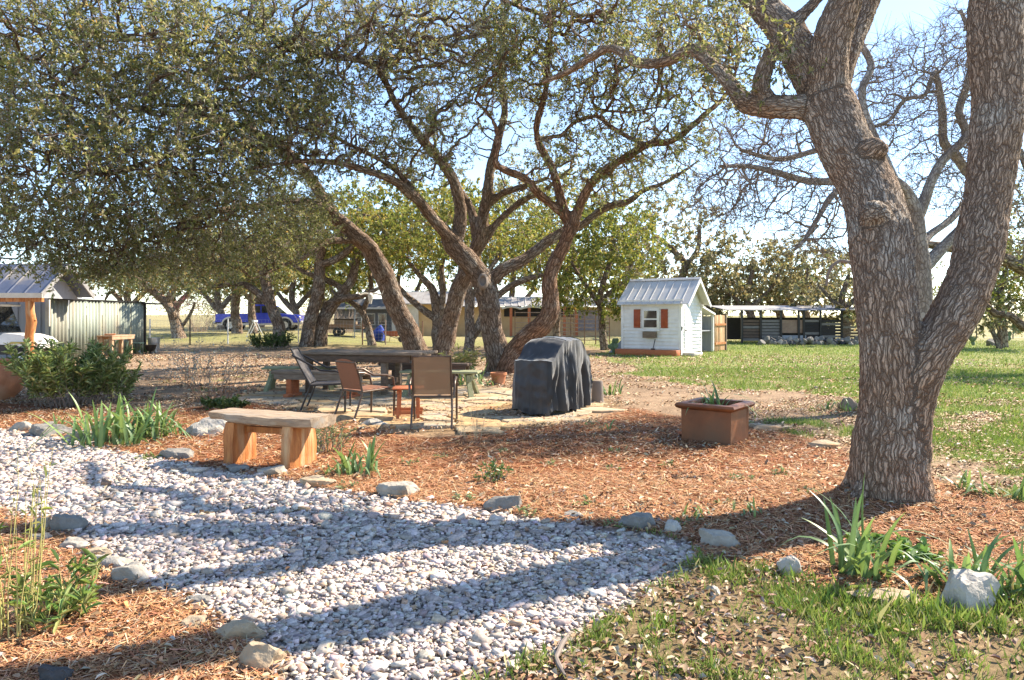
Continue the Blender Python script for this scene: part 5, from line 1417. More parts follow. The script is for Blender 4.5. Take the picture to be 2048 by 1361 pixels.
# corral shelter at the right
CD = 39.0
cor = thing('corral_shelter', 'long low corral shelter with dark slatted walls and bluish corrugated roof', 'shelter', (0, CD, 0.06))
xa, xb = XB(1455, CD), XB(1722, CD)
for i in range(16):
    w_ = (xb - xa + 0.6) / 16; a = xa - 0.3 + i * w_; up = 0.04 * (i % 2)
    pts_ = []
    for k in range(5):
        x = a + w_ * k / 4; z = 0.025 * math.sin(k * math.pi / 2 * 2)
        pts_.append((x, z))
    vs = [(x, -0.8, 1.86 + z) for x, z in pts_] + [(x, 3.0, 2.16 + z) for x, z in pts_] + [(x, -0.8, 1.82 + z) for x, z in pts_] + [(x, 3.0, 2.12 + z) for x, z in pts_]
    fs = [(k, k + 1, 6 + k, 5 + k) for k in range(4)] + [(10 + k, 15 + k, 16 + k, 11 + k) for k in range(4)] + [(k, 10 + k, 11 + k, k + 1) for k in range(4)]
    part(MB().add(vs, fs), 'roof_sheet', ROOF_OLD if i < 8 else ROOF_BLUE, cor, fix=False)
for i, px in enumerate((1478, 1515, 1555, 1590, 1600, 1633, 1675, 1712)):
    part(MB().box((XB(px, CD), -0.5, 0.92), (0.10, 0.10, 1.92)), 'post', BLACKM, cor)
SLAT = [mat('slat_%s' % n_, c_, tuple(v * .6 for v in c_), 5, 0.85, stretch=(1, 6, 6)) for n_, c_ in (('brown', (0.17, 0.12, 0.09)), ('black', (0.055, 0.05, 0.05)), ('grey', (0.25, 0.23, 0.21)))]
for bay, (pa, pb, tone) in enumerate(((1476, 1515, 0), (1516, 1554, 2), (1600, 1633, 1), (1634, 1674, 1), (1675, 1714, 0))):
    for k in range(7):
        z = 0.10 + k * 0.175
        part(MB().box(((XB(pa, CD) + XB(pb, CD)) / 2, -0.44 + 0.01 * (k % 2), z + .08), (XB(pb, CD) - XB(pa, CD) - .04, 0.03, 0.135), rot=None), 'slat', SLAT[tone if (k + bay) % 4 else 2], cor)
part(MB().box((XB(1577, CD), -0.44, 0.92), (XB(1599, CD) - XB(1556, CD), 0.04, 0.74)), 'plywood_panel', mat('plywood', (0.36, 0.25, 0.17), (0.25, 0.16, 0.11), 3, 0.85), cor)
part(MB().box((XB(1580, CD), -0.50, 0.24), (1.4, 0.06, 0.36)), 'pale_panel', GREYW, cor)
part(MB().box(((xa + xb) / 2 + 0.2, 2.9, 0.75), (xb - xa - .6, 0.05, 1.35)), 'back_wall', SLAT[1], cor)
# rubble along the corral wall
rub = [rock_mesh('rubble', 0.40, 0.34, 0.17, 300 + i, 0, mt, 2) for i, mt in enumerate((LIME_G, LIME_G, LIME, DARKR, LIME_G))]
for i in range(58):
    px = 1520 + 198 * (i / 57) + random.uniform(-3, 3)
    d = random.uniform(36.6, 37.6); x = XB(px, d)
    o = link_mesh('rubble_rock', rub[i % 5]); s_ = random.uniform(0.7, 1.25); o.scale = (s_, s_, s_)
    o.location = on_ground(x, d, 0.08 * s_ + (0.17 if i % 3 == 2 else 0.0)); o.rotation_euler = (0, 0, random.uniform(0, 6.28))
    tag(o, 'grey limestone rock heaped along the foot of the corral shelter wall', 'rock', 'rubble rocks along the corral')

# ------------------------------------------------------------------ house, porch and metal wall at the left
HD = 22.0
house = thing('house', 'grey board sided house with blue grey metal roof and cedar porch post', 'house', (0, HD, 0))
hx1 = XB(95, 25.0)
part(MB().box((hx1 - 3.0, 4.0, 1.2), (6.0, 2.0, 2.5)), 'wall', GREYW, house)
for i in range(9):
    part(MB().box((hx1 - 0.25 - i * 0.42, 2.985, 1.2), (0.035, 0.03, 2.5)), 'batten', GREYW, house)
part(MB().box((hx1 + 0.01, 3.03, 1.2), (0.14, 0.13, 2.5)), 'corner_trim', CREAM, house)
rx1 = -15.1; ez, rz_ = 2.26, 3.32
for i in range(8):
    w_ = 0.55; a = rx1 - (i + 1) * w_
    for y0_, z0_, y1_, z1_ in ((-0.1, ez, 1.25, rz_), (2.6, ez, 1.25, rz_)):
        vs = [(a, y0_, z0_), (a + w_ * .985, y0_, z0_), (a + w_ * .985, y1_, z1_), (a, y1_, z1_)]
        mb = MB().add(vs + [(x, y, z - .05) for x, y, z in vs], [(0, 1, 2, 3), (7, 6, 5, 4), (0, 4, 5, 1), (1, 5, 6, 2), (2, 6, 7, 3), (3, 7, 4, 0)])
        mb.bar(Vector(vs[0]) + Vector((0, 0, .02)), Vector(vs[3]) + Vector((0, 0, .02)), 0.03, 0.04)
        part(mb, 'roof_panel', ROOF_BLUE, house)
part(MB().bar((rx1 + 0.03, -0.12, ez - .04), (rx1 + 0.03, 1.25, rz_ - .04), 0.04, 0.15).bar((rx1 + 0.03, 2.62, ez - .04), (rx1 + 0.03, 1.25, rz_ - .04), 0.04, 0.15), 'barge_board', mat('grey_barge', (0.30, 0.29, 0.28)), house)
part(MB().prism([(0.0, ez - .12), (2.5, ez - .12), (1.25, rz_ - .14)], 'x', rx1 - .5, rx1 - .46), 'gable_board', GREYW, house)
part(MB().bar((rx1 - 4.4, -0.13, 2.20), (rx1 + 0.05, -0.13, 2.20), 0.035, 0.16), 'fascia', CREAM, house)
part(MB().bar((rx1 - 4.4, 0.0, 2.06), (rx1 - 0.02, 0.0, 2.06), 0.12, 0.13), 'porch_beam', WOOD_CEDAR, house)
ppx = XB(60, HD)
part(MB().tube([(ppx - .02, 0, -0.1), (ppx + .01, 0, 0.5), (ppx - .02, 0, 0.9), (ppx + .05, 0, 1.35), (ppx + .0, 0, 1.7), (ppx - .01, 0, 2.02)], [0.15, 0.125, 0.135, 0.15, 0.125, 0.12], 12), 'porch_post', WOOD_CEDAR, house)
part(MB().tube([(ppx + .08, 0, 1.30), (ppx + .20, -.03, 1.42)], [0.05, 0.03], 7), 'branch_stub', WOOD_CEDAR, house)
ac = part(MB().box((XB(118, 26.4), 4.4, 2.35), (0.55, 0.5, 0.75), bev=0.02), 'vent_hood', WHITE, house); part(MB().box((XB(115, 26.1), 4.13, 2.22), (0.24, 0.06, 0.2)), 'vent_opening', BLACKM, ac)

wall0, wall1 = Vector((XB(97, 23.4), 23.5, 0)), Vector((XB(288, 29.2), 29.2, 0))
cw = thing('corrugated_wall', 'corrugated galvanised metal shed wall with shadow stripes beside the grey house', 'shed wall', (0, 0, 0))
dv = wall1 - wall0; Lw = dv.length; dn = dv.normalized(); nn = Vector((dn.y, -dn.x, 0))
nsh = 6
for s_ in range(nsh):
    k0, k1 = s_ / nsh, (s_ + 1) / nsh - 0.002; n_ = 56
    vs = []
    for k in range(n_ + 1):
        t = k0 + (k1 - k0) * k / n_; p_ = wall0 + dv * t; off_ = 0.034 * math.sin(2 * math.pi * t * Lw / 0.19)
        gz_ = float(ground_z(p_.x, p_.y))
        for z, th in ((gz_ - 0.05, 0), (2.12, 0)):
            q = p_ + nn * (off_ + 0.004 * (s_ % 2)); vs.append((q.x, q.y, z))
    fs = [(2 * k, 2 * k + 2, 2 * k + 3, 2 * k + 1) for k in range(n_)]
    o = part(MB().add(vs, fs, True), 'metal_sheet', GALV, cw, fix=False)
    md = o.modifiers.new('t', 'SOLIDIFY'); md.thickness = 0.006
q0, q1 = wall0 - nn * 0.02, wall1 - nn * 0.02
part(MB().bar(q0 + Vector((0, 0, 2.14)), q1 + Vector((0, 0, 2.14)), 0.16, 0.06), 'top_cap', BLACKM, cw)
part(MB().bar(wall1 + dn * .06 + Vector((0, 0, -.1)), wall1 + dn * .06 + Vector((0, 0, 2.10)), 0.09), 'end_post', BLACKM, cw)
part(MB().bar(wall1 + Vector((0.0, 0.1, 2.09)), wall1 + Vector((0.62, 0.1, 2.07)), 0.6, 0.07), 'eave_board', mat('dark_board_and_shade', (0.05, 0.05, 0.05)), cw)
def on_wall(t, out):
    p_ = wall0 + dv * t + nn * out
    return on_ground(p_.x, p_.y)
def simple_table(name, label, loc, rz, L, Wd, H, m, thick=0.05, leg=0.09, slats=3, apron=True, group=None, leg_in=0.08):
    r = thing(name, label, 'table', loc, rz, group)
    for i in range(slats):
        w_ = Wd / slats
        part(MB().box((random.uniform(-.01, .01), -Wd / 2 + w_ * (i + .5), H - thick / 2), (L + random.uniform(-.02, .02), w_ - 0.008, thick), bev=0.006), 'plank', m, r)
    for sx in (-1, 1):
        for sy in (-1, 1):
            part(MB().box((sx * (L / 2 - leg_in - leg / 2), sy * (Wd / 2 - 0.05 - leg / 2), (H - thick) / 2), (leg, leg, H - thick), bev=0.005), 'leg', m, r)
    if apron:
        for sy in (-1, 1):
            part(MB().box((0, sy * (Wd / 2 - 0.03), H - thick - 0.055), (L - 0.06, 0.035, 0.11)), 'apron', m, r)
    return r
simple_table('work_table', 'tan wooden potting table standing against the corrugated metal wall', on_wall(0.50, 0.55), math.atan2(dn.y, dn.x), 1.5, 0.6, 0.82, mat('tan_wood', (0.45, 0.31, 0.20), (0.32, 0.20, 0.12), 5, 0.8), leg=0.12)
o = part(MB().lathe([(0, 0), (0.16, 0), (0.20, 0.05), (0.19, 0.06), (0, 0.06)], (0, 0, 0), 14), 'clay_saucer', TERRA, None); o.location = on_wall(0.43, 0.55) + Vector((0, 0, 0.822)); tag(o, 'flat terracotta saucer on the tan potting table', 'saucer')
r = thing('side_table', 'small round green metal table by the corrugated wall', 'table', on_wall(0.76, 0.45))
part(MB().lathe([(0, 0.42), (0.30, 0.42), (0.31, 0.45), (0.30, 0.46), (0, 0.46)], sides=20), 'table_top', mat('green_metal', (0.10, 0.16, 0.13)), r)
for a in range(3):
    part(MB().tube([(0.22 * math.cos(a * 2.1), 0.22 * math.sin(a * 2.1), 0.43), (0.28 * math.cos(a * 2.1), 0.28 * math.sin(a * 2.1), 0)], 0.014, 6), 'leg', mat('green_metal', (0.10, 0.16, 0.13)), r)
tcl = P(308, 700, 28.6)
r = thing('trash_can', 'grey galvanised trash can at the end of the corrugated wall', 'bin', on_ground(tcl.x, tcl.y))
part(MB().lathe([(0, 0.0), (0.19, 0.0), (0.235, 0.62), (0.245, 0.62), (0.245, 0.65), (0.22, 0.65), (0.18, 0.03), (0, 0.03)], sides=24), 'can_body', STEEL, r)
for z in (0.2, 0.42):
    part(MB().lathe([(0.20 + z * .07, z - .012), (0.215 + z * .07, z), (0.20 + z * .07, z + .012)], sides=24), 'band', STEEL, r)
tcl = P(301, 703, 27.8)
r = thing('kettle_bowl', 'black kettle grill bowl in front of the galvanised trash can', 'grill', on_ground(tcl.x, tcl.y))
part(MB().lathe([(0, 0.10), (0.12, 0.13), (0.19, 0.22), (0.23, 0.37), (0.24, 0.38), (0.22, 0.37), (0.17, 0.24), (0, 0.15)], sides=20), 'bowl', BLACKM, r)
for a in range(3):
    part(MB().tube([(0.12 * math.cos(a * 2.1), 0.12 * math.sin(a * 2.1), 0.16), (0.2 * math.cos(a * 2.1), 0.2 * math.sin(a * 2.1), 0)], 0.012, 6), 'leg', BLACKM, r)

# golf cart under the porch edge: white cowl to the right
gcl = Vector((-17.15, 22.75, 0.0))
gc = thing('golf_cart', 'white and black golf cart parked beside the cedar porch post', 'cart', gcl, R(4))
def side_prism(mb, poly, y0, y1): return mb.prism(poly, 'y', y0, y1)
part(side_prism(MB(), [(0.10, 0.62), (0.55, 0.98), (1.05, 0.94), (1.45, 0.82), (1.66, 0.62), (1.62, 0.48), (1.2, 0.50), (0.9, 0.60)], -0.58, 0.58), 'front_cowl', WHITE, gc)
part(side_prism(MB(), [(-1.1, 0.28), (1.45, 0.28), (1.58, 0.48), (1.2, 0.52), (0.9, 0.62), (0.1, 0.62), (0.0, 0.42), (-0.35, 0.42), (-0.4, 0.78), (-1.1, 0.78)], -0.55, 0.55), 'body', BLACKM, gc)
part(side_prism(MB(), [(0.40, 1.0), (0.44, 1.02), (0.10, 1.86), (0.06, 1.86)], -0.5, 0.5), 'windshield', GLASS, gc)
part(MB().box((-0.35, 0, 1.90), (1.5, 1.15, 0.07), bev=0.03), 'roof', WHITE, gc)
part(MB().box((-0.65, 0, 0.86), (0.5, 1.0, 0.14), bev=0.03).box((-0.92, 0, 1.12), (0.12, 1.0, 0.45), bev=0.03), 'seat', CREAM, gc)
for y_ in (-0.52, 0.52):
    part(MB().tube([(0.42, y_, 1.0), (0.08, y_, 1.88)], 0.02, 6), 'roof_post', BLACKM, gc); part(MB().tube([(-1.0, y_, 0.8), (-1.0, y_, 1.88)], 0.02, 6), 'roof_post', BLACKM, gc)
    part(MB().box((1.56, y_ * .7, 0.70), (0.06, 0.22, 0.09), bev=0.02), 'headlight', GLASS, gc)
    for xw in (-0.8, 1.12):
        wh = part(MB().lathe([(0.12, -.09), (0.24, -.09), (0.26, -.04), (0.26, .04), (0.24, .09), (0.12, .09)], sides=20), 'wheel', RUBBER, gc, loc=(xw, y_, 0.26)); wh.rotation_euler = (R(90), 0, 0)
        part(MB().lathe([(0, -.07), (0.12, -.08), (0.13, 0), (0.12, .08), (0, .07)], sides=16), 'rim', STEEL, wh)
part(side_prism(MB(), [(0.70, 0.62), (0.82, 0.70), (1.42, 0.70), (1.52, 0.56), (1.46, 0.58), (1.38, 0.64), (0.86, 0.64)], -0.62, -0.57), 'fender_trim', mat('yellow_trim', (0.55, 0.42, 0.12)), gc)

# ------------------------------------------------------------------ blue pickup beyond the wire fence
tx0 = XB(441, 48); tz = float(ground_z(XB(520, 48), 48))
tk = thing('pickup_truck', 'bright blue pickup truck with silver wheel arches parked beyond the wire fence', 'truck', (tx0, 48, tz), R(3))
hw = 0.95
part(side_prism(MB(), [(0.0, 0.62), (0.0, 1.18), (2.2, 1.22), (2.2, 0.62)], -hw, hw), 'bed', BLUE, tk)
part(side_prism(MB(), [(2.22, 0.55), (2.22, 1.22), (4.2, 1.22), (4.35, 1.20), (5.55, 1.10), (5.72, 0.95), (5.74, 0.60), (2.3, 0.50)], -hw, hw), 'body', BLUE, tk)
part(side_prism(MB(), [(2.24, 1.20), (2.40, 1.80), (2.6, 1.86), (3.55, 1.84), (3.8, 1.72), (4.35, 1.20)], -hw + 0.10, hw - 0.10), 'cab', BLUE, tk)
part(side_prism(MB(), [(2.48, 1.26), (2.58, 1.72), (3.02, 1.75), (3.02, 1.26)], -hw + 0.085, -hw + 0.13), 'side_window', GLASS, tk)
part(side_prism(MB(), [(3.10, 1.26), (3.10, 1.75), (3.58, 1.73), (3.72, 1.65), (4.05, 1.26)], -hw + 0.085, -hw + 0.13), 'side_window', GLASS, tk)
part(MB().add([(3.84, -.78, 1.70), (4.38, -.82, 1.23), (4.38, .82, 1.23), (3.84, .78, 1.70), (3.80, -.78, 1.70), (4.34, -.82, 1.21), (4.34, .82, 1.21), (3.80, .78, 1.70)], [(0, 1, 2, 3), (7, 6, 5, 4), (0, 4, 5, 1), (2, 6, 7, 3), (0, 3, 7, 4), (1, 5, 6, 2)]), 'windshield', GLASS, tk)
part(MB().box((5.80, 0, 0.58), (0.16, 1.86, 0.26), bev=0.04), 'bumper', SILVER, tk); part(MB().box((-0.08, 0, 0.58), (0.14, 1.8, 0.2), bev=0.04), 'bumper', SILVER, tk)
part(MB().box((2.7, 0, 0.48), (5.2, 1.84, 0.16)), 'rocker_panel', SILVER, tk)
for y_ in (-1, 1):
    part(MB().box((5.66, y_ * 0.72, 0.93), (0.14, 0.34, 0.22), bev=0.03), 'headlight', SILVER, tk)
    part(MB().box((0.02, y_ * 0.86, 1.0), (0.06, 0.16, 0.34)), 'tail_light', mat('red_lens', (0.5, 0.03, 0.02), (0.35, 0.02, 0.02), 4, 0.3), tk)
    part(MB().box((4.0, y_ * 1.05, 1.28), (0.16, 0.18, 0.20), bev=0.03), 'wing_mirror', BLUE, tk)
    for xw in (1.0, 4.72):
        part(side_prism(MB(), [(xw + 0.60 * math.cos(a), 0.42 + 0.58 * math.sin(a)) for a in [math.pi * k / 12 for k in range(13)]] + [(xw + 0.50 * math.cos(a), 0.42 + 0.48 * math.sin(a)) for a in [math.pi * k / 12 for k in range(12, -1, -1)]], y_ * 0.99 - .03, y_ * 0.99 + .03), 'wheel_arch', SILVER, tk)
        part(side_prism(MB(), [(xw + 0.49 * math.cos(a), 0.42 + 0.47 * math.sin(a)) for a in [math.pi * k / 12 for k in range(13)]], y_ * 0.955 - .012, y_ * 0.955 + .012), 'wheel_well', BLACKM, tk)
        wh = part(MB().lathe([(0.24, -.12), (0.38, -.12), (0.42, -.07), (0.42, .07), (0.38, .12), (0.24, .12)], sides=28), 'wheel', RUBBER, tk, loc=(xw, y_ * 0.90, 0.42)); wh.rotation_euler = (R(90), 0, 0)
        rm = MB().lathe([(0.10, -.10), (0.24, -.11), (0.26, 0), (0.24, .11), (0.10, .10)], sides=20).lathe([(0, -.13), (0.08, -.12), (0.09, .12), (0, .13)], sides=10)
        for a in range(6):
            rm.bar((0.05 * math.cos(a * 1.047), 0.05 * math.sin(a * 1.047), 0.10), (0.25 * math.cos(a * 1.047), 0.25 * math.sin(a * 1.047), 0.10), 0.07, 0.03)
            rm.bar((0.05 * math.cos(a * 1.047), 0.05 * math.sin(a * 1.047), -0.10), (0.25 * math.cos(a * 1.047), 0.25 * math.sin(a * 1.047), -0.10), 0.07, 0.03)
        part(rm, 'rim', SILVER, wh)

# ------------------------------------------------------------------ wire fences
def wire_fence(label, pts, h, nw, posts, pm, rpost=0.035, vert=0.16):
    r = thing('wire_fence', label, 'fence', (0, 0, 0))
    for x, y, m_, hh in posts:
        z = float(ground_z(x, y))
        part(MB().tube([(x, y, z - .2), (x, y, z + hh)], rpost, 7), 'post', m_, r)
    mb = MB()
    for a, b in zip(pts[:-1], pts[1:]):
        a, b = Vector(a), Vector(b); n_ = int((b - a).length / 2.5) + 1
        for k in range(nw):
            hz = 0.08 + (h - 0.08) * k / (nw - 1)
            path = [a.lerp(b, t / n_) for t in range(n_ + 1)]
            mb.tube([(p.x, p.y, float(ground_z(p.x, p.y)) + hz) for p in path], 0.0035, 3, False)
        if vert:
            m_ = int((b - a).length / vert)
            for k in range(m_):
                p = a.lerp(b, k / m_); z = float(ground_z(p.x, p.y)); mb.tube([(p.x, p.y, z + .08), (p.x, p.y, z + h)], 0.003, 3, False)
    tag(part(mb, 'wire_mesh', STEEL, r, fix=False), kind='stuff')
wp = []
for px, d, m_ in ((300, 33, STEEL), (380, 34, BLACKM), (456, 34.5, WHITE), (597, 35, CREAM), (725, 35.5, RUST), (771, 36, PIPE), (845, 36.5, RUST)):
    wp.append((XB(px, d), d, m_, 1.32))
wire_fence('thin wire mesh fence on mixed steel and wooden posts crossing behind the patio oaks', [(XB(290, 33), 33, 0), (XB(380, 34), 34, 0), (XB(456, 34.5), 34.5, 0), (XB(597, 35), 35, 0), (XB(725, 35.5), 35.5, 0), (XB(845, 36.5), 36.5, 0)], 1.22, 8, wp, STEEL)
pp = [(XB(px, 45), 45, BLACKM, 1.15) for px in (1880, 1953, 2026, 2100)]
wire_fence('sagging wire pasture fence with dark posts beyond the prickly pears', [(XB(1840, 45), 45, 0), (XB(2140, 45), 45, 0)], 1.05, 5, pp, BLACKM, vert=0)

# ------------------------------------------------------------------ yard clutter beyond the fence
def A(px, d, lift=0.0): return on_ground(XB(px, d), d, lift)
r = thing('utility_trailer', 'dark flat utility trailer with a brown box on it beyond the fence', 'trailer', A(685, 42), R(5))
part(MB().box((0, 0, 0.48), (2.6, 1.3, 0.10)), 'deck', WOOD_DARK, r); part(MB().box((0.2, 0.1, 0.78), (1.3, 0.7, 0.45), bev=0.02), 'box', mat('brown_box', (0.26, 0.18, 0.11)), r); part(MB().box((0.2, 0.1, 1.03), (1.5, 0.9, 0.05)), 'lid', BLACKM, r)
for y_ in (-.7, .7):
    part(MB().box((0, y_, 0.62), (2.6, 0.04, 0.18)), 'side_rail', RUST, r)
    wh = part(MB().lathe([(0.10, -.07), (0.25, -.07), (0.27, 0), (0.25, .07), (0.10, .07)], sides=18), 'wheel', RUBBER, r, loc=(-0.2, y_ * 1.12, 0.27)); wh.rotation_euler = (R(90), 0, 0)
part(MB().bar((1.3, 0, 0.46), (2.3, 0, 0.36), 0.08), 'drawbar', RUST, r)
r = thing('step_ladder', 'aluminium step ladder standing beyond the fence near the slim leaning oak', 'ladder', A(716, 41), R(20))
for sx in (-1, 1):
    part(MB().bar((sx * .26, -.4, 0), (sx * .17, 0, 1.75), 0.05, 0.03), 'side_rail', STEEL, r); part(MB().bar((sx * .26, .45, 0), (sx * .17, 0.03, 1.72), 0.03, 0.03), 'rear_rail', STEEL, r)
for k in range(6):
    t = (k + 1) / 7; part(MB().box((0, -.4 * (1 - t), 1.75 * t), (0.5 - .17 * t, 0.09, 0.03)), 'step', STEEL, r)
part(MB().box((0, 0.01, 1.77), (0.4, 0.16, 0.04)), 'top_cap', STEEL, r)
me = rock_mesh('blue_tarp', 1.0, 0.9, 0.62, 71, 0, mat('blue_tarp', (0.025, 0.06, 0.36), (0.015, 0.035, 0.22), 3, 0.5, bump_s=0.5))
o = link_mesh('tarp_heap', me); o.location = A(757, 39.5, 0.33); o.rotation_euler = (0, 0.25, 0.3); tag(o, 'crumpled blue tarp over a heap beside the slim leaning oak', 'tarp')
r = thing('wheelbarrow', 'rusty red wheelbarrow among the clutter beyond the fence', 'wheelbarrow', A(784, 39), R(-30))
part(MB().add([(-.45, -.3, .62), (.5, -.32, .66), (.5, .32, .66), (-.45, .3, .62), (-.3, -.18, .36), (.3, -.18, .34), (.3, .18, .34), (-.3, .18, .36)], [(4, 5, 6, 7), (0, 4, 7, 3), (0, 1, 5, 4), (1, 2, 6, 5), (2, 3, 7, 6)]), 'tray', mat('red_rust', (0.40, 0.11, 0.06), (0.26, 0.08, 0.05)), r, fix=False)
for y_ in (-.22, .22):
    part(MB().tube([(.62, y_ * .3, .18), (0, y_, .36), (-.95, y_ * 1.2, .58)], 0.022, 6), 'handle', WOOD_GREY, r); part(MB().tube([(-.3, y_, .38), (-.38, y_, 0)], 0.018, 6), 'leg', RUST, r)
wh = part(MB().lathe([(0.05, -.04), (0.16, -.045), (0.18, 0), (0.16, .045), (0.05, .04)], sides=16), 'wheel', RUBBER, r, loc=(.64, 0, .18)); wh.rotation_euler = (R(90), 0, 0)
r = thing('saw_trestle', 'white A frame trestle in front of the pickup door', 'trestle', A(510, 40), R(10))
for y_ in (-.4, .4):
    for sx in (-1, 1):
        part(MB().bar((sx * .42, y_, 0), (0, y_, .92), 0.05, 0.03), 'leg', WHITE, r)
part(MB().box((0, 0, .95), (.10, 1.1, .09)), 'beam', WHITE, r)

# ------------------------------------------------------------------ patio furniture
tb = thing('picnic_table', 'long dark weathered plank table on the flagstone patio', 'table', on_ground(-2.90, 13.6), R(-12)); tb.scale = (.86, 1, 1)
for i in range(5):
    part(MB().box((random.uniform(-.03, .03), -0.42 + i * 0.21, 0.80), (3.05 + random.uniform(-.06, .04), 0.20, 0.055), bev=0.008), 'plank', WOOD_GREY, tb)
for sy in (-1, 1):
    part(MB().box((-0.1, sy * 0.44, 0.70), (2.7, 0.05, 0.14), bev=0.006), 'apron', WOOD_DARK, tb)
    for sx in (-1.22, 0.62):
        part(MB().box((sx, sy * 0.36, 0.38), (0.13, 0.13, 0.78), bev=0.008), 'leg', WOOD_GREY if sx > 0 else WOOD_DARK, tb)
for sx in (-1.22, 0.62):
    part(MB().box((sx, 0, 0.24), (0.07, 0.64, 0.10)), 'stretcher', WOOD_DARK, tb)
def plank_bench(label, loc, rz, L, Wd, H, m, lm, foot=True):
    r = thing('plank_bench', label, 'bench', loc, rz, 'benches round the plank table')
    for i in range(2):
        part(MB().box((random.uniform(-.02, .02), (i - .5) * Wd / 2, H - .03), (L, Wd / 2 - .008, 0.06), bev=0.008), 'plank', m, r)
    for sy in (-1, 1):
        part(MB().box((0, sy * (Wd / 2 - .02), H - .11), (L - .1, 0.035, 0.10)), 'apron', m, r)
    for sx in (-1, 1):
        for sy in (-1, 1):
            part(MB().box((sx * (L / 2 - .34), sy * Wd * .3, (H - .06) / 2), (0.10, 0.09, H - .06), bev=0.006), 'leg', lm, r)
        if foot:
            part(MB().box((sx * (L / 2 - .34), 0, 0.035), (0.12, Wd + .12, 0.07), bev=0.01), 'foot', lm, r)
    return r
plank_bench('weathered plank bench on feet along the near side of the dark table', on_ground(-3.55, 12.75), R(-14), 1.9, 0.36, 0.50, WOOD_GREY, WOOD_RED)
plank_bench('dark plank bench behind the far side of the dark table', on_ground(-1.9, 14.9), R(-10), 2.0, 0.36, 0.50, WOOD_DARK, WOOD_DARK)
def splay_bench(label, loc, rz, L=1.6):
    r = thing('splay_bench', label, 'bench', loc, rz, 'faded green benches')
    for i in range(3):
        part(MB().box((0, -.16 + i * .16, .47), (L, .15, .04), bev=.006), 'plank', WOOD_GREEN, r)
    for sx in (-1, 1):
        for sy in (-1, 1):
            part(MB().bar((sx * (L / 2 - .10), sy * .30, 0), (sx * (L / 2 - .22), sy * .10, .45), .09, .05), 'leg', WOOD_GREEN, r)
        part(MB().box((sx * (L / 2 - .18), 0, .36), (.05, .46, .13)), 'brace', WOOD_GREEN, r)
    return r
splay_bench('faded green splay legged bench behind the weathered plank bench', on_ground(-4.35, 14.1), R(8), 1.5)
splay_bench('faded green splay legged bench at the grill end of the dark table', on_ground(-1.35, 13.0), R(-8), 1.5)

# metal chair with woven back, metal chair with sling; chairs face local +y
def arm_chair(label, loc, rz, back_m, seat_m, frame_m, curve_arm, recline=0.16, w=0.52, backh=0.96, weave=False):
    r = thing('patio_chair', label, 'chair', loc, rz, 'patio chairs')
    h = w / 2
    sb, sf, sz = -0.20, 0.30, 0.42          # seat back, front, height
    yb = sb - recline
    for sx in (-1, 1):
        x = sx * h
        # back leg running up into the back upright
        part(MB().tube([(x, sb - 0.16, 0), (x, sb - 0.06, sz * .6), (x * .97, sb, sz), (x * .95, sb - recline * .45, sz + .25), (x * .93, yb, backh)], 0.0155, 8), 'back_upright', frame_m, r)
        if curve_arm:
            arm = [(x * 1.0, yb + .02, backh - .10), (x * 1.12, sb - .02, .76), (x * 1.16, sb + .16, .66), (x * 1.16, sf - .10, .645), (x * 1.16, sf + .02, .60), (x * 1.14, sf + .05, .45), (x * 1.12, sf + .04, 0.0)]
        else:
            arm = [(x * 1.10, sb - .08, .44), (x * 1.12, sb - .06, .58), (x * 1.13, sb + .03, .64), (x * 1.13, sf - .12, .65), (x * 1.13, sf - .02, .60), (x * 1.12, sf + .03, .42), (x * 1.12, sf + .07, 0.0)]
        part(MB().tube(arm, 0.0165, 8), 'arm_leg', frame_m, r)
        part(MB().tube([(x, sb, sz), (x, sf, sz + .02)], 0.014, 8), 'seat_rail', frame_m, r)
    for z_, y_ in ((sz, sb), (backh - .01, yb)):
        part(MB().tube([(-h * .95, y_, z_), (0, y_ - .015, z_), (h * .95, y_, z_)], 0.0145, 8), 'cross_bar', frame_m, r)
    part(MB().tube([(-h, sf, sz + .02), (h, sf, sz + .02)], 0.0145, 8), 'cross_bar', frame_m, r)
    nu, nv = 12, 10
    def sheet(fn, thick):
        vs, fs = [], []
        for s_ in (0, 1):
            for j in range(nv + 1):
                for i in range(nu + 1):
                    vs.append(fn(i / nu * 2 - 1, j / nv, s_ * thick))
        n_ = (nu + 1) * (nv + 1)
        for j in range(nv):
            for i in range(nu):
                a = j * (nu + 1) + i
                fs.append((a, a + 1, a + nu + 2, a + nu + 1)); fs.append((n_ + a, n_ + a + nu + 1, n_ + a + nu + 2, n_ + a + 1))
        for i in range(nu): fs += [(i, n_ + i, n_ + i + 1, i + 1)]
        return MB().add(vs, fs, True)
    part(sheet(lambda u, v, t: (u * h * (.96 - .02 * v), sb - recline * v - .02 * (1 - u * u) - t, sz + .03 + (backh - sz - .04) * v + (.05 * (1 - u * u) * v if weave else 0)), 0.008), 'backrest', back_m, r)
    part(sheet(lambda u, v, t: (u * h * .97, sb + (sf - sb) * v, sz + .016 - .02 * (1 - u * u) * math.sin(math.pi * v) + .02 * v - t), 0.008), 'seat', seat_m, r)
    return r
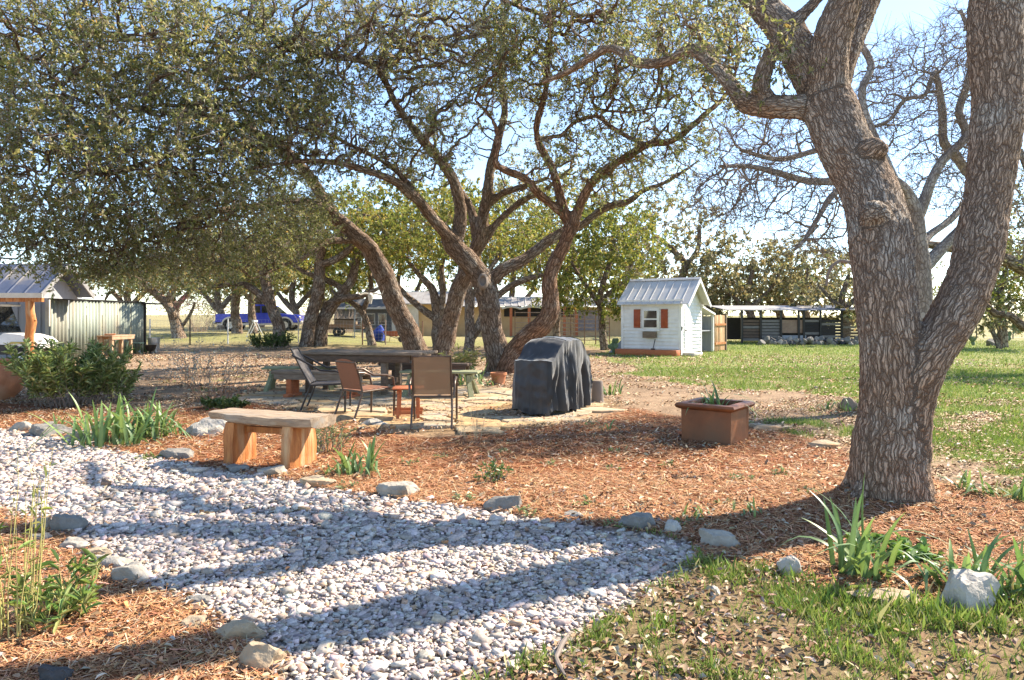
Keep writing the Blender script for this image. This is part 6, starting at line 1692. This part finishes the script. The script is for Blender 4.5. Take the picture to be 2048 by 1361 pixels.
def weave_mat(name, c1, c2, sx, sz, see=0.0):
    m, nt, b = new_mat(name)
    tc = N(nt, 'ShaderNodeTexCoord'); mp = N(nt, 'ShaderNodeMapping'); mp.inputs['Scale'].default_value = (sx, sz, sz)
    nt.links.new(tc.outputs['Object'], mp.inputs[0])
    w1 = N(nt, 'ShaderNodeTexWave', bands_direction='Z'); w1.inputs['Scale'].default_value = 1; w1.inputs['Distortion'].default_value = 0.6
    w2 = N(nt, 'ShaderNodeTexWave', bands_direction='X'); w2.inputs['Scale'].default_value = 1
    nt.links.new(mp.outputs[0], w1.inputs[0]); nt.links.new(mp.outputs[0], w2.inputs[0])
    mx = N(nt, 'ShaderNodeMath', operation='MULTIPLY'); nt.links.new(w1.outputs['Fac'], mx.inputs[0]); nt.links.new(w2.outputs['Fac'], mx.inputs[1])
    col = ramp(nt, mx.outputs[0], [(0.05, c2), (0.55, c1)])
    nt.links.new(col, b.inputs['Base Color']); b.inputs['Roughness'].default_value = 0.6
    bump(nt, b, mx.outputs[0], 0.5, 0.004)
    if see:
        tr = N(nt, 'ShaderNodeBsdfTransparent'); mix = N(nt, 'ShaderNodeMixShader'); mix.inputs[0].default_value = see
        nt.links.new(b.outputs[0], mix.inputs[1]); nt.links.new(tr.outputs[0], mix.inputs[2]); nt.links.new(mix.outputs[0], nt.nodes['Material Output'].inputs[0])
    return m
WICKER = weave_mat('wicker_weave', (0.42, 0.185, 0.09), (0.11, 0.045, 0.022), 25, 42)
SLING = weave_mat('sling_mesh', (0.42, 0.27, 0.15), (0.28, 0.17, 0.09), 300, 300, 0.28)
SLING_D = weave_mat('dark_sling_mesh', (0.12, 0.10, 0.09), (0.06, 0.05, 0.045), 200, 200, 0.1)
wc = G(722, 838); arm_chair('patio chair with woven brown wicker back turned towards the log bench', (wc.x + .02, wc.y + .1, wc.z), R(-42), WICKER, WICKER, BRONZE, True, weave=True, w=0.50, backh=0.86, recline=0.13)
mc = G(862, 858); arm_chair('patio chair with tan mesh sling back standing nearest the mulch bed', (mc.x, mc.y + .30, mc.z), R(2), SLING, SLING, BRONZE, False, w=0.54, backh=0.98, recline=0.14)
sc_ = G(640, 826); arm_chair('reclined dark sling chair seen edge on beside the dark table', (sc_.x, sc_.y + .35, sc_.z), R(-84), SLING_D, SLING_D, BLACKM, True, w=0.54, backh=1.0, recline=0.30)

# small slatted folding table
fl = G(815, 838)
ft = thing('folding_table', 'small orange red slatted folding table between two patio chairs', 'table', (fl.x, fl.y + .1, fl.z), R(6))
for i in range(5):
    part(MB().box((0, -.18 + i * .09, .45), (.46, .078, .018), bev=.003), 'slat', WOOD_RED, ft)
for sy in (-1, 1):
    part(MB().box((0, sy * .17, .10), (.42, .02, .055)), 'rail', WOOD_RED, ft)
    for sx in (-1, 1):
        part(MB().bar((sx * .15, sy * .19, 0), (sx * .13, sy * .15, .44), .045, .022), 'leg', WOOD_RED, ft)
for sx in (-1, 1):
    part(MB().box((sx * .15, 0, .40), (.03, .36, .045)), 'cleat', WOOD_RED, ft)

# ------------------------------------------------------------------ covered grill
def cover_mat():
    m, nt, b = new_mat('grill_cover_vinyl')
    tc = N(nt, 'ShaderNodeTexCoord'); n = N(nt, 'ShaderNodeTexNoise'); n.inputs['Scale'].default_value = 3; n.inputs['Detail'].default_value = 8
    mp = N(nt, 'ShaderNodeMapping'); mp.inputs['Scale'].default_value = (1.5, 1.5, 0.5); nt.links.new(tc.outputs['Object'], mp.inputs[0]); nt.links.new(mp.outputs[0], n.inputs[0])
    nt.links.new(ramp(nt, n.outputs[0], [(0.3, (0.014, 0.014, 0.015)), (0.58, (0.034, 0.033, 0.035)), (0.76, (0.12, 0.112, 0.105))]), b.inputs['Base Color'])
    b.inputs['Roughness'].default_value = 0.5; b.inputs['Specular IOR Level'].default_value = 0.45
    b.inputs['Sheen Weight'].default_value = 0.5; b.inputs['Sheen Roughness'].default_value = 0.4
    bump(nt, b, n.outputs[0], 0.5, 0.02)
    return m
def grill():
    c = G(1100, 836)
    RZ = R(58)
    L, Wd = 1.42, 0.66
    rot = Matrix.Rotation(RZ, 3, 'Z')
    o3 = Vector((c.x, c.y, c.z)) - rot @ Vector((-L / 2, -Wd / 2, 0))
    root = thing('covered_grill', 'barbecue grill under a draped black vinyl cover beside the leaning oak', 'grill', o3, RZ)
    def top(x, y):
        hood = float(sstep(-0.62, -0.20, x) * (1 - sstep(0.36, 0.66, x)))
        return 0.85 + 0.33 * hood * (1 - 0.16 * (abs(y) / (Wd / 2)) ** 3.5) + 0.03 * mnoise.noise(Vector((x * 4, y * 4, 3))) + .010 * mnoise.noise(Vector((x * 13, y * 13, 5)))
    per = []
    def edge(a, b, n):
        for k in range(n):
            t = k / n; per.append((a[0] + (b[0] - a[0]) * t, a[1] + (b[1] - a[1]) * t))
    hx, hy, cr = L / 2, Wd / 2, 0.05
    edge((-hx + cr, -hy), (hx - cr, -hy), 90); edge((hx - cr, -hy), (hx, -hy + cr), 5); edge((hx, -hy + cr), (hx, hy - cr), 44); edge((hx, hy - cr), (hx - cr, hy), 5)
    edge((hx - cr, hy), (-hx + cr, hy), 90); edge((-hx + cr, hy), (-hx, hy - cr), 5); edge((-hx, hy - cr), (-hx, -hy + cr), 44); edge((-hx, -hy + cr), (-hx + cr, -hy), 5)
    n = len(per); nv = 26; vs = []; s_ = 0
    arc = [0]
    for k in range(1, n): arc.append(arc[-1] + math.hypot(per[k][0] - per[k - 1][0], per[k][1] - per[k - 1][1]))
    for j in range(nv + 1):
        v = j / nv
        for k, (x, y) in enumerate(per):
            zt = top(x, y); nx, ny = x / hx, y / hy
            m_ = max(abs(nx), abs(ny)); dx, dy = (nx, 0) if abs(nx) > abs(ny) else (0, ny)
            a = arc[k]
            sw = mnoise.noise(Vector((a * 8.0 + .35 * v, 2.7, v * .5))); fold = (1 - 4.2 * abs(sw)) * 0.6 + mnoise.noise(Vector((a * 4.0, 9.1, v * .4))) * 0.9 + .35 * mnoise.noise(Vector((a * 22, 4.4, v * 1.2)))
            amp = 0.095 * min(1, v * 1.5) ** 0.9 if abs(ny) >= abs(nx) else 0.035 * v
            wr = 0.020 * mnoise.noise(Vector((x * 5, y * 5, v * 6))) + .008 * mnoise.noise(Vector((x * 14, y * 14, v * 15)))
            off = 0.02 * v + fold * amp + wr
            zb = 0.05 + 0.03 * math.sin(a * 6.0) + 0.02 * math.sin(a * 15)
            vs.append((x + dx * off, y + dy * off, zt + (zb - zt) * v))
    fs = [(j * n + k, j * n + (k + 1) % n, (j + 1) * n + (k + 1) % n, (j + 1) * n + k) for j in range(nv) for k in range(n)]
    rings = 14
    base_i = len(vs)
    prev = list(range(n))
    for r_ in range(1, rings + 1):
        f = 1 - r_ / rings
        cur = []
        for (x, y) in per:
            xx, yy = x * max(f, 0.001) + (1 - f) * x * 0.0, y * f
            # shrink towards the long axis so the hood keeps its ridge
            xx = max(-hx + hy * (1 - f), min(hx - hy * (1 - f), x)); yy = y * f
            cur.append(len(vs)); vs.append((xx, yy, top(xx, yy) + 0.006 * mnoise.noise(Vector((xx * 9, yy * 9, 1)))))
        for k in range(n): fs.append((prev[k], cur[k], cur[(k + 1) % n], prev[(k + 1) % n]))
        prev = cur
    mb = MB().add(vs, fs, True)
    o = mb.build('cover', cover_mat(), root, fix=True)
    for a_ in ((-0.2, 0.66), (0.36, 0.7)): pass
    seam = [(-0.19, y_, top(-0.19, y_) + .006) for y_ in [(-hy + Wd * k / 12) for k in range(13)]]
    part(MB().tube(seam, 0.006, 5), 'seam', BLACKM, root)
    seam = [(0.37, y_, top(0.37, y_) + .006) for y_ in [(-hy + Wd * k / 12) for k in range(13)]]
    part(MB().tube(seam, 0.006, 5), 'seam', BLACKM, root)
    for sx in (-1, 1):
        for sy in (-1, 1):
            part(MB().lathe([(0, 0), (0.035, 0), (0.04, 0.03), (0.03, 0.09), (0, 0.09)], (sx * .5, sy * .24, 0), 10), 'caster', RUBBER, root)
grill()
sp = G(1203, 808)
st = thing('tree_stump', 'short grey weathered stump just behind the covered grill', 'stump', (sp.x - .05, sp.y + .15, sp.z))
part(MB().lathe([(0.12, -.05), (0.11, .05), (0.10, .2), (0.095, .36), (0.085, .385), (0, .39)], sides=22), 'stump_body', BARK_GREY, st)
part(MB().lathe([(0.0, .392), (0.04, .394), (0.07, .391), (0.085, .386)], sides=22), 'cut_face', WOOD_GREY, st)

# ------------------------------------------------------------------ square clay planter
pc = G(1461, 893)
RZp = R(-38); rot = Matrix.Rotation(RZp, 3, 'Z'); S_ = 0.60
po = Vector((pc.x, pc.y, pc.z)) - rot @ Vector((S_ / 2, -S_ / 2, 0))
pl = thing('square_planter', 'square rust brown clay planter box with thick rolled rim in the mulch', 'planter', po, RZp)
part(MB().box((0, -S_ / 2 + .025, .20), (S_, .05, .42), taper=(1.03, 1)), 'front_wall', PLANTER, pl); part(MB().box((0, S_ / 2 - .025, .20), (S_, .05, .42), taper=(1.03, 1)), 'back_wall', PLANTER, pl)
part(MB().box((S_ / 2 - .023, 0, .20), (.05, S_ - .104, .42)), 'side_wall', PLANTER, pl); part(MB().box((-S_ / 2 + .023, 0, .20), (.05, S_ - .104, .42)), 'side_wall', PLANTER, pl)
def rim():
    prof = [(-0.05, 0.0), (0.02, 0.0), (0.055, 0.018), (0.066, 0.045), (0.052, 0.07), (0.01, 0.08), (-0.04, 0.075), (-0.055, 0.04)]
    vs, fs = [], []; n_ = len(prof)
    for cx_, cy_ in ((-1, -1), (1, -1), (1, 1), (-1, 1)):
        for o_, z in prof:
            vs.append((cx_ * (S_ / 2 + o_), cy_ * (S_ / 2 + o_), .39 + z))
    for c_ in range(4):
        d_ = (c_ + 1) % 4
        for k in range(n_): fs.append((c_ * n_ + k, d_ * n_ + k, d_ * n_ + (k + 1) % n_, c_ * n_ + (k + 1) % n_))
    return MB().add(vs, fs)
part(rim(), 'rim', PLANTER, pl)
part(MB().box((0, 0, .18), (S_ - .11, S_ - .11, .30)), 'soil', SOIL, pl)

# ------------------------------------------------------------------ log bench of split cedar
bl, br_ = G(470, 928), G(592, 937)
bc_ = (bl + br_) / 2; bang = math.atan2(br_.y - bl.y, br_.x - bl.x)
lb = thing('log_bench', 'rustic bench of a thick split log slab on two honey coloured cedar slab legs', 'bench', (bc_.x, bc_.y + .12, bc_.z), bang)
def slab_top():
    vs, fs = [], []; nx, ny = 28, 8
    L = 1.32
    for s_ in (1, 0):
        for i in range(nx + 1):
            u = i / nx * 2 - 1
            yf = -0.215 - .035 * math.sin(u * 3.1 + .5) - .02 * mnoise.noise(Vector((u * 4, 1, 0))) + .10 * float(sstep(-0.5, -1, u)); yb_ = 0.20 + .03 * math.sin(u * 2.2 + 2) + .02 * mnoise.noise(Vector((u * 4, 7, 0)))
            for j in range(ny + 1):
                v = j / ny; ed = 1 - (2 * abs(v - .5)) ** 6
                y = yf + (yb_ - yf) * v
                z = (.52 + .008 * mnoise.noise(Vector((u * 5, v * 5, 0))) - .012 * (1 - ed)) if s_ else (.405 + .03 * (1 - ed) + .02 * mnoise.noise(Vector((u * 3, v * 3, 4))) + .03 * float(sstep(-.4, -1, u)))
                yy = y if s_ else (y * .93)
                vs.append((u * L / 2 + (.05 * (v - .5) + .02 * mnoise.noise(Vector((v * 5, u, 2)))) * (1 if abs(u) > .95 else 0), yy, z))
    n_ = (nx + 1) * (ny + 1)
    for i in range(nx):
        for j in range(ny):
            a = i * (ny + 1) + j
            fs.append((a, a + ny + 1, a + ny + 2, a + 1)); fs.append((n_ + a, n_ + a + 1, n_ + a + ny + 2, n_ + a + ny + 1))
        for j in (0, ny):
            a = i * (ny + 1) + j; fs.append((a, n_ + a, n_ + a + ny + 1, a + ny + 1))
    for i in (0, nx):
        for j in range(ny):
            a = i * (ny + 1) + j; fs.append((a, a + 1, n_ + a + 1, n_ + a))
    return MB().add(vs, fs)
part(slab_top(), 'seat', WOOD_BENCH, lb)
for sx, w_ in ((-0.36, .36), (0.36, .42)):
    mb = MB(); vs, fs = [], []; nz, ny = 10, 10
    for s_ in (-1, 1):
        for k in range(nz + 1):
            t = k / nz
            for j in range(ny + 1):
                v = j / ny * 2 - 1
                hw_ = w_ / 2 * (1.12 - .22 * t + .04 * math.sin(t * 7 + sx * 9))
                vs.append((sx + s_ * (.055 + .03 * (1 - v * v) + .014 * mnoise.noise(Vector((v * 3, t * 3, sx + s_)))), v * hw_, -.06 + t * .485))
    n_ = (nz + 1) * (ny + 1)
    for k in range(nz):
        for j in range(ny):
            a = k * (ny + 1) + j; fs += [(a, a + 1, a + ny + 2, a + ny + 1), (n_ + a, n_ + a + ny + 1, n_ + a + ny + 2, n_ + a + 1)]
        for j in (0, ny):
            a = k * (ny + 1) + j; fs.append((a, a + ny + 1, n_ + a + ny + 1, n_ + a))
    part(mb.add(vs, fs), 'leg', WOOD_CEDAR, lb)
part(MB().bar((-.34, .02, .34), (.34, .02, .34), .07, .06), 'stretcher', WOOD_CEDAR, lb)

# ------------------------------------------------------------------ pots, skull, twig
def clay_pot(label, loc, r0, h, name='clay_pot'):
    r = thing(name, label, 'pot', loc)
    part(MB().lathe([(0, 0), (r0 * .68, 0), (r0 * .92, h * .78), (r0, h * .80), (r0, h), (r0 * .86, h), (r0 * .80, h * .82), (0, h * .82)], sides=24), 'pot_body', TERRA, r)
    part(MB().lathe([(0, h * .83), (r0 * .82, h * .83)], sides=24), 'soil', SOIL, r)
pq = G(998, 764); clay_pot('orange clay flower pot at the foot of the forked oak', (pq.x, pq.y - .55, pq.z), .19, .26)
pq = G(-2, 800)
r = thing('clay_urn', 'large round terracotta urn beside the oleander bush', 'pot', pq)
part(MB().lathe([(0, 0), (.20, 0), (.34, .16), (.40, .36), (.36, .56), (.27, .66), (.31, .70), (.31, .73), (.25, .73), (.22, .66), (0, .62)], sides=28), 'pot_body', TERRA, r)
pq = on_ground(-1.55, 14.2); r = thing('clay_jug', 'round tan clay jug under the dark table', 'pot', pq)
part(MB().lathe([(0, 0), (.14, 0), (.25, .14), (.25, .28), (.15, .42), (.09, .45), (.11, .50), (.08, .50), (0, .44)], sides=22), 'pot_body', TERRA, r)
sk = P(741, 592, 21.6)
r = thing('longhorn_skull', 'white longhorn skull hanging on the leaning oak trunk', 'skull', sk, R(10)); r.scale = (.72, .72, .72)
part(MB().tube([(0, 0, .10), (0, -.05, .02), (0, -.07, -.12), (0, -.06, -.26), (0, -.05, -.36)], [.07, .12, .10, .06, .045], 10), 'skull', BONE, r)
for sx in (-1, 1):
    part(MB().tube([(sx * .08, 0, .08), (sx * .26, -.02, .10), (sx * .42, -.06, .04), (sx * .52, -.10, .10), (sx * .56, -.12, .24)], [.045, .042, .034, .024, .008], 8), 'horn', BONE, r)
tw = G(1130, 1330); s0 = [G(px, py, .02) for px, py in ((1140, 1275), (1125, 1300), (1112, 1325), (1118, 1345), (1130, 1361))]
o = part(MB().tube([p + Vector((0, 0, .01 * (k % 2))) for k, p in enumerate(s0)], [.008, .012, .010, .012, .006], 7), 'gnarled_twig', BARK_GREY, None); tag(o, 'gnarled grey twig lying in the foreground litter', 'twig')
MB().tube([P(1722, 540, 7.5), P(1700, 525, 7.5), P(1680, 522, 7.5), P(1664, 532, 7.5), P(1655, 552, 7.5), P(1653, 572, 7.5)], [.024, .022, .021, .019, .016, .012], 9).build('bleached_branch', BARK_GREY, bare)

sc_o = MB().lathe([(0.0, .03), (.075, .04), (.085, .10), (.11, .13), (.15, .10), (.17, .0), (.18, -.12)], sides=22).build('pruning_scar', BARK_GREY, fork, loc=P(966, 563, 18.55)); sc_o.rotation_euler = (R(84), 0, 0); sc_o.scale = (.85, 1.35, 1)
# ------------------------------------------------------------------ plants
IRIS = leaf_mat('iris_leaf', rough=0.4, trans=0.35, spec=0.4)
def iris_leaf_mesh(seed, bend, wid, tip_c):
    rr = random.Random(seed); n = 9; vs, tn = [], []
    for k in range(n + 1):
        t = k / n
        y = bend * t ** 2.2; z = t * (1 - .35 * bend * t * t) - max(0, bend - .55) * .9 * max(0, t - .62) ** 1.3 * 2
        w = wid * (1 - .15 * (1 - t)) * (1 - t ** 3.2) + .002
        tw_ = .35 * math.sin(seed + t * 2.0)
        cx, sy = math.cos(tw_), math.sin(tw_)
        vs += [(-w * cx, y - w * sy, z), (0, y + w * .25, z), (w * cx, y + w * sy, z)]
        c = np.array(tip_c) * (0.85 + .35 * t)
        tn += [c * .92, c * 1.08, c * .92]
    fs = []
    for k in range(n):
        a = k * 3; fs += [(a, a + 1, a + 4, a + 3), (a + 1, a + 2, a + 5, a + 4)]
    return np_mesh('leaf', np.array(vs), np.array(fs), np.array(tn), True)
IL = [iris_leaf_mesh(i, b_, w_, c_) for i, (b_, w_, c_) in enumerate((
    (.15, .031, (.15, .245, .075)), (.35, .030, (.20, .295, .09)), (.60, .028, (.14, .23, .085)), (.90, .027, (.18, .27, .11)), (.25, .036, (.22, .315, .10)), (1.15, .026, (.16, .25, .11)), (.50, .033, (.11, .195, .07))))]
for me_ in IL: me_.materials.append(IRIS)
def iris(label, px, py, n, hpx, spread, lean=0.4, name='iris_clump', gr='iris clumps', loc=None, wscale=1.0, tilt=None):
    g0 = loc or G(px, py); h = hpx / FPX * (g0.y)
    r = thing(name, label, 'plant', g0, 0, gr)
    for i in range(n):
        me_ = random.choice(IL)
        o = bpy.data.objects.new('leaf', me_); COL.objects.link(o); o.parent = r
        a = random.uniform(0, 6.283); q = spread * math.sqrt(random.random())
        hh = h * random.uniform(.55, 1.05)
        x, y = q * math.cos(a), q * math.sin(a) * .8
        o.location = (x, y, (float(ground_z(g0.x + x, g0.y + y)) - g0.z - .01) if loc is None else 0)
        ws = (h ** .5) * .85 * wscale
        o.scale = (ws * random.uniform(.8, 1.1), hh, hh)
        o.rotation_euler = (random.gauss(0, lean * .40) - lean * .40, random.gauss(0, .10), random.uniform(0, 6.283))
    return r
random.seed(21)
iris('tall iris with drooping sword leaves in front of the big oak trunk', 1722, 1150, 34, 205, .17, 1.0, wscale=.8)
iris('leafy iris clump behind the large white boulder', 1992, 1185, 48, 160, .24, 1.0, wscale=.85)
iris('iris clump left of the large white boulder', 1888, 1170, 26, 130, .14, .9, wscale=.85)
iris('iris tuft by the stone at the right side of the big oak', 1940, 985, 14, 75, .10, .6)
iris('second iris tuft just beyond the one beside the big oak', 2008, 1000, 18, 80, .16, .7)
iris('large pale green iris clump between the oleander and gravel', 235, 885, 90, 112, .52, .75)
iris('iris leaves at the bench end of the large pale clump', 312, 872, 44, 95, .32, .75)
iris('single fan of iris leaves beside the low pale rock', 118, 868, 9, 50, .08, .4)
iris('dark green iris clump at the foot of the log bench', 712, 948, 34, 86, .18, .5)
iris('low spreading iris beside the log bench leg', 668, 950, 12, 46, .12, .8)
iris('small iris shoots in the mulch near the gravel tip', 1392, 1034, 9, 44, .09, .5)
iris('tiny iris shoots in a row between planter and gravel', 1468, 1030, 12, 30, .22, .5)
iris('pair of iris shoots next to the tiny row of shoots', 1502, 1024, 7, 38, .07, .3)
iris('iris shoot standing in the mulch in front of the stump', 1212, 862, 6, 40, .06, .5)
iris('iris clump behind the grill beside the grey stump', 1222, 790, 18, 42, .26, .6)
iris('dark iris clump under the forked oak near the green bench', 940, 772, 24, 58, .30, .4)
iris('pale iris beside the clay flower pot', 978, 772, 9, 38, .12, .7)
iris('iris clump on the lawn by the decayed stump', 1680, 822, 20, 36, .26, .5)
iris('row of iris along the corrugated wall', 262, 706, 22, 26, .55, .4, loc=on_wall(0.86, 0.5))
iris('blue green iris fan in the lower mulch bed', 155, 1215, 7, 84, .05, .25)
iris('iris growing inside the square clay planter', 0, 0, 20, 82, .17, .6, name='planter_iris', loc=po + Vector((-.02, .02, .33)))
ds = G(1705, 822); o = link_mesh('decayed_stump', rock_mesh('decayed_stump', .30, .26, .13, 505, 0, BARK_FAR)); o.location = (ds.x, ds.y + .1, ds.z + .08); tag(o, 'dark decayed stump on the lawn behind an iris clump', 'stump')

def shrub(name, label, loc, stems, h, spread, per, leaf, cols, wr=.16, lean=.5, m=IRIS, droop=.1, start=.25, cat='shrub', stem_r=.006, stem_m=None, wob=.12, leafdir=.7):
    r = thing(name, label, cat, loc)
    mb = MB(); pos, dirs = [], []
    for i in range(stems):
        a = random.uniform(0, 6.283); q = spread * .35 * math.sqrt(random.random()); ln = h * random.uniform(.6, 1.05)
        d = Vector((math.cos(a) * lean * random.uniform(.2, 1), math.sin(a) * lean * random.uniform(.2, 1), 1)).normalized()
        p = Vector((math.cos(a) * q, math.sin(a) * q, -.03)); path = [p.copy()]
        for k in range(6):
            d = (d + Vector((random.gauss(0, wob), random.gauss(0, wob), random.gauss(0, .05)))).normalized(); p = p + d * ln / 6; path.append(p.copy())
        mb.tube(path, [stem_r * (1 - .13 * k) for k in range(7)], 4, False)
        for k in range(per):
            t = start + (1 - start) * random.random() ** .8; f = t * 6; j = min(int(f), 5)
            pos.append(path[j].lerp(path[j + 1], f - j)[:]); dd = (path[j + 1] - path[j]).normalized()
            dirs.append((dd * .6 + Vector((random.gauss(0, leafdir), random.gauss(0, leafdir), random.gauss(0, .4) - droop)))[:])
    tag(part(mb, 'stems', stem_m or BARK_GREY, r, fix=False), kind='stuff')
    if per:
        pos = np.array(pos); d = np.array(dirs); d /= np.linalg.norm(d, axis=1)[:, None]; n = len(pos)
        up = RNG.normal(0, .5, (n, 3)); up[:, 2] += 1; z = up - d * (up * d).sum(1)[:, None]; z /= np.linalg.norm(z, axis=1)[:, None]
        rot_ = np.stack([np.cross(d, z), d, z], 2); ln = leaf * np.exp(RNG.normal(0, .25, n))
        v, f, t = scatter_shape(LEAF_V, LEAF_F, pos, rot_, np.stack([ln * wr, ln, ln], 1), mixcols(n, cols, None, .15))
        tag(link_mesh('foliage', np_mesh('foliage', v, f, t), m, r), kind='stuff')
    return r
OLE = [(.20, .27, .09), (.27, .34, .13), (.14, .20, .07), (.37, .41, .21)]
g1 = G(135, 812); shrub('oleander_bush', 'large oleander bush with narrow grey green leaves in front of the porch', g1, 80, 1.15, 1.4, 70, .115, OLE, .115, .65, droop=-.25)
g1 = G(215, 806); shrub('oleander_bush', 'smaller oleander bush on the patio side of the large one', g1, 34, .85, .8, 50, .10, OLE, .115, .7, droop=-.25)
g1 = G(435, 800); shrub('bare_shrub', 'thin bare reddish stemmed shrub with silvery grey leaves behind the log bench', g1, 34, 1.25, .9, 16, .045, [(.30, .34, .33), (.36, .38, .35), (.24, .28, .26)], .35, .75, stem_m=RUST, stem_r=.005)
g1 = G(370, 770); shrub('grey_shrub', 'wispy silver grey shrub left of the bare stemmed shrub', g1, 26, 1.15, .9, 20, .05, [(.33, .36, .36), (.27, .30, .30)], .3, .7, stem_r=.004)
g1 = G(447, 818); shrub('evergreen_mound', 'low dark green leafy mound behind the log bench seat', g1, 60, .26, .7, 24, .05, [(.055, .10, .03), (.08, .13, .04), (.12, .17, .06)], .45, 1.4)
g1 = G(655, 905); shrub('santolina_bush', 'small grey green feathery bush beside the log bench leg', g1, 26, .42, .35, 34, .035, [(.30, .34, .20), (.24, .30, .15)], .25, .6)
g1 = G(540, 700); shrub('dark_bush', 'dark green bush at the foot of the forked oak near the pickup', g1, 60, .9, 1.6, 34, .10, [(.05, .09, .03), (.08, .13, .04)], .4, 1.0)
g1 = G(985, 962); shrub('rose_seedling', 'small leafy green seedling alone in the mulch bed', g1, 16, .20, .25, 14, .035, [(.10, .17, .05), (.15, .22, .07)], .45, .9)
g1 = G(1740, 1120); shrub('vinca_patch', 'patch of round green leaves behind the tall iris', on_ground(g1.x + .18, g1.y + .1), 40, .14, .5, 16, .042, [(.12, .23, .05), (.17, .29, .07)], .65, 1.5)
g1 = G(40, 1260); shrub('bamboo_grass', 'tall yellow green bamboo like grass in the lower mulch bed', g1, 24, .95, .36, 5, .060, [(.36, .40, .10), (.28, .36, .09), (.46, .45, .17), (.18, .27, .07)], .10, .13, stem_m=mat('yellow_cane', (.50, .44, .16), (.38, .32, .10)), stem_r=.0045, start=.05, wob=.05)
g1 = G(110, 1245); shrub('bamboo_grass', 'shorter leafy grass tuft next to the tall yellow green grass', g1, 26, .30, .36, 12, .075, [(.24, .34, .10), (.16, .27, .08), (.34, .38, .14)], .12, .45, start=.05, stem_m=mat('yellow_cane', (.50, .44, .16)), stem_r=.003)
g1 = G(945, 880); shrub('dry_grass', 'thin straw coloured seed stalks in front of the mesh chair', g1, 14, .48, .3, 4, .03, [(.50, .42, .26)], .2, .35, stem_m=mat('straw', (.52, .43, .27)), stem_r=.0025)
g1 = G(925, 752); shrub('yellow_grass', 'clump of tall pale yellow grass behind the green bench', g1, 60, .75, .7, 12, .12, [(.42, .40, .16), (.34, .36, .13)], .08, .35, stem_m=mat('straw', (.5, .42, .26)), stem_r=.003)
g1 = G(300, 915); shrub('moss_tuft', 'bright green moss tuft on the gravel edge beside a grey rock', g1, 60, .06, .35, 14, .02, [(.16, .24, .05), (.22, .28, .06)], .4, 1.6)
weeds = [(690, 975), (1165, 1010), (1240, 905), (1330, 930), (1180, 850), (1225, 940), (1480, 960), (1560, 950), (1100, 930), (1620, 985), (1010, 905), (1450, 1010), (880, 915), (930, 1000), (820, 930), (1375, 1050), (1230, 1055), (1060, 1030)]
for i, (px, py) in enumerate(weeds):
    o = shrub('weed_tuft', 'small grey green weed sprouting from the mulch bed', G(px, py), 9, random.uniform(.06, .11), .16, 9, .030, [(.26, .32, .15), (.20, .28, .10), (.33, .36, .22)], .35, 1.2, stem_r=.002, cat='weed'); o['group'] = 'weeds in the mulch'
brush = [(620, 44, 1.9, 'leafless tan bush right at the bonnet of the pickup'), (565, 52, 2.2, 'tall leafless tan bush rising behind the pickup windshield'), (660, 45, 1.6, 'leafless tan bush between the pickup and the utility trailer'),
         (430, 52, 1.7, 'leafless tan bush behind the tail of the pickup'), (395, 46, 1.8, 'leafless tan bush between the redbud and the pickup'), (690, 46, 1.9, 'leafless tan bush behind the utility trailer')]
for i, (px, d, h_, lb_) in enumerate(brush):
    o = shrub('bare_bush', lb_, A(px, d), 60, h_, 1.6, 0, .1, None, lean=.6, stem_r=.012, stem_m=mat('tan_twig', (.46, .36, .27), (.34, .25, .18)), wob=.15); o['group'] = 'bare bushes beyond the fence'

# prickly pears
def pear(label, loc, n, s):
    r = thing('prickly_pear', label, 'cactus', loc)
    pads = [(Vector((0, 0, .12 * s)), 0.0)]
    for i in range(n):
        p, tl = random.choice(pads[-6:]) if i else pads[0]
        t2 = tl + random.uniform(-.8, .8); p2 = p + Vector((math.sin(t2) * .22 * s, random.uniform(-.10, .10) * s, max(.06, math.cos(t2)) * .22 * s)); pads.append((p2, t2))
    for p, tl in pads:
        o = part(MB().lathe([(0, -.15 * s), (.05 * s, -.13 * s), (.095 * s, -.04 * s), (.11 * s, .04 * s), (.08 * s, .11 * s), (0, .15 * s)], sides=12, squash=(1, .22)), 'pad', CACTUS, r, loc=p); o.rotation_euler = (random.uniform(-.3, .3), tl, random.uniform(-.5, .5))
pear('prickly pear cactus against the left corner of the white shed', G(1228, 708), 6, 0.95)
pear('small prickly pear by the pasture fence post', A(1946, 36), 9, 1.1)
pear('wide prickly pear between the pasture oaks', A(2010, 36.5), 16, 1.2)
for px, w_, lab in ((1922, .55, 'rounded grey boulder in the pasture by the big oak stem'), (1984, .60, 'squared brown boulder between the two prickly pears')):
    o = link_mesh('boulder', rock_mesh('boulder', w_, w_ * .8, w_ * .42, int(w_ * 1000), .2, LIME_G)); o.location = A(px, 35.5, .14); tag(o, lab, 'rock')

# ------------------------------------------------------------------ set every empty at the foot of its thing
for o in list(COL.objects):
    if o.type == 'EMPTY' and o.parent is None and abs(o.rotation_euler.z) < 1e-6:
        p = FEET.get(o.name)
        if p is None:
            pts = [ch.location + Vector(c) for ch in o.children if ch.type == 'MESH' for c in ch.bound_box]
            if not pts: continue
            lo = Vector([min(q[i] for q in pts) for i in range(3)]) + o.location; hi = Vector([max(q[i] for q in pts) for i in range(3)]) + o.location
            p = Vector(((lo.x + hi.x) / 2, (lo.y + hi.y) / 2, float(ground_z((lo.x + hi.x) / 2, (lo.y + hi.y) / 2))))
            if (p - o.location).length < 3.0: continue
        d = p - o.location
        o.location = p
        for ch in o.children:
            ch.matrix_parent_inverse = Matrix.Translation(-d)
